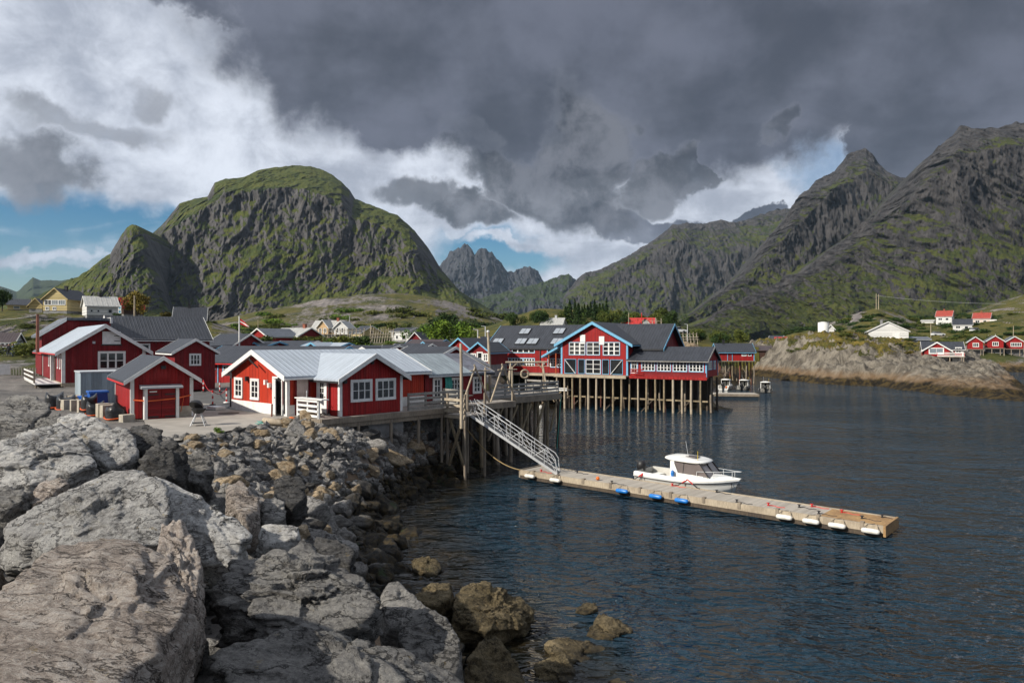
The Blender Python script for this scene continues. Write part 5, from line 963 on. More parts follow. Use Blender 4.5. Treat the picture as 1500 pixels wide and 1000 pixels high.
MB().box(2.4, KL+.2, -2.2, 0, -.2, -.05).build('deck_board', M['wood'], ks); rail_fence(ks, (2.4, -2.1), (KL, -2.1), -.05, .8, 3, .14, 1.6, 'white', 'redp'); posts(ks, [(x, y) for x in (.4, 2.6, 4.6, 6.6, KL-.1) for y in (-2.0, .3, 5.5)], -3.6, -.1, .13, ['wood', 'pile'])
b = MB(); b.box(3.6, 4.4, -.2, .2, -1.6, -.25); b.box(5.2, 6.4, -.2, .2, -1.6, -.25); b.box(KL-.8, KL, -.6, .5, -2, -.1); b.build('white_panel', M['white'], ks)
for i, (a, b_, py, lab, wn) in enumerate(((1418, 1440, 511, 'leftmost of three small red cottages on the far shore', 1), (1446, 1470, 509.5, 'middle small red cottage of three on the far shore', 1), (1474, 1499, 510.5, 'small red cottage nearest the right edge on the far shore with a wide window', 2))):
    e, L, h, r = bghouse('red_cottage', lab, a, b_, py, 205, -30+i*2, 7, 'red', 'rf_m', 'white', py-10.5, py-17.5, 'y', [('F', .34 if wn == 1 else .28, .32, 1.3 if wn == 1 else 2.4, 1.0, 3*wn, 1, 'white', 'glass')], group='red cottages on the far shore')
    MB().box(-1.4, L+.3, -1.5, 0, -.2, -.05).build('deck_board', M['wood'], e); posts(e, [(x, -1.3) for x in (-1, 1, 3, L)], -2.2, -.1, .12, 'wood')
for a, b_, py, ev, rg, Y, wl, rf, lab, ch in ((1371, 1394, 473, 463, 455.5, 300, 'whitec', 'rf_r', 'white house with orange-red tiled roof highest on the right hillside', 1), (1396, 1424, 485, 475, 467.5, 270, 'cream', 'rf_d', 'cream white house with black roof between two red-roofed houses', 0), (1425, 1450, 477, 466, 458.5, 285, 'pink', 'rf_r', 'pale pink house with red tiled roof right of the black-roofed house', 1)):
    e, L, h, r = bghouse('hillside_house', lab, a, b_, py, Y, -31 if a == 1396 else -40, 6, wl if wl != 'cream' else 'whitec', rf, 'white', ev, rg, 'x', [('F', .15, .4, 1.4, .9, 2, 1, 'white', 'glass'), ('F', .62, .4, 1.0, .8, 1, 1, 'white', 'glass')], zl=-3.5, base='white', chim=(.45, .5) if ch else None)
    if a == 1371: walls(e, M['whitec'], 4.5, 4, 1.0, 1.4, 'x', ox=-5.5, oy=.5); roof(e, M['rf_w'], M['white'], 4.5, 4, 1.0, 1.4, 'x', ox=-5.5, oy=.5)
    if a == 1425: MB().box(L, L+2.2, 0, 4.5, -1.5, h-.6).build('extension', M['whitec'], e)
# ------------------------------------------------------------------ boulders and shore stones
M['rk1'] = rock_mat('pale_boulder', (.30, .29, .275), (.43, .42, .40), (.55, .54, .51), 1.0, True, .5, (1, .45, 2.6), pale=(.66, .64, .61))
M['rk2'] = rock_mat('pinkish_boulder', (.235, .195, .165), (.35, .297, .255), (.48, .43, .38), 1.2, False, .4, (.75, 1.9, 1.7), pale=(.50, .46, .43), rot=(.2, .3, .7))
M['rk3'] = rock_mat('grey_boulder', (.135, .13, .124), (.20, .192, .18), (.28, .27, .25), 1.1, True, .35, (.7, 1, 2.4), pale=(.34, .325, .30))
M['rk4'] = rock_mat('dark_boulder', (.045, .043, .042), (.072, .070, .067), (.11, .105, .10), 1.2, True, .2, (1, .6, 3), pale=(.19, .18, .17))
M['rks'] = rock_mat('shore_stone', (.17, .163, .155), (.27, .258, .242), (.38, .365, .34), 1.6, True, .1, (1, 1, 2.2))
M['rkt'] = rock_mat('tan_stone', (.26, .18, .10), (.35, .27, .17), (.44, .36, .26), 1.6, True, .1, (1, 1, 2))
M['rkw'] = rock_mat('weedy_rock', (.085, .066, .036), (.135, .105, .055), (.21, .165, .095), 1.8, True, .2, (1, 1, 1.6), tidez=-.05, rough=1.3)
ICO = {}
def ico(n):
    if n not in ICO:
        bm = bmesh.new(); bmesh.ops.create_icosphere(bm, subdivisions=n, radius=1); bm.verts.ensure_lookup_table()
        ICO[n] = (np.array([v.co for v in bm.verts]), [tuple(v.index for v in f.verts) for f in bm.faces]); bm.free()
    return ICO[n]
def planes_of(pts):
    bm = bmesh.new(); [bm.verts.new(p) for p in pts]; r = bmesh.ops.convex_hull(bm, input=bm.verts)
    bm.normal_update(); out = [(np.array(f.normal), float(f.normal.dot(f.calc_center_median()))) for f in bm.faces if len(f.verts) > 2]
    bm.free(); res = []
    for n, d in out:
        if d < 0: n, d = -n, -d
        if not any(n @ m_ > .995 and abs(d-e) < .02 for m_, e in res): res.append((n, d))
    return res
def rock_mesh(name, planes, scale_vec, sub, amp, seed, p=26, strata=None, fine=.5):
    """angular stone: a rounded intersection of half-spaces, then broken edges, layers and pits pushed in"""
    dirs, faces = ico(sub); sv = np.asarray(scale_vec, float); d = dirs*sv; d /= np.linalg.norm(d, axis=1, keepdims=True)
    k = np.zeros(len(d))
    for n, e in planes: k += np.maximum(d @ n/max(e, .03), 1e-4)**p
    r = k**(-1/p); V = d*r[:, None]; sz = float(np.mean(r))
    q = V/sz; a = amp*sz; warp = np.stack([fbm(q*1.4+seed+k_, 3) for k_ in (1, 21, 41)], 1)*.5
    dsp = fbm(q*1.3+seed, 3, .5)*a*.4-np.abs(fbm((q+warp)*1.9+seed+7, 4, .6))*a*.5+fbm((q+warp)*7+seed, 5, .75)*a*.45*fine-np.clip(.05-np.abs(fbm((q+warp)*1.3+seed+60, 3)), 0, 1)*a*8
    rg = np.random.default_rng(int(seed*977)+3); sq = np.array([1., 1, 1])
    if strata is not None: ax = np.asarray(strata, float); ax /= np.linalg.norm(ax); qq = q+np.outer(q @ ax, ax)*1.4
    else: qq = q
    for cnt, hh, tl in ((26, .75, 1.1), (150, .38, 1.3), (700, .13, 1.2))[:3 if sub > 5 else 2 if sub > 4 else 1]:
        sd_ = rg.normal(size=(cnt, 3)); sd_ /= np.linalg.norm(sd_, axis=1, keepdims=True); sd_ *= rg.uniform(.75, 1.25, (cnt, 1))
        if strata is not None: sd_ = sd_+np.outer(sd_ @ ax, ax)*1.4
        off = rg.uniform(-1, 1, cnt)*hh; tilt = rg.normal(size=(cnt, 3))*tl; wq = (qq+warp*.25).astype(np.float32); near = np.empty(len(wq), int)
        for i0 in range(0, len(wq), 8000):
            z_ = wq[i0:i0+8000]; near[i0:i0+8000] = np.argmin(((z_[:, None]-sd_[None].astype(np.float32))**2).sum(-1), 1)
        dsp += a*np.clip(off[near]+((wq-sd_[near])*tilt[near]).sum(1), -1.1, .8)*.9
    if strata is not None:
        ax = np.asarray(strata, float); ax /= np.linalg.norm(ax); h = (q+warp*.5) @ ax*4.5
        st_ = h-np.floor(h); dsp += (sst(st_, .0, .8)-sst(st_, .88, 1.))*a*.75*sst(fbm(q*1.1+seed+9, 2), -.35, .15)
        h2 = (q+warp*.4) @ ax*15; dsp += (np.abs((h2 % 1)-.5)*2-.5)*a*.22
    V = V+d*dsp[:, None]
    me = bpy.data.meshes.new(name); me.from_pydata(V.tolist(), [], faces); me.update(); me.polygons.foreach_set('use_smooth', [True]*len(faces))
    return me
def boulder(label, mat, pts, back=1.2, drop=1.2, sub=6, amp=.075, strata=(.2, .3, 1), grp=None, keep=.75, p=60):
    P = [at(*q) for q in pts]; c = sum(P, Vector())/len(P); vd = Vector((c.x, c.y, 0)).normalized()
    P2 = [(q-c)*keep+c+vd*back*.6-UP*drop for q in P]+[q-UP*drop*.55+vd*back*.25 for q in P]
    al = P+P2; c = sum(P, Vector())*(.6/len(P))+sum(P2, Vector())*(.4/len(P2))
    loc = [q-c for q in al]; ext = [max(q[i] for q in loc)-min(q[i] for q in loc) for i in range(3)]; m_ = max(ext)
    pls = planes_of(loc); L_ = np.array([tuple(q) for q in loc]); rg = np.random.default_rng(int(abs(c.x*131+c.y*17)*10))
    for k in range(16):
        n_ = rg.normal(size=3); n_ /= np.linalg.norm(n_); sup = float((L_ @ n_).max()); pls.append((n_, sup*rg.uniform(.80, .97)))
    me = rock_mesh('boulder', pls, [max(.35, e/m_) for e in ext], sub, amp*1.15, random.random()*50, p, strata)
    me.materials.append(M[mat]); o = bpy.data.objects.new('boulder', me); o.location = c; COL.objects.link(o)
    return tag(o, label, 'boulder', grp)
boulder('huge pinkish slab with a flat streaked top filling the lower left corner', 'rk2', [(-60, 905, 6.2), (0, 858, 6.8), (55, 815, 7.5), (105, 786, 8.2), (160, 784, 8.3), (215, 787, 8.2), (240, 812, 7.9), (279, 868, 7.2), (274, 892, 6.8), (245, 938, 6.2), (225, 980, 5.7), (200, 1030, 5.2), (-60, 1060, 4.7), (282, 960, 7.0)], 1.0, 1.3, 6, .036, (.55, .3, 1), p=90)
boulder('broad pale boulder with a bright sloping top and a peak behind the pinkish slab', 'rk1', [(-12, 790, 10.7), (10, 768, 11.2), (60, 735, 11.8), (120, 705, 12.5), (175, 681, 13.1), (210, 683, 12.9), (246, 725, 11.8), (250, 745, 11.4), (235, 795, 10.8), (150, 806, 10.4), (60, 805, 10.4)], 1.2, 1.1, 6, .05, (.5, -.3, 1), p=90)
boulder('boulder with a white crest line and a dark front face beside the broad pale one', 'rk1', [(207, 682, 13.5), (250, 700, 13.3), (300, 738, 12.6), (340, 755, 12.3), (360, 775, 12), (374, 796, 11.7), (346, 834, 11.3), (290, 812, 11.2), (262, 775, 11.4), (242, 745, 12)], 1.6, 1.0, 6, .06, (.6, .2, 1), p=80)
boulder('narrow upright pinkish boulder wedged between the slab and the dark-faced boulders', 'rk2', [(238, 757, 10), (268, 758, 10), (282, 790, 9.7), (300, 850, 9.1), (302, 910, 8.6), (285, 945, 8.3), (236, 880, 8.6), (232, 800, 9.4)], 1.0, 1.2, 6, .07, (1, .2, .3))
boulder('wide brown-grey boulder with a domed top in the middle of the foreground', 'rk3', [(316, 852, 9.6), (345, 815, 10.3), (385, 795, 10.8), (425, 786, 11.1), (470, 797, 11), (510, 822, 10.6), (562, 872, 10), (556, 908, 9.5), (480, 935, 9.1), (380, 925, 9), (325, 905, 9.2)], 1.4, 1.1, 6, .07, (.1, .3, 1), p=60)
boulder('grey boulder with a rough top along the bottom edge', 'rk3', [(285, 990, 7.1), (340, 955, 7.9), (400, 926, 8.4), (460, 919, 8.6), (530, 930, 8.7), (590, 942, 8.6), (645, 972, 8.4), (695, 1012, 8.1), (650, 1060, 7), (300, 1060, 6.5)], 1.0, 1.3, 6, .06, (.3, .2, 1), p=60)
boulder('pointed dark grey boulder with round pale lichen spots by the water', 'rk3', [(588, 905, 10.9), (605, 888, 11.1), (622, 881, 11.1), (652, 905, 10.8), (672, 930, 10.4), (680, 978, 10), (660, 1000, 9.7), (600, 965, 10), (584, 935, 10.4)], 1.0, 1.4, 6, .045, None, p=90)
boulder('triangular grey boulder standing on edge above the weedy rocks', 'rk3', [(552, 885, 12.2), (563, 855, 12.8), (573, 839, 13.1), (590, 852, 12.9), (615, 873, 12.5), (640, 897, 12), (612, 925, 11.6), (565, 925, 11.6)], 1.0, 1.2, 5, .045, None, p=90)
boulder('large layered pale boulder at the left edge below the warehouse', 'rk1', [(-40, 660, 15.2), (0, 647, 15.6), (50, 632, 16.4), (96, 619, 17.2), (108, 626, 17), (128, 655, 16.4), (146, 684, 15.6), (122, 702, 15.1), (60, 716, 14.6), (-40, 722, 14.4)], 1.6, 1.4, 6, .055, (.4, -.2, 1), p=80)
boulder('grey boulder with a dark shaded front at the upper left edge', 'rk3', [(-40, 592, 20.4), (0, 577, 21), (36, 572, 21.3), (75, 589, 20.6), (73, 603, 20), (44, 624, 19.2), (-40, 626, 19)], 1.6, 1.2, 5, .06, (.3, .2, 1))
boulder('dark-topped boulder just under the one at the upper left edge', 'rk3', [(-40, 612, 18), (5, 600, 18.3), (30, 612, 18), (48, 630, 17.5), (20, 652, 17), (-40, 652, 17)], 1.3, 1.2, 5, .06)
boulder('low grey boulder wedged behind the layered pale one', 'rk3', [(46, 628, 18.6), (60, 610, 19.2), (88, 604, 19.4), (92, 615, 19), (80, 628, 18.4)], 1.0, .9, 5, .07)
boulder('peaked grey boulder with a tan left face in front of the concrete blocks', 'rk1', [(83, 612, 18.6), (98, 604, 19), (110, 601, 19.2), (140, 614, 18.9), (163, 627, 18.4), (150, 645, 17.9), (129, 649, 17.6), (100, 632, 18)], 1.2, 1.0, 5, .06, (.6, .2, 1))
boulder('boulder with a bright edge leaning toward the red shed', 'rk1', [(126, 652, 17), (150, 634, 17.8), (183, 619, 18.4), (195, 640, 17.8), (203, 670, 16.8), (180, 690, 16.4), (162, 684, 16.4), (140, 672, 16.6)], 1.2, 1.1, 5, .06, (.8, .2, .6))
boulder('rounded black boulder in front of the red shed corner', 'rk4', [(184, 630, 18.6), (196, 620, 19), (214, 620, 19), (238, 632, 18.6), (241, 643, 18.2), (225, 658, 17.8), (198, 655, 17.8)], 1.0, 1.0, 5, .06)
boulder('dark boulder with slanting layers right of the black rounded one', 'rk4', [(203, 664, 17), (220, 650, 17.4), (252, 639, 17.8), (272, 655, 17.4), (270, 700, 16.6), (245, 705, 16.3), (207, 682, 16.5)], 1.2, 1.1, 5, .07, (.7, .2, .7))
boulder('small pinkish-brown block between the pale boulders at the left', 'rk2', [(47, 735, 13.4), (60, 705, 14), (95, 694, 14.2), (101, 703, 14), (80, 725, 13.6), (50, 742, 13.2)], .9, .8, 5, .06)
boulder('grey boulder low at the left edge above the broad pale one', 'rk3', [(-30, 718, 13.4), (0, 712, 13.6), (40, 716, 13.5), (46, 730, 13.2), (10, 748, 12.8), (-30, 748, 12.8)], .9, .9, 5, .07)
boulder('layered grey boulder at the top of the stone slope by the concrete', 'rk3', [(271, 668, 20.5), (285, 660, 21), (305, 663, 20.8), (312, 690, 20), (290, 712, 19.4), (272, 700, 19.6)], 1.1, 1.1, 5, .08, (.2, .2, 1))
boulder('slanting purple-grey boulder right of the white-crested one', 'rk2', [(330, 712, 16.8), (352, 703, 17.2), (378, 725, 16.6), (382, 755, 15.6), (362, 762, 15.2), (335, 738, 15.8)], 1.2, 1.1, 5, .06)
boulder('grey boulder with a rounded back below the stone slope', 'rk3', [(380, 735, 17), (400, 722, 17.6), (416, 735, 17.2), (418, 758, 16.4), (396, 768, 16), (382, 756, 16.2)], 1.1, 1.0, 5, .06)
boulder('light flat-topped boulder behind the wide domed one', 'rk1', [(374, 792, 13.6), (386, 768, 14.2), (425, 763, 14.2), (440, 770, 14), (440, 790, 13.4), (400, 800, 13)], 1.0, .9, 5, .05)
boulder('dark greenish boulder above the tide weed', 'rk4', [(400, 705, 19.6), (425, 694, 20), (445, 705, 19.8), (450, 728, 19), (425, 740, 18.4), (402, 730, 18.6)], 1.2, 1.0, 5, .06)
boulder('split grey boulder with a shadowed crack right of the wide domed one', 'rk4', [(448, 790, 13.8), (470, 784, 14), (498, 790, 13.9), (520, 808, 13.4), (515, 830, 12.8), (470, 812, 13.2)], 1.0, 1.0, 5, .07)
# weedy rocks at and in the water
for lab, pts, mt, sub in (('small square weed-topped rock standing alone in the water', [(602, 836, 25), (605, 815, 25.4), (622, 811, 25.6), (643, 813, 25.5), (649, 826, 25.2), (645, 840, 24.8), (620, 842, 24.7)], 'rkw', 5),
                     ('largest dark weedy rock at the water edge', [(655, 868, 19.4), (672, 853, 20), (705, 850, 20.3), (730, 864, 20.4), (770, 880, 20.5), (782, 890, 20.2), (765, 912, 19.4), (715, 925, 18.6), (670, 905, 18.6)], 'rkw', 6),
                     ('brown weedy rock left of the largest one', [(610, 864, 20), (630, 852, 20.6), (662, 853, 20.6), (668, 870, 20), (640, 888, 19.2), (612, 880, 19.4)], 'rkw', 5),
                     ('yellowish pyramid rock rising from the water at the bottom', [(850, 935, 19.6), (868, 910, 20.2), (884, 890, 20.6), (905, 905, 20.4), (930, 926, 20), (925, 945, 19.4), (880, 950, 19.2)], 'rkw', 5),
                     ('flat speckled rock awash left of the pyramid rock', [(799, 933, 18.8), (812, 929, 19), (860, 937, 19), (892, 945, 19), (895, 972, 18.2), (860, 982, 17.8), (815, 962, 18)], 'rkw', 5),
                     ('small tan rock tip behind the pyramid rock', [(840, 893, 21.4), (855, 882, 21.8), (872, 880, 21.8), (876, 892, 21.4), (855, 900, 21.2)], 'rkw', 5),
                     ('rounded speckled rock at the bottom edge of the water', [(778, 972, 17.6), (795, 958, 18), (830, 958, 18), (845, 972, 17.7), (842, 1005, 17), (790, 1010, 16.9)], 'rkw', 5),
                     ('knobbly tan rock between the lichen boulder and the water', [(680, 960, 15), (702, 942, 15.6), (725, 933, 15.8), (742, 955, 15.6), (770, 985, 15.2), (755, 1020, 14.4), (690, 1010, 14.2)], 'rkw', 5),
                     ('low dark rock tip breaking the water in the bottom corner', [(885, 1000, 17), (905, 989, 17.3), (930, 995, 17.2), (930, 1010, 16.8), (890, 1012, 16.8)], 'rkw', 4)):
    boulder(lab, mt, pts, 1.4, 1.5, sub, .075, (.1, .1, 1), p=24)
# library of stone shapes, then the stones of the slope as copies
LIB = []
for i in range(16):
    rg = np.random.default_rng(100+i); pl_ = []
    for k in range(13):
        n = rg.normal(size=3); n /= np.linalg.norm(n); pl_.append((n, rg.uniform(.55, 1.0)))
    pl_ += [(np.array([0, 0, 1.]), .62), (np.array([0, 0, -1.]), .62), (np.array([1., 0, 0]), 1.1), (np.array([-1., 0, 0]), 1.1), (np.array([0, 1., 0]), .85), (np.array([0, -1., 0]), .85)]
    LIB.append(rock_mesh('stone', pl_, (1, 1, 1), 4, .09, i*3.7, 70, (.2, .1, 1)))
    LIB[-1].materials.append(M['rks'])
def stone(name, x, y, z, s, mat, **kw):
    o = bpy.data.objects.new(name, random.choice(LIB)); COL.objects.link(o); o.location = (x, y, z)
    o.rotation_euler = (random.uniform(-.6, .6), random.uniform(-.6, .6), random.uniform(0, 6.3)); k = s*.5
    o.scale = (k*random.uniform(.9, 1.4), k*random.uniform(.8, 1.15), k*random.uniform(.75, 1.1))
    o.material_slots[0].link = 'OBJECT'; o.material_slots[0].material = M[mat]; return tag(o, **kw)
def scatter(n, zone, rad, tries=9000):
    """points kept apart from one another inside a zone given as a test"""
    out = []
    for _ in range(tries):
        if len(out) >= n: break
        x, y, s = zone(); ok = all((x-a)**2+(y-b)**2 > (rad*(s+c)*.5)**2 for a, b, c in out)
        if ok: out.append((x, y, s))
    return out
SHORE = [(-13.2, 30.6), (-12.4, 34.4), (-10.5, 36.4), (-8.8, 38.2), (-6.6, 41.8), (-4.6, 45.4)]
def zone_slope():
    while True:
        x = random.uniform(-17, 2); y = random.uniform(20, 58); sd = float(sdist(np.array([[x, y]]), LAND)[0]); yd = float(sdist(np.array([[x, y]]), YARD)[0])
        px = 750+F*x/y
        if -1.0 < sd < 9 and yd < -.25 and y > 21+max(0, (-6-x)*.55) and px > 255 and not (x > -3.5 and sd > 4):
            z = tz(x, y); return x, y, min(1.4, (.36 if z > 2.5 else .5)+random.random()**2*.9+(.2 if z < 2.4 else 0)+(.3 if random.random() < .08 else 0))
SLOPE = scatter(285, zone_slope, .68)
for x, y, s in SLOPE:
    z = tz(x, y); mt = 'rkt' if random.random() < .45 and z > 1.1 else ('rk4' if random.random() < .3 else 'rks')
    if mt == 'rkt': kw = dict(label='tan or ochre stone among the grey riprap below the deck', cat='stone', group='tan stones of the riprap slope')
    elif z < 1.0: kw = dict(label='dark weedy stone of the riprap near the waterline', cat='stone', group='weedy stones of the riprap slope')
    else: kw = dict(label='grey broken stone of the riprap slope below the deck', cat='stone', group='grey stones of the riprap slope')
    stone('stone', x, y, z+s*.12, s, mt, **kw)
# fist- to head-sized rubble filling the gaps: nobody could count it
def rubble():
    lo = ico(1)[0]; fc = ico(1)[1]; V = []; Fc = []; rg = np.random.default_rng(5); n = 0
    while n < 4300:
        x, y, s = zone_slope() if n < 3600 else (rg.uniform(-16, 0), rg.uniform(7, 30), .3)
        z = tz(x, y)
        if z < -.3: continue
        s = rg.uniform(.11, .30); k = lo*rg.uniform(.65, 1.2, (len(lo), 1))*np.array([rg.uniform(.8, 1.3), rg.uniform(.7, 1.1), rg.uniform(.6, 1)])*s
        a = rg.uniform(0, 6.28); c, d = math.cos(a), math.sin(a); k = np.c_[k[:, 0]*c-k[:, 1]*d, k[:, 0]*d+k[:, 1]*c, k[:, 2]]+np.array([x, y, z+s*.3])
        o = len(V); V += k.tolist(); Fc += [tuple(i+o for i in f) for f in fc]; n += 1
    tag(raw_mesh('rubble', V, Fc, M['rks']), 'small broken stones filling the gaps of the shore slope', 'rubble', kind='stuff')
rubble()
def zone_front():
    while True:
        x = random.uniform(-18, 1.5); y = random.uniform(7.5, 31); px = 750+F*x/y; sd = float(sdist(np.array([[x, y]]), LAND)[0])
        if -60 < px < 720 and sd > -.2 and not (px > 262 and y > 23) and float(sdist(np.array([[x, y]]), YARD)[0]) < -.8: return x, y, random.uniform(.45, 1.05)
for x, y, s in scatter(150, zone_front, .62):
    z = tz(x, y); w = z < 1.0; mt = 'rk4' if w else random.choice(['rk3', 'rk3', 'rks', 'rk4', 'rk2'])
    stone('boulder', x, y, z+s*.05, s, mt, label='dark weedy boulder of the foreground shore between larger rocks' if w else 'smaller grey boulder filling the gaps between the big foreground rocks', cat='boulder', group='weedy boulders of the foreground shore' if w else 'smaller boulders between the big foreground rocks')
# skerry below the end of the red hall, seabed-edge rocks under the hall and the far shore
for lab, pts in (('low dark skerry under the corner of the red hall', [(1005, 600, 86), (1022, 588, 87), (1040, 587, 88), (1062, 594, 87), (1078, 599, 86), (1040, 604, 84), (1010, 604, 84)]), ('weed-brown rock showing under the piles of the red hall', [(975, 594, 98), (1000, 585, 99), (1030, 584, 99), (1040, 596, 97)])):
    boulder(lab, 'rkw', pts, 5, 1.5, 5, .12, (0, .1, 1), p=14)
# ------------------------------------------------------------------ yard surfaces and yard things
def sheet(name, pts, z, mat, label):
    V = [(p[0], p[1], z) for p in pts]; tag(raw_mesh(name, V, [tuple(range(len(V)))], M[mat]), label, name, kind='structure')
lbv = lambda x, y: tuple(LB(x, y))[:2]
sheet('yard', YARD, 4.075, 'asph', 'worn grey asphalt yard between the red buildings')
sheet('concrete_apron', [YARD[0], YARD[1], YARD[2], YARD[3], YARD[4], YARD[5], lbv(6.44, .45), lbv(6.42, -.06), lbv(-.5, -.06), lbv(-2.5, 1.2), lbv(-5, .5), tuple(gp(205, 600))[:2]], 4.082, 'conc', 'pale concrete apron in front of the shed and cottage')
b = MB()
for (a, c) in zip(YARD[1:5], YARD[2:6]): b.bar((a[0], a[1], 3.9), (c[0], c[1], 3.9), .3, .42)
mc = MB().lathe([(.55, 0), (.56, .012), (.5, .018)], (0, 0, 0), 24).build('manhole_cover', M['piled']); mc.location = gp(335, 605, 4.088); tag(mc, 'round rusty manhole cover in the concrete apron', 'manhole cover')

# striped chain posts
PST = [(298, 573.5), (322, 574.5), (311.5, 593), (332, 589.5)]; prev = None
for i, (px, py) in enumerate(PST):
    p = gp(px, py, 4.09); e = empty('chain_post', p, 0, label=['red and white chain post nearest the blue-trimmed store steps', 'red and white chain post before the blue-trimmed store, further from its steps', 'red and white chain post standing free on the concrete near the barbecue', 'red and white chain post close to the cottage corner on a white block'][i], cat='post', group='red and white chain posts')
    for k in range(5): MB().lathe([(.05, k*.18+.04), (.05, k*.18+.22)], (0, 0, 0), 10).build('band', M['redp'] if k % 2 == 0 else M['white'], e)
    MB().lathe([(.2, 0), (.19, .05), (.06, .07)], (0, 0, 0), 12).build('base', M['black'] if i < 3 else M['white'], e)
def chain(a, b_, lab):
    p, q = gp(*a, 5.0), gp(*b_, 5.0)
    p = gp(*a, 4.09)+UP*.9; q = gp(*b_, 4.09)+UP*.9; pts = []
    for i in range(13): k = i/12; c = p.lerp(q, k); c.z -= 4*k*(1-k)*.28; pts.append(c)
    tag(MB().tube(pts, .022, 5).build('chain', M['redp']), lab, 'chain')
chain(PST[2], PST[3], 'red plastic chain between the free post and the cottage corner post'); chain(PST[0], PST[2], 'red plastic chain running back from the free post to the store steps')
cb = MB().box(-.55, .55, -.3, .3, 0, .16).build('concrete_slab', M['white'], bevel=.02); cb.location = LB(-.4, -.7, 0.0)+UP*-.01; cb.rotation_euler = (0, 0, R(TH)); tag(cb, 'white painted slab lying at the cottage corner', 'slab')

# barbecue
bq = empty('barbecue', gp(291, 623, 4.085), 20, label='black kettle barbecue on splayed metal legs beside the shed', cat='barbecue')
MB().lathe([(.02, -.22), (.2, -.18), (.31, -.05), (.33, .04)], (0, 0, .78), 18).build('bowl', M['black'], bq)
ld_ = MB().lathe([(.335, 0), (.32, .1), (.22, .22), (.05, .27), (.0, .28)], (0, 0, 0), 18).build('lid', M['black'], bq); ld_.location = (-.12, .1, .92); ld_.rotation_euler = (R(-35), R(25), 0)
for a in range(4): c, s_ = math.cos(a*1.57+.7), math.sin(a*1.57+.7); MB().bar((.12*c, .12*s_, .62), (.46*c, .46*s_, 0), .035).build('leg', M['steel'], bq)
b = MB(); b.box(-.3, .3, -.2, .2, .12, .15); b.build('shelf', M['black'], bq); MB().box(.33, .75, -.18, .18, .72, .76).build('side_table', M['black'], bq)

# row of blocks and black bags along the edge, bins, container
def edge_pt(px, Y, z=4.1): return Vector(((px-750)/F*Y, Y, z))
for i, (px, Y, h) in enumerate(((112, 40.6, .75), (123, 39.8, .8), (151, 38.2, .75), (157, 37.9, .7), (186, 36.4, .35), (99, 41.4, .7))):
    o = MB().box(-.26, .26, -.3, .3, -.35, h).build('concrete_block', M['blk'], bevel=.02); o.location = edge_pt(px, Y, 4.05); o.rotation_euler = (0, 0, R(-52+i*3))
    tag(o, ['pale concrete block between black bags, second from the container', 'taller pale concrete block beside the rounded black bag', 'pale concrete block with a shaded side left of the horned black bag', 'short pale concrete block touching the horned black bag', 'low pale concrete block against the red shed corner', 'narrow pale concrete block right of the strapped bags by the warehouse'][i], 'concrete block', 'concrete blocks along the yard edge')
def bag(px, Y, w, h, horned, lab, z=4.0):
    e = empty('rubble_bag', edge_pt(px, Y, z), -50, label=lab, cat='bag', group='black bags with orange straps')
    n = 20; rings = []
    for k, (rz, rr) in enumerate(((0, .8), (.12, 1.0), (.4, 1.02), (.62, .98), (.8, 1.0), (1.0, .92))):
        ring = []
        for a in range(n):
            an = 2*math.pi*a/n; q = rr*(1+.06*math.sin(an*5+k*1.3)); zz = rz*h
            if k == 5: zz += (h*.28*max(0, math.cos(an*2+.4))**3 if horned else -h*.1*math.cos(an*2))
            sq = max(abs(math.cos(an)), abs(math.sin(an))); q /= (sq**.5); ring.append((w*.5*q*math.cos(an), w*.5*q*math.sin(an), zz))
        rings.append(ring)
    P = np.array(rings+[[(x*.25, y*.25, h*.82) for x, y, z_ in rings[-1]]]); P = np.concatenate([P, P[:, :1]], 1)
    grid_mesh('sack', P, M['bag'], e)
    b = MB(); b.tube([(w*.56*math.cos(a)/max(abs(math.cos(a)), abs(math.sin(a)))**.5, w*.56*math.sin(a)/max(abs(math.cos(a)), abs(math.sin(a)))**.5, h*.42+.03*math.sin(a*2)) for a in np.linspace(0, 2*math.pi, 25)], .035, 5, False); b.build('strap', M['ora'], e)
bag(80, 43.2, .95, 1.35, False, 'tall black bag with an orange strap under the warehouse walkway', 3.6); bag(97, 41.8, .95, 1.2, False, 'wide black bag with an orange strap beside the wood pile', 3.7)
bag(131, 39.2, .75, 1.25, False, 'slim black bag with a rounded top between two concrete blocks', 3.9); bag(140, 38.6, .85, 1.05, False, 'squat black bag with an orange strap in front of the blue bin', 3.75); bag(170, 37.2, .95, .95, True, 'black bag with pointed corners and an orange strap nearest the shed', 3.75)
ct = empty('container', edge_pt(118, 45.5, 4.1), -52, label='grey corrugated steel container between the warehouse and the shed', cat='container'); 
MB().box(-2.6, 0, 0, 2.3, 0, 2.0).build('container_body', M['cont'], ct); MB().box(-2.65, .05, -.05, 2.35, 2.0, 2.08).build('lid', M['greyp'], ct)
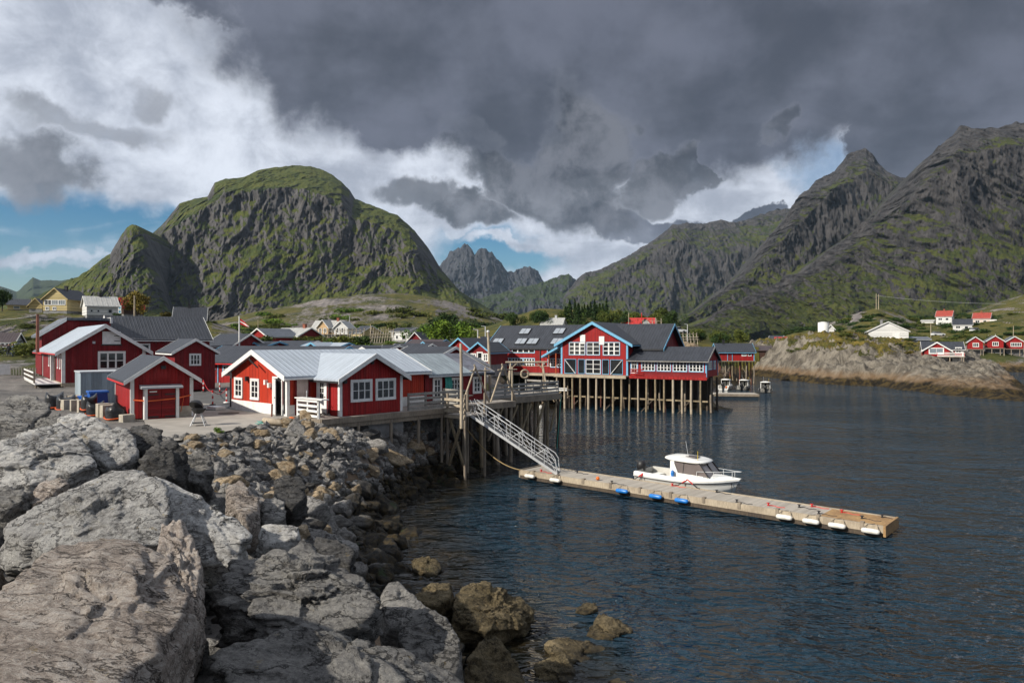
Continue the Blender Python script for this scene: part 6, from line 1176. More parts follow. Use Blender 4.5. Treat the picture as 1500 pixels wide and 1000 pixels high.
for i, (px, Y, s_, lab) in enumerate(((144, 41.5, 1.0, 'large blue wheeled bin with a closed lid beside the shed wall'), (128, 42, .72, 'lower blue bin beside the grey container'))):
    e = empty('wheeled_bin', edge_pt(px, Y, 4.09), -52+i*14, label=lab, cat='bin')
    MB().prism([(-.42*s_, -.42*s_, .1), (.42*s_, -.42*s_, .1), (.5*s_, -.5*s_, 1.05*s_), (-.5*s_, -.5*s_, 1.05*s_)], (0, .9*s_, 0)).build('bin_body', M['bin'], e, .02)
    MB().prism([(-.54*s_, -.56*s_, 1.05*s_), (.54*s_, -.56*s_, 1.05*s_), (.5*s_, -.56*s_, 1.17*s_), (-.5*s_, -.56*s_, 1.17*s_)], (0, 1.05*s_, 0)).build('lid', M['bin'], e, .02)
    for x in (-.4, .4): o = MB().lathe([(.03, -.04), (.1, -.04), (.1, .04), (.03, .04)], (0, 0, 0), 10).build('wheel', M['black'], e); o.rotation_euler = (0, R(90), 0); o.location = (x*s_, .3*s_, .1)
wpil = empty('firewood_pile', edge_pt(108, 43.4, 4.3), -50, label='stack of cut firewood beside the grey container', cat='firewood')
for k in range(14): MB().tube([(-.5+(k % 5)*.2, -.3, .1+(k//5)*.17), (-.5+(k % 5)*.2+.03, .35, .1+(k//5)*.17)], .09, 7).build('log', M['woodl'], wpil)
# driftwood log, orange float, iron bar by the deck
lg = MB().tube([gp(388, 615.5, 4.15), gp(404, 618, 4.2), gp(424, 621, 4.05)], [.16, .17, .13], 10).build('driftwood_log', M['woodl']); tag(lg, 'pale driftwood log lying at the edge of the concrete', 'log')
of = MB().lathe([(0, -.26), (.16, -.2), (.26, 0), (.16, .2), (0, .26)], gp(427, 617, 4.0), 14).build('float', M['orab']); tag(of, 'round orange fishing float among the stones by the deck', 'float')
ib = MB().tube([gp(398, 612, 4.0), gp(398.5, 612, 4.0)+UP*.75], .05, 7).build('stake', M['piler']); tag(ib, 'short rusty iron stake behind the driftwood log', 'stake')
ntg = MB()
for k in range(7): ntg.tube([gp(372+k*3, 617+random.uniform(-1, 3), 4.05), gp(380+k*2, 616+random.uniform(0, 5), 4.12), gp(386, 622+random.uniform(-2, 4), 3.9)], .025, 5)
tag(ntg.build('rope', M['net']), 'tangle of turquoise rope at the concrete edge', 'rope')

# ------------------------------------------------------------------ boats
def boat(name, label, loc, deg, Lb, beam, free, hullmat, cabin='pilot', cuddy=True):
    e = empty(name, loc, deg, label=label, cat='boat'); st = np.linspace(0, 1, 15); rows = []
    for s in st:
        x = s*Lb; bs = beam/2*(1-max(0, (s-.42)/.58)**2.3)*(.93+.07*min(1, s*4)); bs = max(bs, .02)
        bc = bs*(.86-.35*max(0, s-.5)); zs = free*(1-.05*math.sin(s*3.1)+.16*s*s); zc = .08+.62*free*max(0, (s-.45)/.55)**2; zk = -.32+max(0, (s-.7)/.3)**2*(free*.75)
        x2 = x+(.0 if s < .75 else 0); rows.append((x, bs, bc, zs, zc, zk))
    P = np.array([[(x-.35*(max(0, s-.8)/.2)*(1-i/6)**1, y, z) for i, (y, z) in enumerate(((0, zk), (bc, zc), (bc+(bs-bc)*.3, zc+(zs-zc)*.25), (bs*.99, zc+(zs-zc)*.72), (bs+.05, zc+(zs-zc)*.75), (bs, zs), (max(bs-.2, .0), zs+.01)))] for s, (x, bs, bc, zs, zc, zk) in zip(st, rows)])
    Pm = P.copy(); Pm[..., 1] *= -1; full = np.concatenate([Pm[:, ::-1][:, :-1], P], 1)
    h = grid_mesh('hull', full, M[hullmat], e); n = full.shape[1]
    b = MB(); b.add([tuple(v) for v in full[0]], [tuple(range(n))]); b.build('transom', M[hullmat], e)
    b = MB()
    for sg in (-1, 1): b.tube([(v[0], v[1]*sg+.012*sg, v[2]-.02) for v in P[:, 4]], .022, 5); b.tube([(v[0]*.98+.1, v[1]*sg*1.0+.008*sg, v[2]) for v in P[1:-1, 3]], .012, 4)
    b.build('rub_rail', M['greyp'] if hullmat == 'gel' else M['gel'], e)
    zf = .18; ci = int(15*.58)
    # cockpit: side walls down to the floor, then foredeck
    ins = P[:ci+1, -1]; b = MB()
    V = [tuple(v) for v in ins]+[(v[0], v[1], zf) for v in ins]+[(v[0], -v[1], v[2]) for v in ins]+[(v[0], -v[1], zf) for v in ins]; m_ = ci+1
    Fc = [(i, i+1, m_+i+1, m_+i) for i in range(ci)]+[(2*m_+i+1, 2*m_+i, 3*m_+i, 3*m_+i+1) for i in range(ci)]+[(m_+i, m_+i+1, 3*m_+i+1, 3*m_+i) for i in range(ci)]+[(0, m_, 3*m_, 2*m_)]
    b.add(V, Fc); b.build('cockpit', M['gelg'], e)
    b = MB(); dk_ = [tuple(v+np.array([0, 0, 0])) for v in P[ci:, -1]]; crown_ = []
    for v in dk_: crown_.append((v[0], 0, v[2]+.16*min(1, v[1]/.5)))
    k = len(dk_); V = dk_+crown_+[(v[0], -v[1], v[2]) for v in dk_]; Fc = [(i, i+1, k+i+1, k+i) for i in range(k-1)]+[(k+i, k+i+1, 2*k+i+1, 2*k+i) for i in range(k-1)]; b.add(V, Fc, True); b.build('foredeck', M['gel'], e)
    # pilot house
    x0, x1 = Lb*.36, Lb*.70; wv = beam*.36; zt = free+.80; zb = free*.98
    b = MB(); b.prism([(x0, -wv, zf), (x0+.28, -wv, zf), (x0+.28, -wv, zt), (x0+.02, -wv*.95, zt)], (0, .06, 0)); b.prism([(x0, wv-.06, zf), (x0+.28, wv-.06, zf), (x0+.28, wv-.06, zt), (x0+.02, wv*.95-.06, zt)], (0, .06, 0))
    b.prism([(x0+.26, -wv-.02, zf), (x1+.35, -wv*.9, zb-.02), (x1+.25, -wv*.9, zb+.14), (x0+.5, -wv-.02, zb+.2), (x0+.28, -wv-.02, zt-.1)], (0, .05, 0)); b.prism([(x0+.26, wv-.03, zf), (x1+.35, wv*.9-.05, zb-.02), (x1+.25, wv*.9-.05, zb+.14), (x0+.5, wv-.03, zb+.2), (x0+.28, wv-.03, zt-.1)], (0, .05, 0))
    b.build('pilot_house', M['gel'], e)
    b = MB(); P1 = [(x0+.3, wv*.97, zb+.16), (x1+.25, wv*.88, zb+.12), (x1-.32, wv*.82, zt-.02), (x0+.3, wv*.93, zt-.02)]
    for sg in (1, -1): b.add([(x, y*sg, z) for x, y, z in P1], [(0, 1, 2, 3)])
    b.add([P1[1], (x1+.25, -wv*.88, zb+.12), (x1-.32, -wv*.82, zt-.02), P1[2]], [(0, 1, 2, 3)]); g = b.build('windscreen', M['screen'], e)
    b = MB()
    for sg in (1, -1): b.bar((x1+.26, wv*.885*sg, zb+.12), (x1-.31, wv*.825*sg, zt), .05); b.bar((x0+.3, wv*.98*sg, zb+.16), (x1+.25, wv*.89*sg, zb+.12), .03); b.bar((x1-1.2, wv*.935*sg, zb+.14), (x1-1.15, wv*.88*sg, zt), .035)
    b.bar((x1+.27, 0, zb+.12), (x1-.3, 0, zt), .04); b.build('window_frame', M['black'], g)
    ring = lambda k, z: [((x0+x1)/2-.3+(x1-x0+.5)/2*k*math.copysign(abs(math.cos(a))**.6, math.cos(a)), wv*1.12*k*math.copysign(abs(math.sin(a))**.7, math.sin(a)), z-.05*math.cos(a)) for a in np.linspace(0, 2*math.pi, 29)]
    grid_mesh('cabin_roof', np.array([ring(.0, zt-.02), ring(.9, zt-.02), ring(1.0, zt+.04), ring(.97, zt+.09), ring(.8, zt+.15), ring(.4, zt+.19), ring(0, zt+.2)]), M['gel'], e)
    hb_ = MB().box((x0+x1)/2-.35, (x0+x1)/2+.25, -.28, .28, zt+.185, zt+.215).build('roof_hatch', M['screen'], e)
    for y in (-.32, .32): b = MB(); b.box(x0+.9, x0+1.3, y-.2, y+.2, .25, .85); b.box(x0+.85, x0+.95, y-.2, y+.2, .8, 1.3); b.build('seat', M['gelg'], e)
    b = MB(); b.box(.35, .8, -beam*.36, beam*.36, zf, .58); b.build('bench', M['gel'], e)
    # bow rail
    b = MB()
    for sg in (1, -1):
        pts = []
        for i in range(9, 15): v = P[i, -1]; pts.append((v[0]-.05, (v[1]+.05)*sg*.92, v[2]+.34))
        b.tube(pts, .016, 6); [b.bar((q[0], q[1], q[2]-.36), q, .022) for q in pts[::2]]
    b.build('bow_rail', M['steel'], e)
    ob = MB(); ob.lathe([(.02, -.55), (.1, -.5), (.12, .15), (.24, .2), (.27, .5), (.22, .68), (.05, .74)], (-.2, 0, free*.66), 14); ob.build('outboard_motor', M['black'], e); 
    MB().tube([(x0+.5, .3, zt+.1), (x0+.35, .3, zt+.95)], .012, 5).build('antenna', M['steel'], e); MB().tube([(x1-.5, -.5, zt+.05), (x1-.5, -.5, zt+.6)], .015, 5).build('antenna', M['yel'], e)
    return e
tK, nK = fr(dth); Pc = Vector((DF.x, DF.y, 0))+nK*(DW+1.42); ua = along((Pc.x, Pc.y), dth, 944); ub = along((Pc.x, Pc.y), dth, 1087)
bt = boat('motorboat', 'white motorboat with a pilothouse and black outboard moored behind the pale dock', Pc+tK*ua, dth, ub-ua, 2.45, .86, 'gel')
for u, v in ((.6, 0), (.6, -.4), (3.3, -.5), (3.3, .9)):
    p = bt.location+tK*u-nK*1.18+UP*.82; q = Vector((DF.x, DF.y, 0))+tK*(ua+u+v)+nK*(DW-.15)+UP*.52; m_ = p.lerp(q, .45)-UP*.05
    ro = MB().tube([p, m_], .03, 6).build('mooring_line', M['redp'], None); MB().tube([m_, m_.lerp(q, .6)-UP*.05, q], .025, 6).build('rope', M['roped'], ro); tag(ro, 'red-ended mooring line from the white motorboat to the pale dock', 'rope', 'mooring lines of the white motorboat')
p = bt.location+tK*(ub-ua-.5)-nK*.15+UP*.85; tag(MB().tube([p, p-UP*.5-nK*.3+tK*.15, p-UP*.75-nK*1.0+tK*.5], .02, 5).build('mooring_line', M['roped']), 'dark bow line from the white motorboat', 'rope')
fb = MB().lathe([(0, -.2), (.08, -.14), (.1, 0), (.08, .14), (0, .2)], bt.location+tK*2.35-nK*1.05+UP*1.0, 10).build('fender', M['fblue']); tag(fb, 'small blue fender lying on the gunwale of the white motorboat', 'fender')
# far dock with three small boats
FD = gp(1046, 577, .4); FD2 = gp(1112, 577.5, .4); fdg = math.degrees(math.atan2(FD2.y-FD.y, FD2.x-FD.x)); fL_ = (FD2-FD).length
fd = empty('small_dock', (FD.x, FD.y, 0), fdg, label='short pale floating dock with small boats beyond the red hall', cat='dock')
MB().box(0, fL_, 0, 3.2, .3, .42).build('deck_board', M['dock'], fd); MB().box(0, fL_, -.1, 0, .08, .44).build('edge_beam', M['wood'], fd); MB().box(.1, fL_-.1, .05, 3.1, -.3, .28).build('float', M['kelp'], fd)
for px, py, hm, lab in ((1059, 571, 'gel', 'small white wheelhouse boat with orange gear at the far dock'), (1086, 572, 'hull', 'small dark-hulled boat with a pale wheelhouse at the middle of the far dock'), (1121, 576, 'hull', 'dark-hulled small boat moored at the outer end of the far dock')):
    P = gp(px, py, 0); boat('small_boat', lab, P, 62 if px < 1110 else 70, 5.4, 2.0, .75, hm)
o = MB().lathe([(0, -.2), (.2, 0), (0, .2)], gp(1064, 567, 1.0), 8).build('buoy', M['orab']); tag(o, 'orange float hanging on the small white boat at the far dock', 'float')
mb_ = MB().lathe([(0, -.35), (.28, -.2), (.35, 0), (.28, .2), (0, .35)], gp(792, 597, .15), 12).build('mooring_buoy', M['gelg']); tag(mb_, 'grey mooring buoy floating beside the pier', 'buoy')
for px, py, c in ((1455, 544, 'redp'), (1438, 575, 'redp')): o = MB().lathe([(0, -.2), (.22, 0), (0, .25)], gp(px, py, .3), 8).build('buoy', M[c]); tag(o, 'red float on the channel beside the low spit' if py < 560 else 'red float lying on the low rock spit', 'float')

# ------------------------------------------------------------------ poles, flag, wires
def pole(px, py0, py1, Y, r, mat, label, name='pole', arm=0, lamp=False):
    a, c = at(px, py0, Y), at(px, py1, Y); o = MB().tube([a-UP*1.0, a.lerp(c, .5), c], [r*1.15, r, r*.85], 7).build(name, M[mat]); tag(o, label, name.replace('_', ' '))
    if lamp: MB().bar(c, c+Vector((-.7, 0, .1)), .12, .08).build('lamp_head', M['greyp'], o)
    if arm: MB().bar(c-UP*.5-Vector((arm/2, 0, 0)), c-UP*.5+Vector((arm/2, 0, 0)), .12).build('cross_arm', M['wood'], o)
    return o
pole(55, 500, 460, 66, .13, 'piler', 'leaning brown utility pole left of the warehouse roof'); pole(197, 470, 433, 150, .16, 'woodl', 'pale utility pole beside the autumn-yellow tree')
pole(700, 522, 483, 104, .09, 'steel', 'slim lamp post behind the blue-edged house', 'lamp_post', lamp=True); pole(711, 505, 478, 118, .09, 'steel', 'slim lamp post at the top of the lane', 'lamp_post', lamp=True)
pole(543, 505, 475, 170, .12, 'woodl', 'bare wooden pole beside the fish drying racks'); pole(512, 490, 463, 205, .09, 'steel', 'thin pole by the small cream house'); pole(378, 492, 468, 175, .07, 'woodl', 'thin pole on the heath behind the red barns')
pole(921, 480, 458, 165, .09, 'woodl', 'pale thin pole in front of the red-roofed house'); pole(940, 478, 458, 160, .10, 'redp', 'thin mast with a red tip above the hall roof'); pole(1007, 497, 475, 160, .09, 'steel', 'thin lamp post right of the drying frames', 'lamp_post', lamp=True)
pole(1283.5, 462, 430, 330, .16, 'woodl', 'twin utility pole on the headland skyline, left one'); pole(1287, 462, 431, 330, .16, 'woodl', 'twin utility pole on the headland skyline, right one'); pole(1475, 466, 447, 330, .17, 'woodl', 'utility pole on the slope right of the pink house'); pole(1496, 460, 445, 345, .17, 'woodl', 'utility pole at the right edge of the slope')
pole(1363.5, 490, 474, 250, .12, 'woodl', 'thin utility pole in front of the orange-roofed white house'); pole(1484.5, 497, 477, 215, .10, 'woodl', 'thin pole behind the rightmost red cottage'); pole(1458, 497, 489, 215, .06, 'steel', 'short mast behind the middle red cottage')
for a, c, s_, lab in ((at(1285, 433, 330), at(1600, 440, 330), 2.5, 'thin power line crossing the right hillside'), (at(55, 461, 66), at(-120, 440, 66), 1.0, 'thin wire from the brown utility pole to the left')):
    tag(MB().tube([a.lerp(c, k/10)-UP*(4*(k/10)*(1-k/10)*s_) for k in range(11)], .012 if a.y < 200 else .05, 4).build('power_line', M['steel']), lab, 'wire')
fp = pole(350.5, 530, 463, 90, .09, 'white', 'white flagpole flying a small red flag', 'flagpole')
c = at(350.5, 465, 90); P = np.array([[(c.x+.1+u*1.15, c.y+.12*math.sin(u*6)*u, c.z-.1-v*.75*(1-.75*u)-u*.95) for v in np.linspace(0, 1, 5)] for u in np.linspace(0, 1, 10)]); fg_ = grid_mesh('flag', P, M['redp'], fp)
P2 = P.copy(); P2 = P2[:, 1:4:2]*1; P2[..., 1] -= .02; mid = P[:, 2:3]; grid_mesh('stripe', np.concatenate([mid+np.array([0, -.02, .07]), mid+np.array([0, -.02, -.07])], 1), M['white'], fg_)

# fish drying racks: A-frames of bare poles with long rails
def rack(px0, px1, py, Y, h, label, n):
    a, c = at(px0, py, Y), at(px1, py, Y); d = (c-a).normalized(); e = empty('drying_rack', a, math.degrees(math.atan2(d.y, d.x)), label=label, cat='rack'); L = (c-a).length
    for i in range(n+1):
        x = L*i/n; b = MB(); b.bar((x-.1, -1.6, -.8), (x+.1, .25, h*random.uniform(.9, 1.1)), .1); b.bar((x, 1.6, -.8), (x+.05, -.25, h*random.uniform(.9, 1.1)), .1); b.build('trestle', M['dry'], e)
    for z, y in ((h*.85, 0), (h*.55, -.7), (h*.55, .7), (h*.3, -1.1)): MB().bar((-.3, y, z), (L+.3, y, z+random.uniform(-.1, .1)), .09).build('rail', M['dry'], e)
rack(440, 533, 499, 160, 2.6, 'long weathered fish drying rack in front of the cream villa', 16); rack(543, 576, 500, 165, 3.0, 'bare fish drying rack left of the white box house', 9); rack(942, 968, 484, 150, 2.4, 'fish drying frame on the rocks above the low wing', 4); rack(995, 1020, 501, 150, 2.0, 'low drying frame at the end of the rocky knoll', 5)
sgn = MB().box(-1.3, 1.3, 0, .1, 0, 2.0).build('notice_board', M['blk']); sgn.location = at(944, 489, 150); tag(sgn, 'pale board wall standing on the rocks behind the hall roof', 'board')
boulder('pale rock outcrop behind the end of the hall roof', 'rk1', [(938, 505, 148), (945, 492, 150), (965, 488, 151), (985, 494, 150), (996, 507, 148), (965, 512, 146)], 6, 2, 5, .1, (.2, .2, 1), p=16)
boulder('tan rock outcrop right of the pale one above the low wing', 'rkt', [(985, 508, 146), (1000, 500, 148), (1020, 503, 148), (1032, 512, 146), (1005, 515, 145)], 5, 2, 5, .1, (.2, .2, 1), p=16)
boulder('low rock at the foot of the knoll left of the hall', 'rkt', [(700, 556, 88), (712, 550, 90), (735, 552, 90), (740, 560, 88)], 3, 1.5, 4, .1)

# cars and people, small in the picture
def car(px, py, Y, deg, label, s=1.0):
    e = empty('parked_car', at(px, py, Y), deg, label=label, cat='car')
    MB().prism([(-2.0, -.85, .3), (2.0, -.85, .3), (2.05, -.85, .75), (1.1, -.85, .88), (-2.0, -.85, .95)], (0, 1.7, 0)).build('body', M['carw'], e, .06)
    c = MB().prism([(-1.9, -.74, .92), (1.05, -.74, .88), (.4, -.74, 1.42), (-1.5, -.74, 1.45)], (0, 1.48, 0)).build('cabin', M['glass'], e, .04); MB().prism([(.35, -.7, 1.42), (.3, -.7, 1.47), (-1.45, -.7, 1.5), (-1.5, -.7, 1.45)], (0, 1.4, 0)).build('car_roof', M['carw'], c)
    for x in (-1.25, 1.3):
        for y in (-.85, .72):
            o = MB().lathe([(.1, 0), (.33, 0), (.33, .16), (.1, .16)], (0, 0, 0), 14).build('wheel', M['black'], e); o.rotation_euler = (R(-90), 0, 0); o.location = (x, y, .33)
car(1374, 492, 240, 0, 'white parked car below the orange-roofed white house'); car(992, 488, 165, 10, 'white parked car by the drying frames above the low wing'); car(1430, 486, 262, 0, 'white parked car between the black-roofed and pink houses')
def person(px, py, Y, coat, label, turn):
    h = 1.75; p = at(px, py, Y)
    V = [(0, 0, .92), (.0, 0, 1.12), (0, .01, 1.38), (0, 0, 1.5), (0, -.01, 1.64), (.1, 0, .86), (.13, -.02, .48), (.14, .02, .06), (.14, -.14, .03), (-.1, 0, .86), (-.12, .03, .48), (-.15, .06, .06), (-.15, -.1, .03), (.19, 0, 1.4), (.25, .02, 1.12), (.22, -.1, .9), (-.19, 0, 1.4), (-.26, .03, 1.12), (-.24, -.06, .88)]
    E = [(0, 1), (1, 2), (2, 3), (3, 4), (0, 5), (5, 6), (6, 7), (7, 8), (0, 9), (9, 10), (10, 11), (11, 12), (2, 13), (13, 14), (14, 15), (2, 16), (16, 17), (17, 18)]
    rr = [.16, .15, .17, .065, .1, .1, .075, .05, .04, .1, .075, .05, .04, .075, .06, .045, .075, .06, .045]
    me = bpy.data.meshes.new('person'); me.from_pydata(V, E, []); o = bpy.data.objects.new('person', me); COL.objects.link(o); me.materials.append(M[coat])
    o.modifiers.new('skin', 'SKIN'); sv = me.skin_vertices[0].data
    for i, r in enumerate(rr): sv[i].radius = (r, r*.8); 
    sv[0].use_root = True; o.modifiers.new('sub', 'SUBSURF').levels = 1; o.location = p; o.rotation_euler = (0, 0, R(turn)); tag(o, label, 'person')
    MB().lathe([(0, -.13), (.08, -.1), (.1, 0), (.08, .1), (0, .13)], (0, 0, 1.66), 10).build('head', M['skin'], o); MB().lathe([(.105, 0), (.09, .08), (0, .13)], (0, .015, 1.68), 10).build('hair', M['brown'], o)
person(13, 522.5, 100, 'cloth', 'person in dark clothes standing left on the road by the grey house', 20); person(18.5, 522, 101, 'clothb', 'person in blue-grey jacket standing right on the road by the grey house', -30)
sg2 = empty('road_sign', at(5, 553, 75), 25, label='pale rectangular sign board at the left edge of the road', cat='sign'); MB().box(-.6, .6, 0, .05, .3, 1.4).build('sign_panel', M['greyp'], sg2); MB().box(-.5, -.42, .05, .12, -.6, .3).build('post', M['wood'], sg2); MB().box(.42, .5, .05, .12, -.6, .3).build('post', M['wood'], sg2)
pf = empty('picket_fence', at(10, 551, 78), 12, label='low wooden picket fence beyond the warehouse walkway', cat='fence'); rail_fence(pf, (0, 0), (3.2, 0), 0, .8, 2, .08, 1.5, 'woodg')
for i in range(12): MB().box(.1+i*.27, .2+i*.27, -.13, -.1, .05, .9).build('picket', M['woodg'], pf)

# ------------------------------------------------------------------ trees, shrubs
def leaf_mat(name, a, b_, c):
    m, t, b = new_mat(name); inf = t.n('ShaderNodeObjectInfo'); wp = wpos(t)
    k = t.m('ADD', t.m('MULTIPLY', t.noise(wp, 1.1, 4, .7), .8), t.m('MULTIPLY', inf.outputs['Random'], .25))
    t.set(b.inputs['Base Color'], t.ramp(k, [(.3, a), (.5, b_), (.72, c)])); b.inputs['Roughness'].default_value = .75; b.inputs['Specular IOR Level'].default_value = .2; return m
M['lf_g'] = leaf_mat('bright_leaves', (.045, .095, .010), (.09, .16, .016), (.15, .22, .022)); M['lf_d'] = leaf_mat('dark_leaves', (.014, .034, .009), (.028, .056, .012), (.052, .085, .017))
M['lf_o'] = leaf_mat('olive_leaves', (.034, .052, .009), (.07, .09, .014), (.12, .13, .022)); M['lf_y'] = leaf_mat('autumn_leaves', (.07, .06, .01), (.14, .11, .015), (.20, .14, .02)); M['bark'] = simple('bark', (.07, .055, .04), None, 8, .9)
def crown_mesh(n, size, kind, seed):
    rg = np.random.default_rng(seed); V = []; Fc = []
    if kind == 'spruce':
        lev = rg.random(n)**.75; an = rg.random(n)*6.283; rad = (1-lev)*(.32+.12*np.sin(lev*40+an*2))*np.sqrt(rg.random(n))*1.1; C = np.c_[rad*np.cos(an), rad*np.sin(an), lev*1.0-.0-rad*.25]
    else:
        k = 13 if kind == 'tree' else 9; lob = np.c_[rg.normal(size=(k, 2))*.24, rg.uniform(.3, .85, k) if kind == 'tree' else rg.uniform(.1, .45, k)]; lr = rg.uniform(.15, .28, k)*(1 if kind == 'tree' else 1.1)
        i = rg.integers(0, k, n); d = rg.normal(size=(n, 3)); d /= np.linalg.norm(d, axis=1, keepdims=True); C = lob[i]+d*(lr[i]*rg.uniform(.55, 1.12, n))[:, None]; C[:, 2] = np.maximum(C[:, 2], .02+.05*rg.random(n))
    for c in C:
        a = rg.normal(size=3); a /= np.linalg.norm(a); b_ = np.cross(a, rg.normal(size=3)); b_ /= np.linalg.norm(b_); s = size*rg.uniform(.6, 1.3)
        if kind == 'spruce': a = a*np.array([1, 1, .35]); 
        o = len(V); V += [c-a*s, c+b_*s*.55, c+a*s, c-b_*s*.55]; Fc.append((o, o+1, o+2, o+3))
    me = bpy.data.meshes.new('crown'); me.from_pydata([tuple(v) for v in V], [], Fc); me.update(); return me
TREE = [crown_mesh(2200, .045, 'tree', i) for i in range(4)]; SPR = [crown_mesh(1300, .045, 'spruce', 10+i) for i in range(3)]; BUSH = [crown_mesh(900, .065, 'bush', 20+i) for i in range(5)]
for me in TREE+SPR+BUSH: me.materials.append(M['lf_g'])
def plant(name, p, h, w, meshes, mat, label, cat, group=None, trunk=True):
    e = empty(name, p, random.uniform(0, 360), label=label, cat=cat, group=group); c = bpy.data.objects.new('crown', random.choice(meshes)); COL.objects.link(c); c.parent = e; c.scale = (w, w, h)
    c.material_slots[0].link = 'OBJECT'; c.material_slots[0].material = M[mat]
    if trunk:
        b = MB(); b.tube([(0, 0, -.5), (.02*h, 0, h*.25), (0, .02*h, h*.6)], [h*.03, h*.024, h*.01], 7)
        if name != 'spruce': b.tube([(.01*h, 0, h*.22), (w*.2, w*.1, h*.5)], [h*.016, h*.006], 6); b.tube([(.01*h, 0, h*.25), (-w*.18, -w*.12, h*.52)], [h*.016, h*.006], 6)
        b.build('trunk', M['bark'], e)
    return e
def tree_px(name, px, py, Y, hpx, wpx, meshes, mat, label, cat='tree', group=None, trunk=True): return plant(name, at(px, py, Y), hpx*Y/F/.95, wpx*Y/F/.95, meshes, mat, label, cat, group, trunk)
tree_px('leafy_tree', 648, 506, 135, 34, 44, TREE, 'lf_g', 'large bright green tree behind the blue-edged red house'); tree_px('leafy_tree', 620, 503, 160, 26, 30, TREE, 'lf_g', 'lighter green tree right of the white box house'); tree_px('leafy_tree', 643, 495, 190, 34, 34, TREE, 'lf_d', 'dark green tree behind the bright green one'); tree_px('leafy_tree', 675, 505, 140, 32, 34, TREE, 'lf_g', 'broad green tree right of the large bright one')
tree_px('leafy_tree', 201, 466, 155, 36, 34, TREE, 'lf_y', 'olive-yellow tree beside the red gable with blue panes'); tree_px('leafy_tree', 655, 484, 215, 22, 44, TREE, 'lf_d', 'dark tree clump on the slope above the white box house')
tree_px('shrub', 38, 520, 102, 28, 46, BUSH, 'lf_o', 'rounded olive bush beside the grey house'); tree_px('shrub', 172, 464, 138, 10, 12, BUSH, 'lf_d', 'small dark bush at the corner of the plain white house', trunk=False); tree_px('leafy_tree', 3, 452, 140, 28, 24, TREE, 'lf_d', 'dark tree at the left edge beside the low yellow house'); tree_px('shrub', 244, 466, 160, 15, 14, BUSH, 'lf_y', 'yellowish bush left of the black-roofed house', trunk=False)
tree_px('shrub', 387, 505, 118, 22, 32, BUSH, 'lf_o', 'round bush in front of the red gable barn'); tree_px('shrub', 455, 503, 130, 16, 34, BUSH, 'lf_o', 'olive bush before the long drying rack'); tree_px('shrub', 500, 505, 135, 22, 34, BUSH, 'lf_o', 'bush below the villa steps'); tree_px('shrub', 528, 505, 140, 22, 26, BUSH, 'lf_d', 'darker bush at the end of the long drying rack')
for i in range(15):
    px = 828+i*4.2+random.uniform(-2, 2); tree_px('spruce', px, 478+random.uniform(-2, 4), random.uniform(205, 232), random.uniform(28, 38), random.uniform(20, 27), SPR, 'lf_d', 'dark spruce of the close stand on the hill behind the hall', group='spruces on the hill behind the hall')
for i in range(26):
    px = random.choice((random.uniform(738, 830), random.uniform(880, 985), random.uniform(880, 985))); y = 481+random.uniform(-3, 5); tree_px('leafy_tree', px, y, random.uniform(190, 232), random.uniform(16, 27), random.uniform(16, 26), TREE, random.choice(('lf_o', 'lf_o', 'lf_d')), 'olive leafy tree of the wood on the hill behind the hall', group='leafy trees on the hill behind the hall')
for i in range(12): px = random.uniform(975, 1085); tree_px('leafy_tree', px, 503+(px-975)*.04+random.uniform(-3, 2), random.uniform(165, 215), random.uniform(14, 22), random.uniform(16, 26), TREE, random.choice(('lf_o', 'lf_d')), 'green tree of the thicket between the low wing and the boathouse', group='trees of the thicket beyond the low wing')
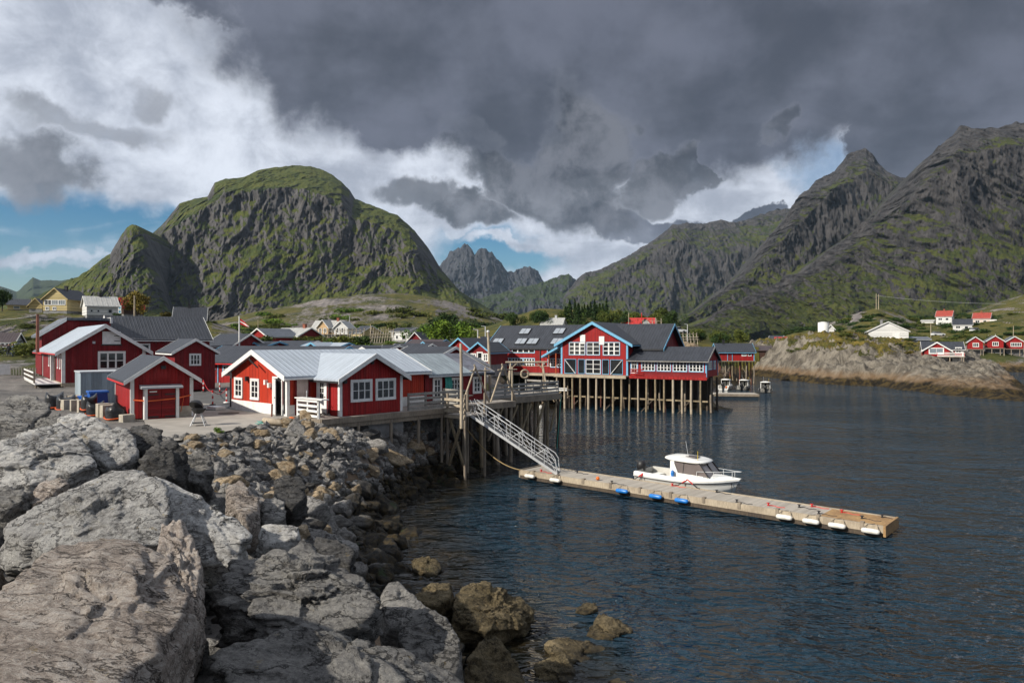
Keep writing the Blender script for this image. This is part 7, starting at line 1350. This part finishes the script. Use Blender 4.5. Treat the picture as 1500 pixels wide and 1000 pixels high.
for i in range(105):
    px = random.uniform(325, 735); f_ = (px-320)/400; y = random.uniform(478, 501) if random.random() < .82 else random.uniform(455, 480); p = hit_mid(px, max(y, 462 if px < 420 else 455))
    s = random.uniform(8, 20); plant('shrub', p-UP*.4, s*p.y/F*.8, s*1.7*p.y/F, BUSH, random.choice(('lf_o', 'lf_o', 'lf_g', 'lf_d')), 'olive scrub bush on the lower slope of the heath hill', 'bush', 'scrub bushes on the heath hill', trunk=False)
for i in range(46):
    px = random.uniform(300, 650); Y = random.uniform(112, 190); x = (px-750)/F*Y; z = tz(x, Y); s = random.uniform(9, 19)
    plant('shrub', (x, Y, z-.3), s*Y/F*.75, s*1.7*Y/F, BUSH, random.choice(('lf_o', 'lf_g', 'lf_g', 'lf_d')), 'leafy green bush growing between the village houses below the heath hill', 'bush', 'bushes between the village houses', trunk=False)
for i in range(130):
    px = random.uniform(1150, 1510); y = random.uniform(458, 503); p = hit_right(px, y); s = random.uniform(6, 14)
    plant('shrub', p-UP*.4, s*p.y/F*.8, s*1.8*p.y/F, BUSH, random.choice(('lf_o', 'lf_d', 'lf_d')), 'dark scrub bush on the hillside round the white houses', 'bush', 'scrub bushes on the right hillside', trunk=False)
for i in range(34):
    px = random.choice((random.uniform(1150, 1345), random.uniform(1225, 1270))); Y = random.uniform(146, 172); p = hz(px, Y); s = random.uniform(4, 11)
    if p.z > 4.5: plant('shrub', p-UP*.15, s*Y/F*.7, s*1.8*Y/F, BUSH, random.choice(('lf_o', 'lf_o', 'lf_y')), 'low heather bush on top of the rocky headland', 'bush', 'heather bushes on the headland', trunk=False)
for i in range(26):
    px = random.uniform(-20, 300); y = random.uniform(468, 508); p = hit_left(px, y); s = random.uniform(6, 13)
    plant('shrub', p-UP*.2, s*p.y/F*.7, s*1.9*p.y/F, BUSH, random.choice(('lf_o', 'lf_d')), 'low olive bush on the knoll below the yellow house', 'bush', 'bushes on the knoll below the yellow house', trunk=False)
for i, (px, py, Y, s) in enumerate(((318, 632, 31.2, 12), (322, 634, 30.6, 9), (300, 561, 68, 7))): tree_px('weed_tuft', px, py, Y, s*.7, s, BUSH, 'lf_g', 'tuft of green weeds at the concrete edge' if i < 2 else 'weeds along the base of the blue-trimmed store', 'plant', 'weed tufts at the concrete edge' if i < 2 else None, trunk=False)
for i, (px, py, Y, s, m) in enumerate(((540, 505, 205, 45, 'lf_o'),)):
    pass
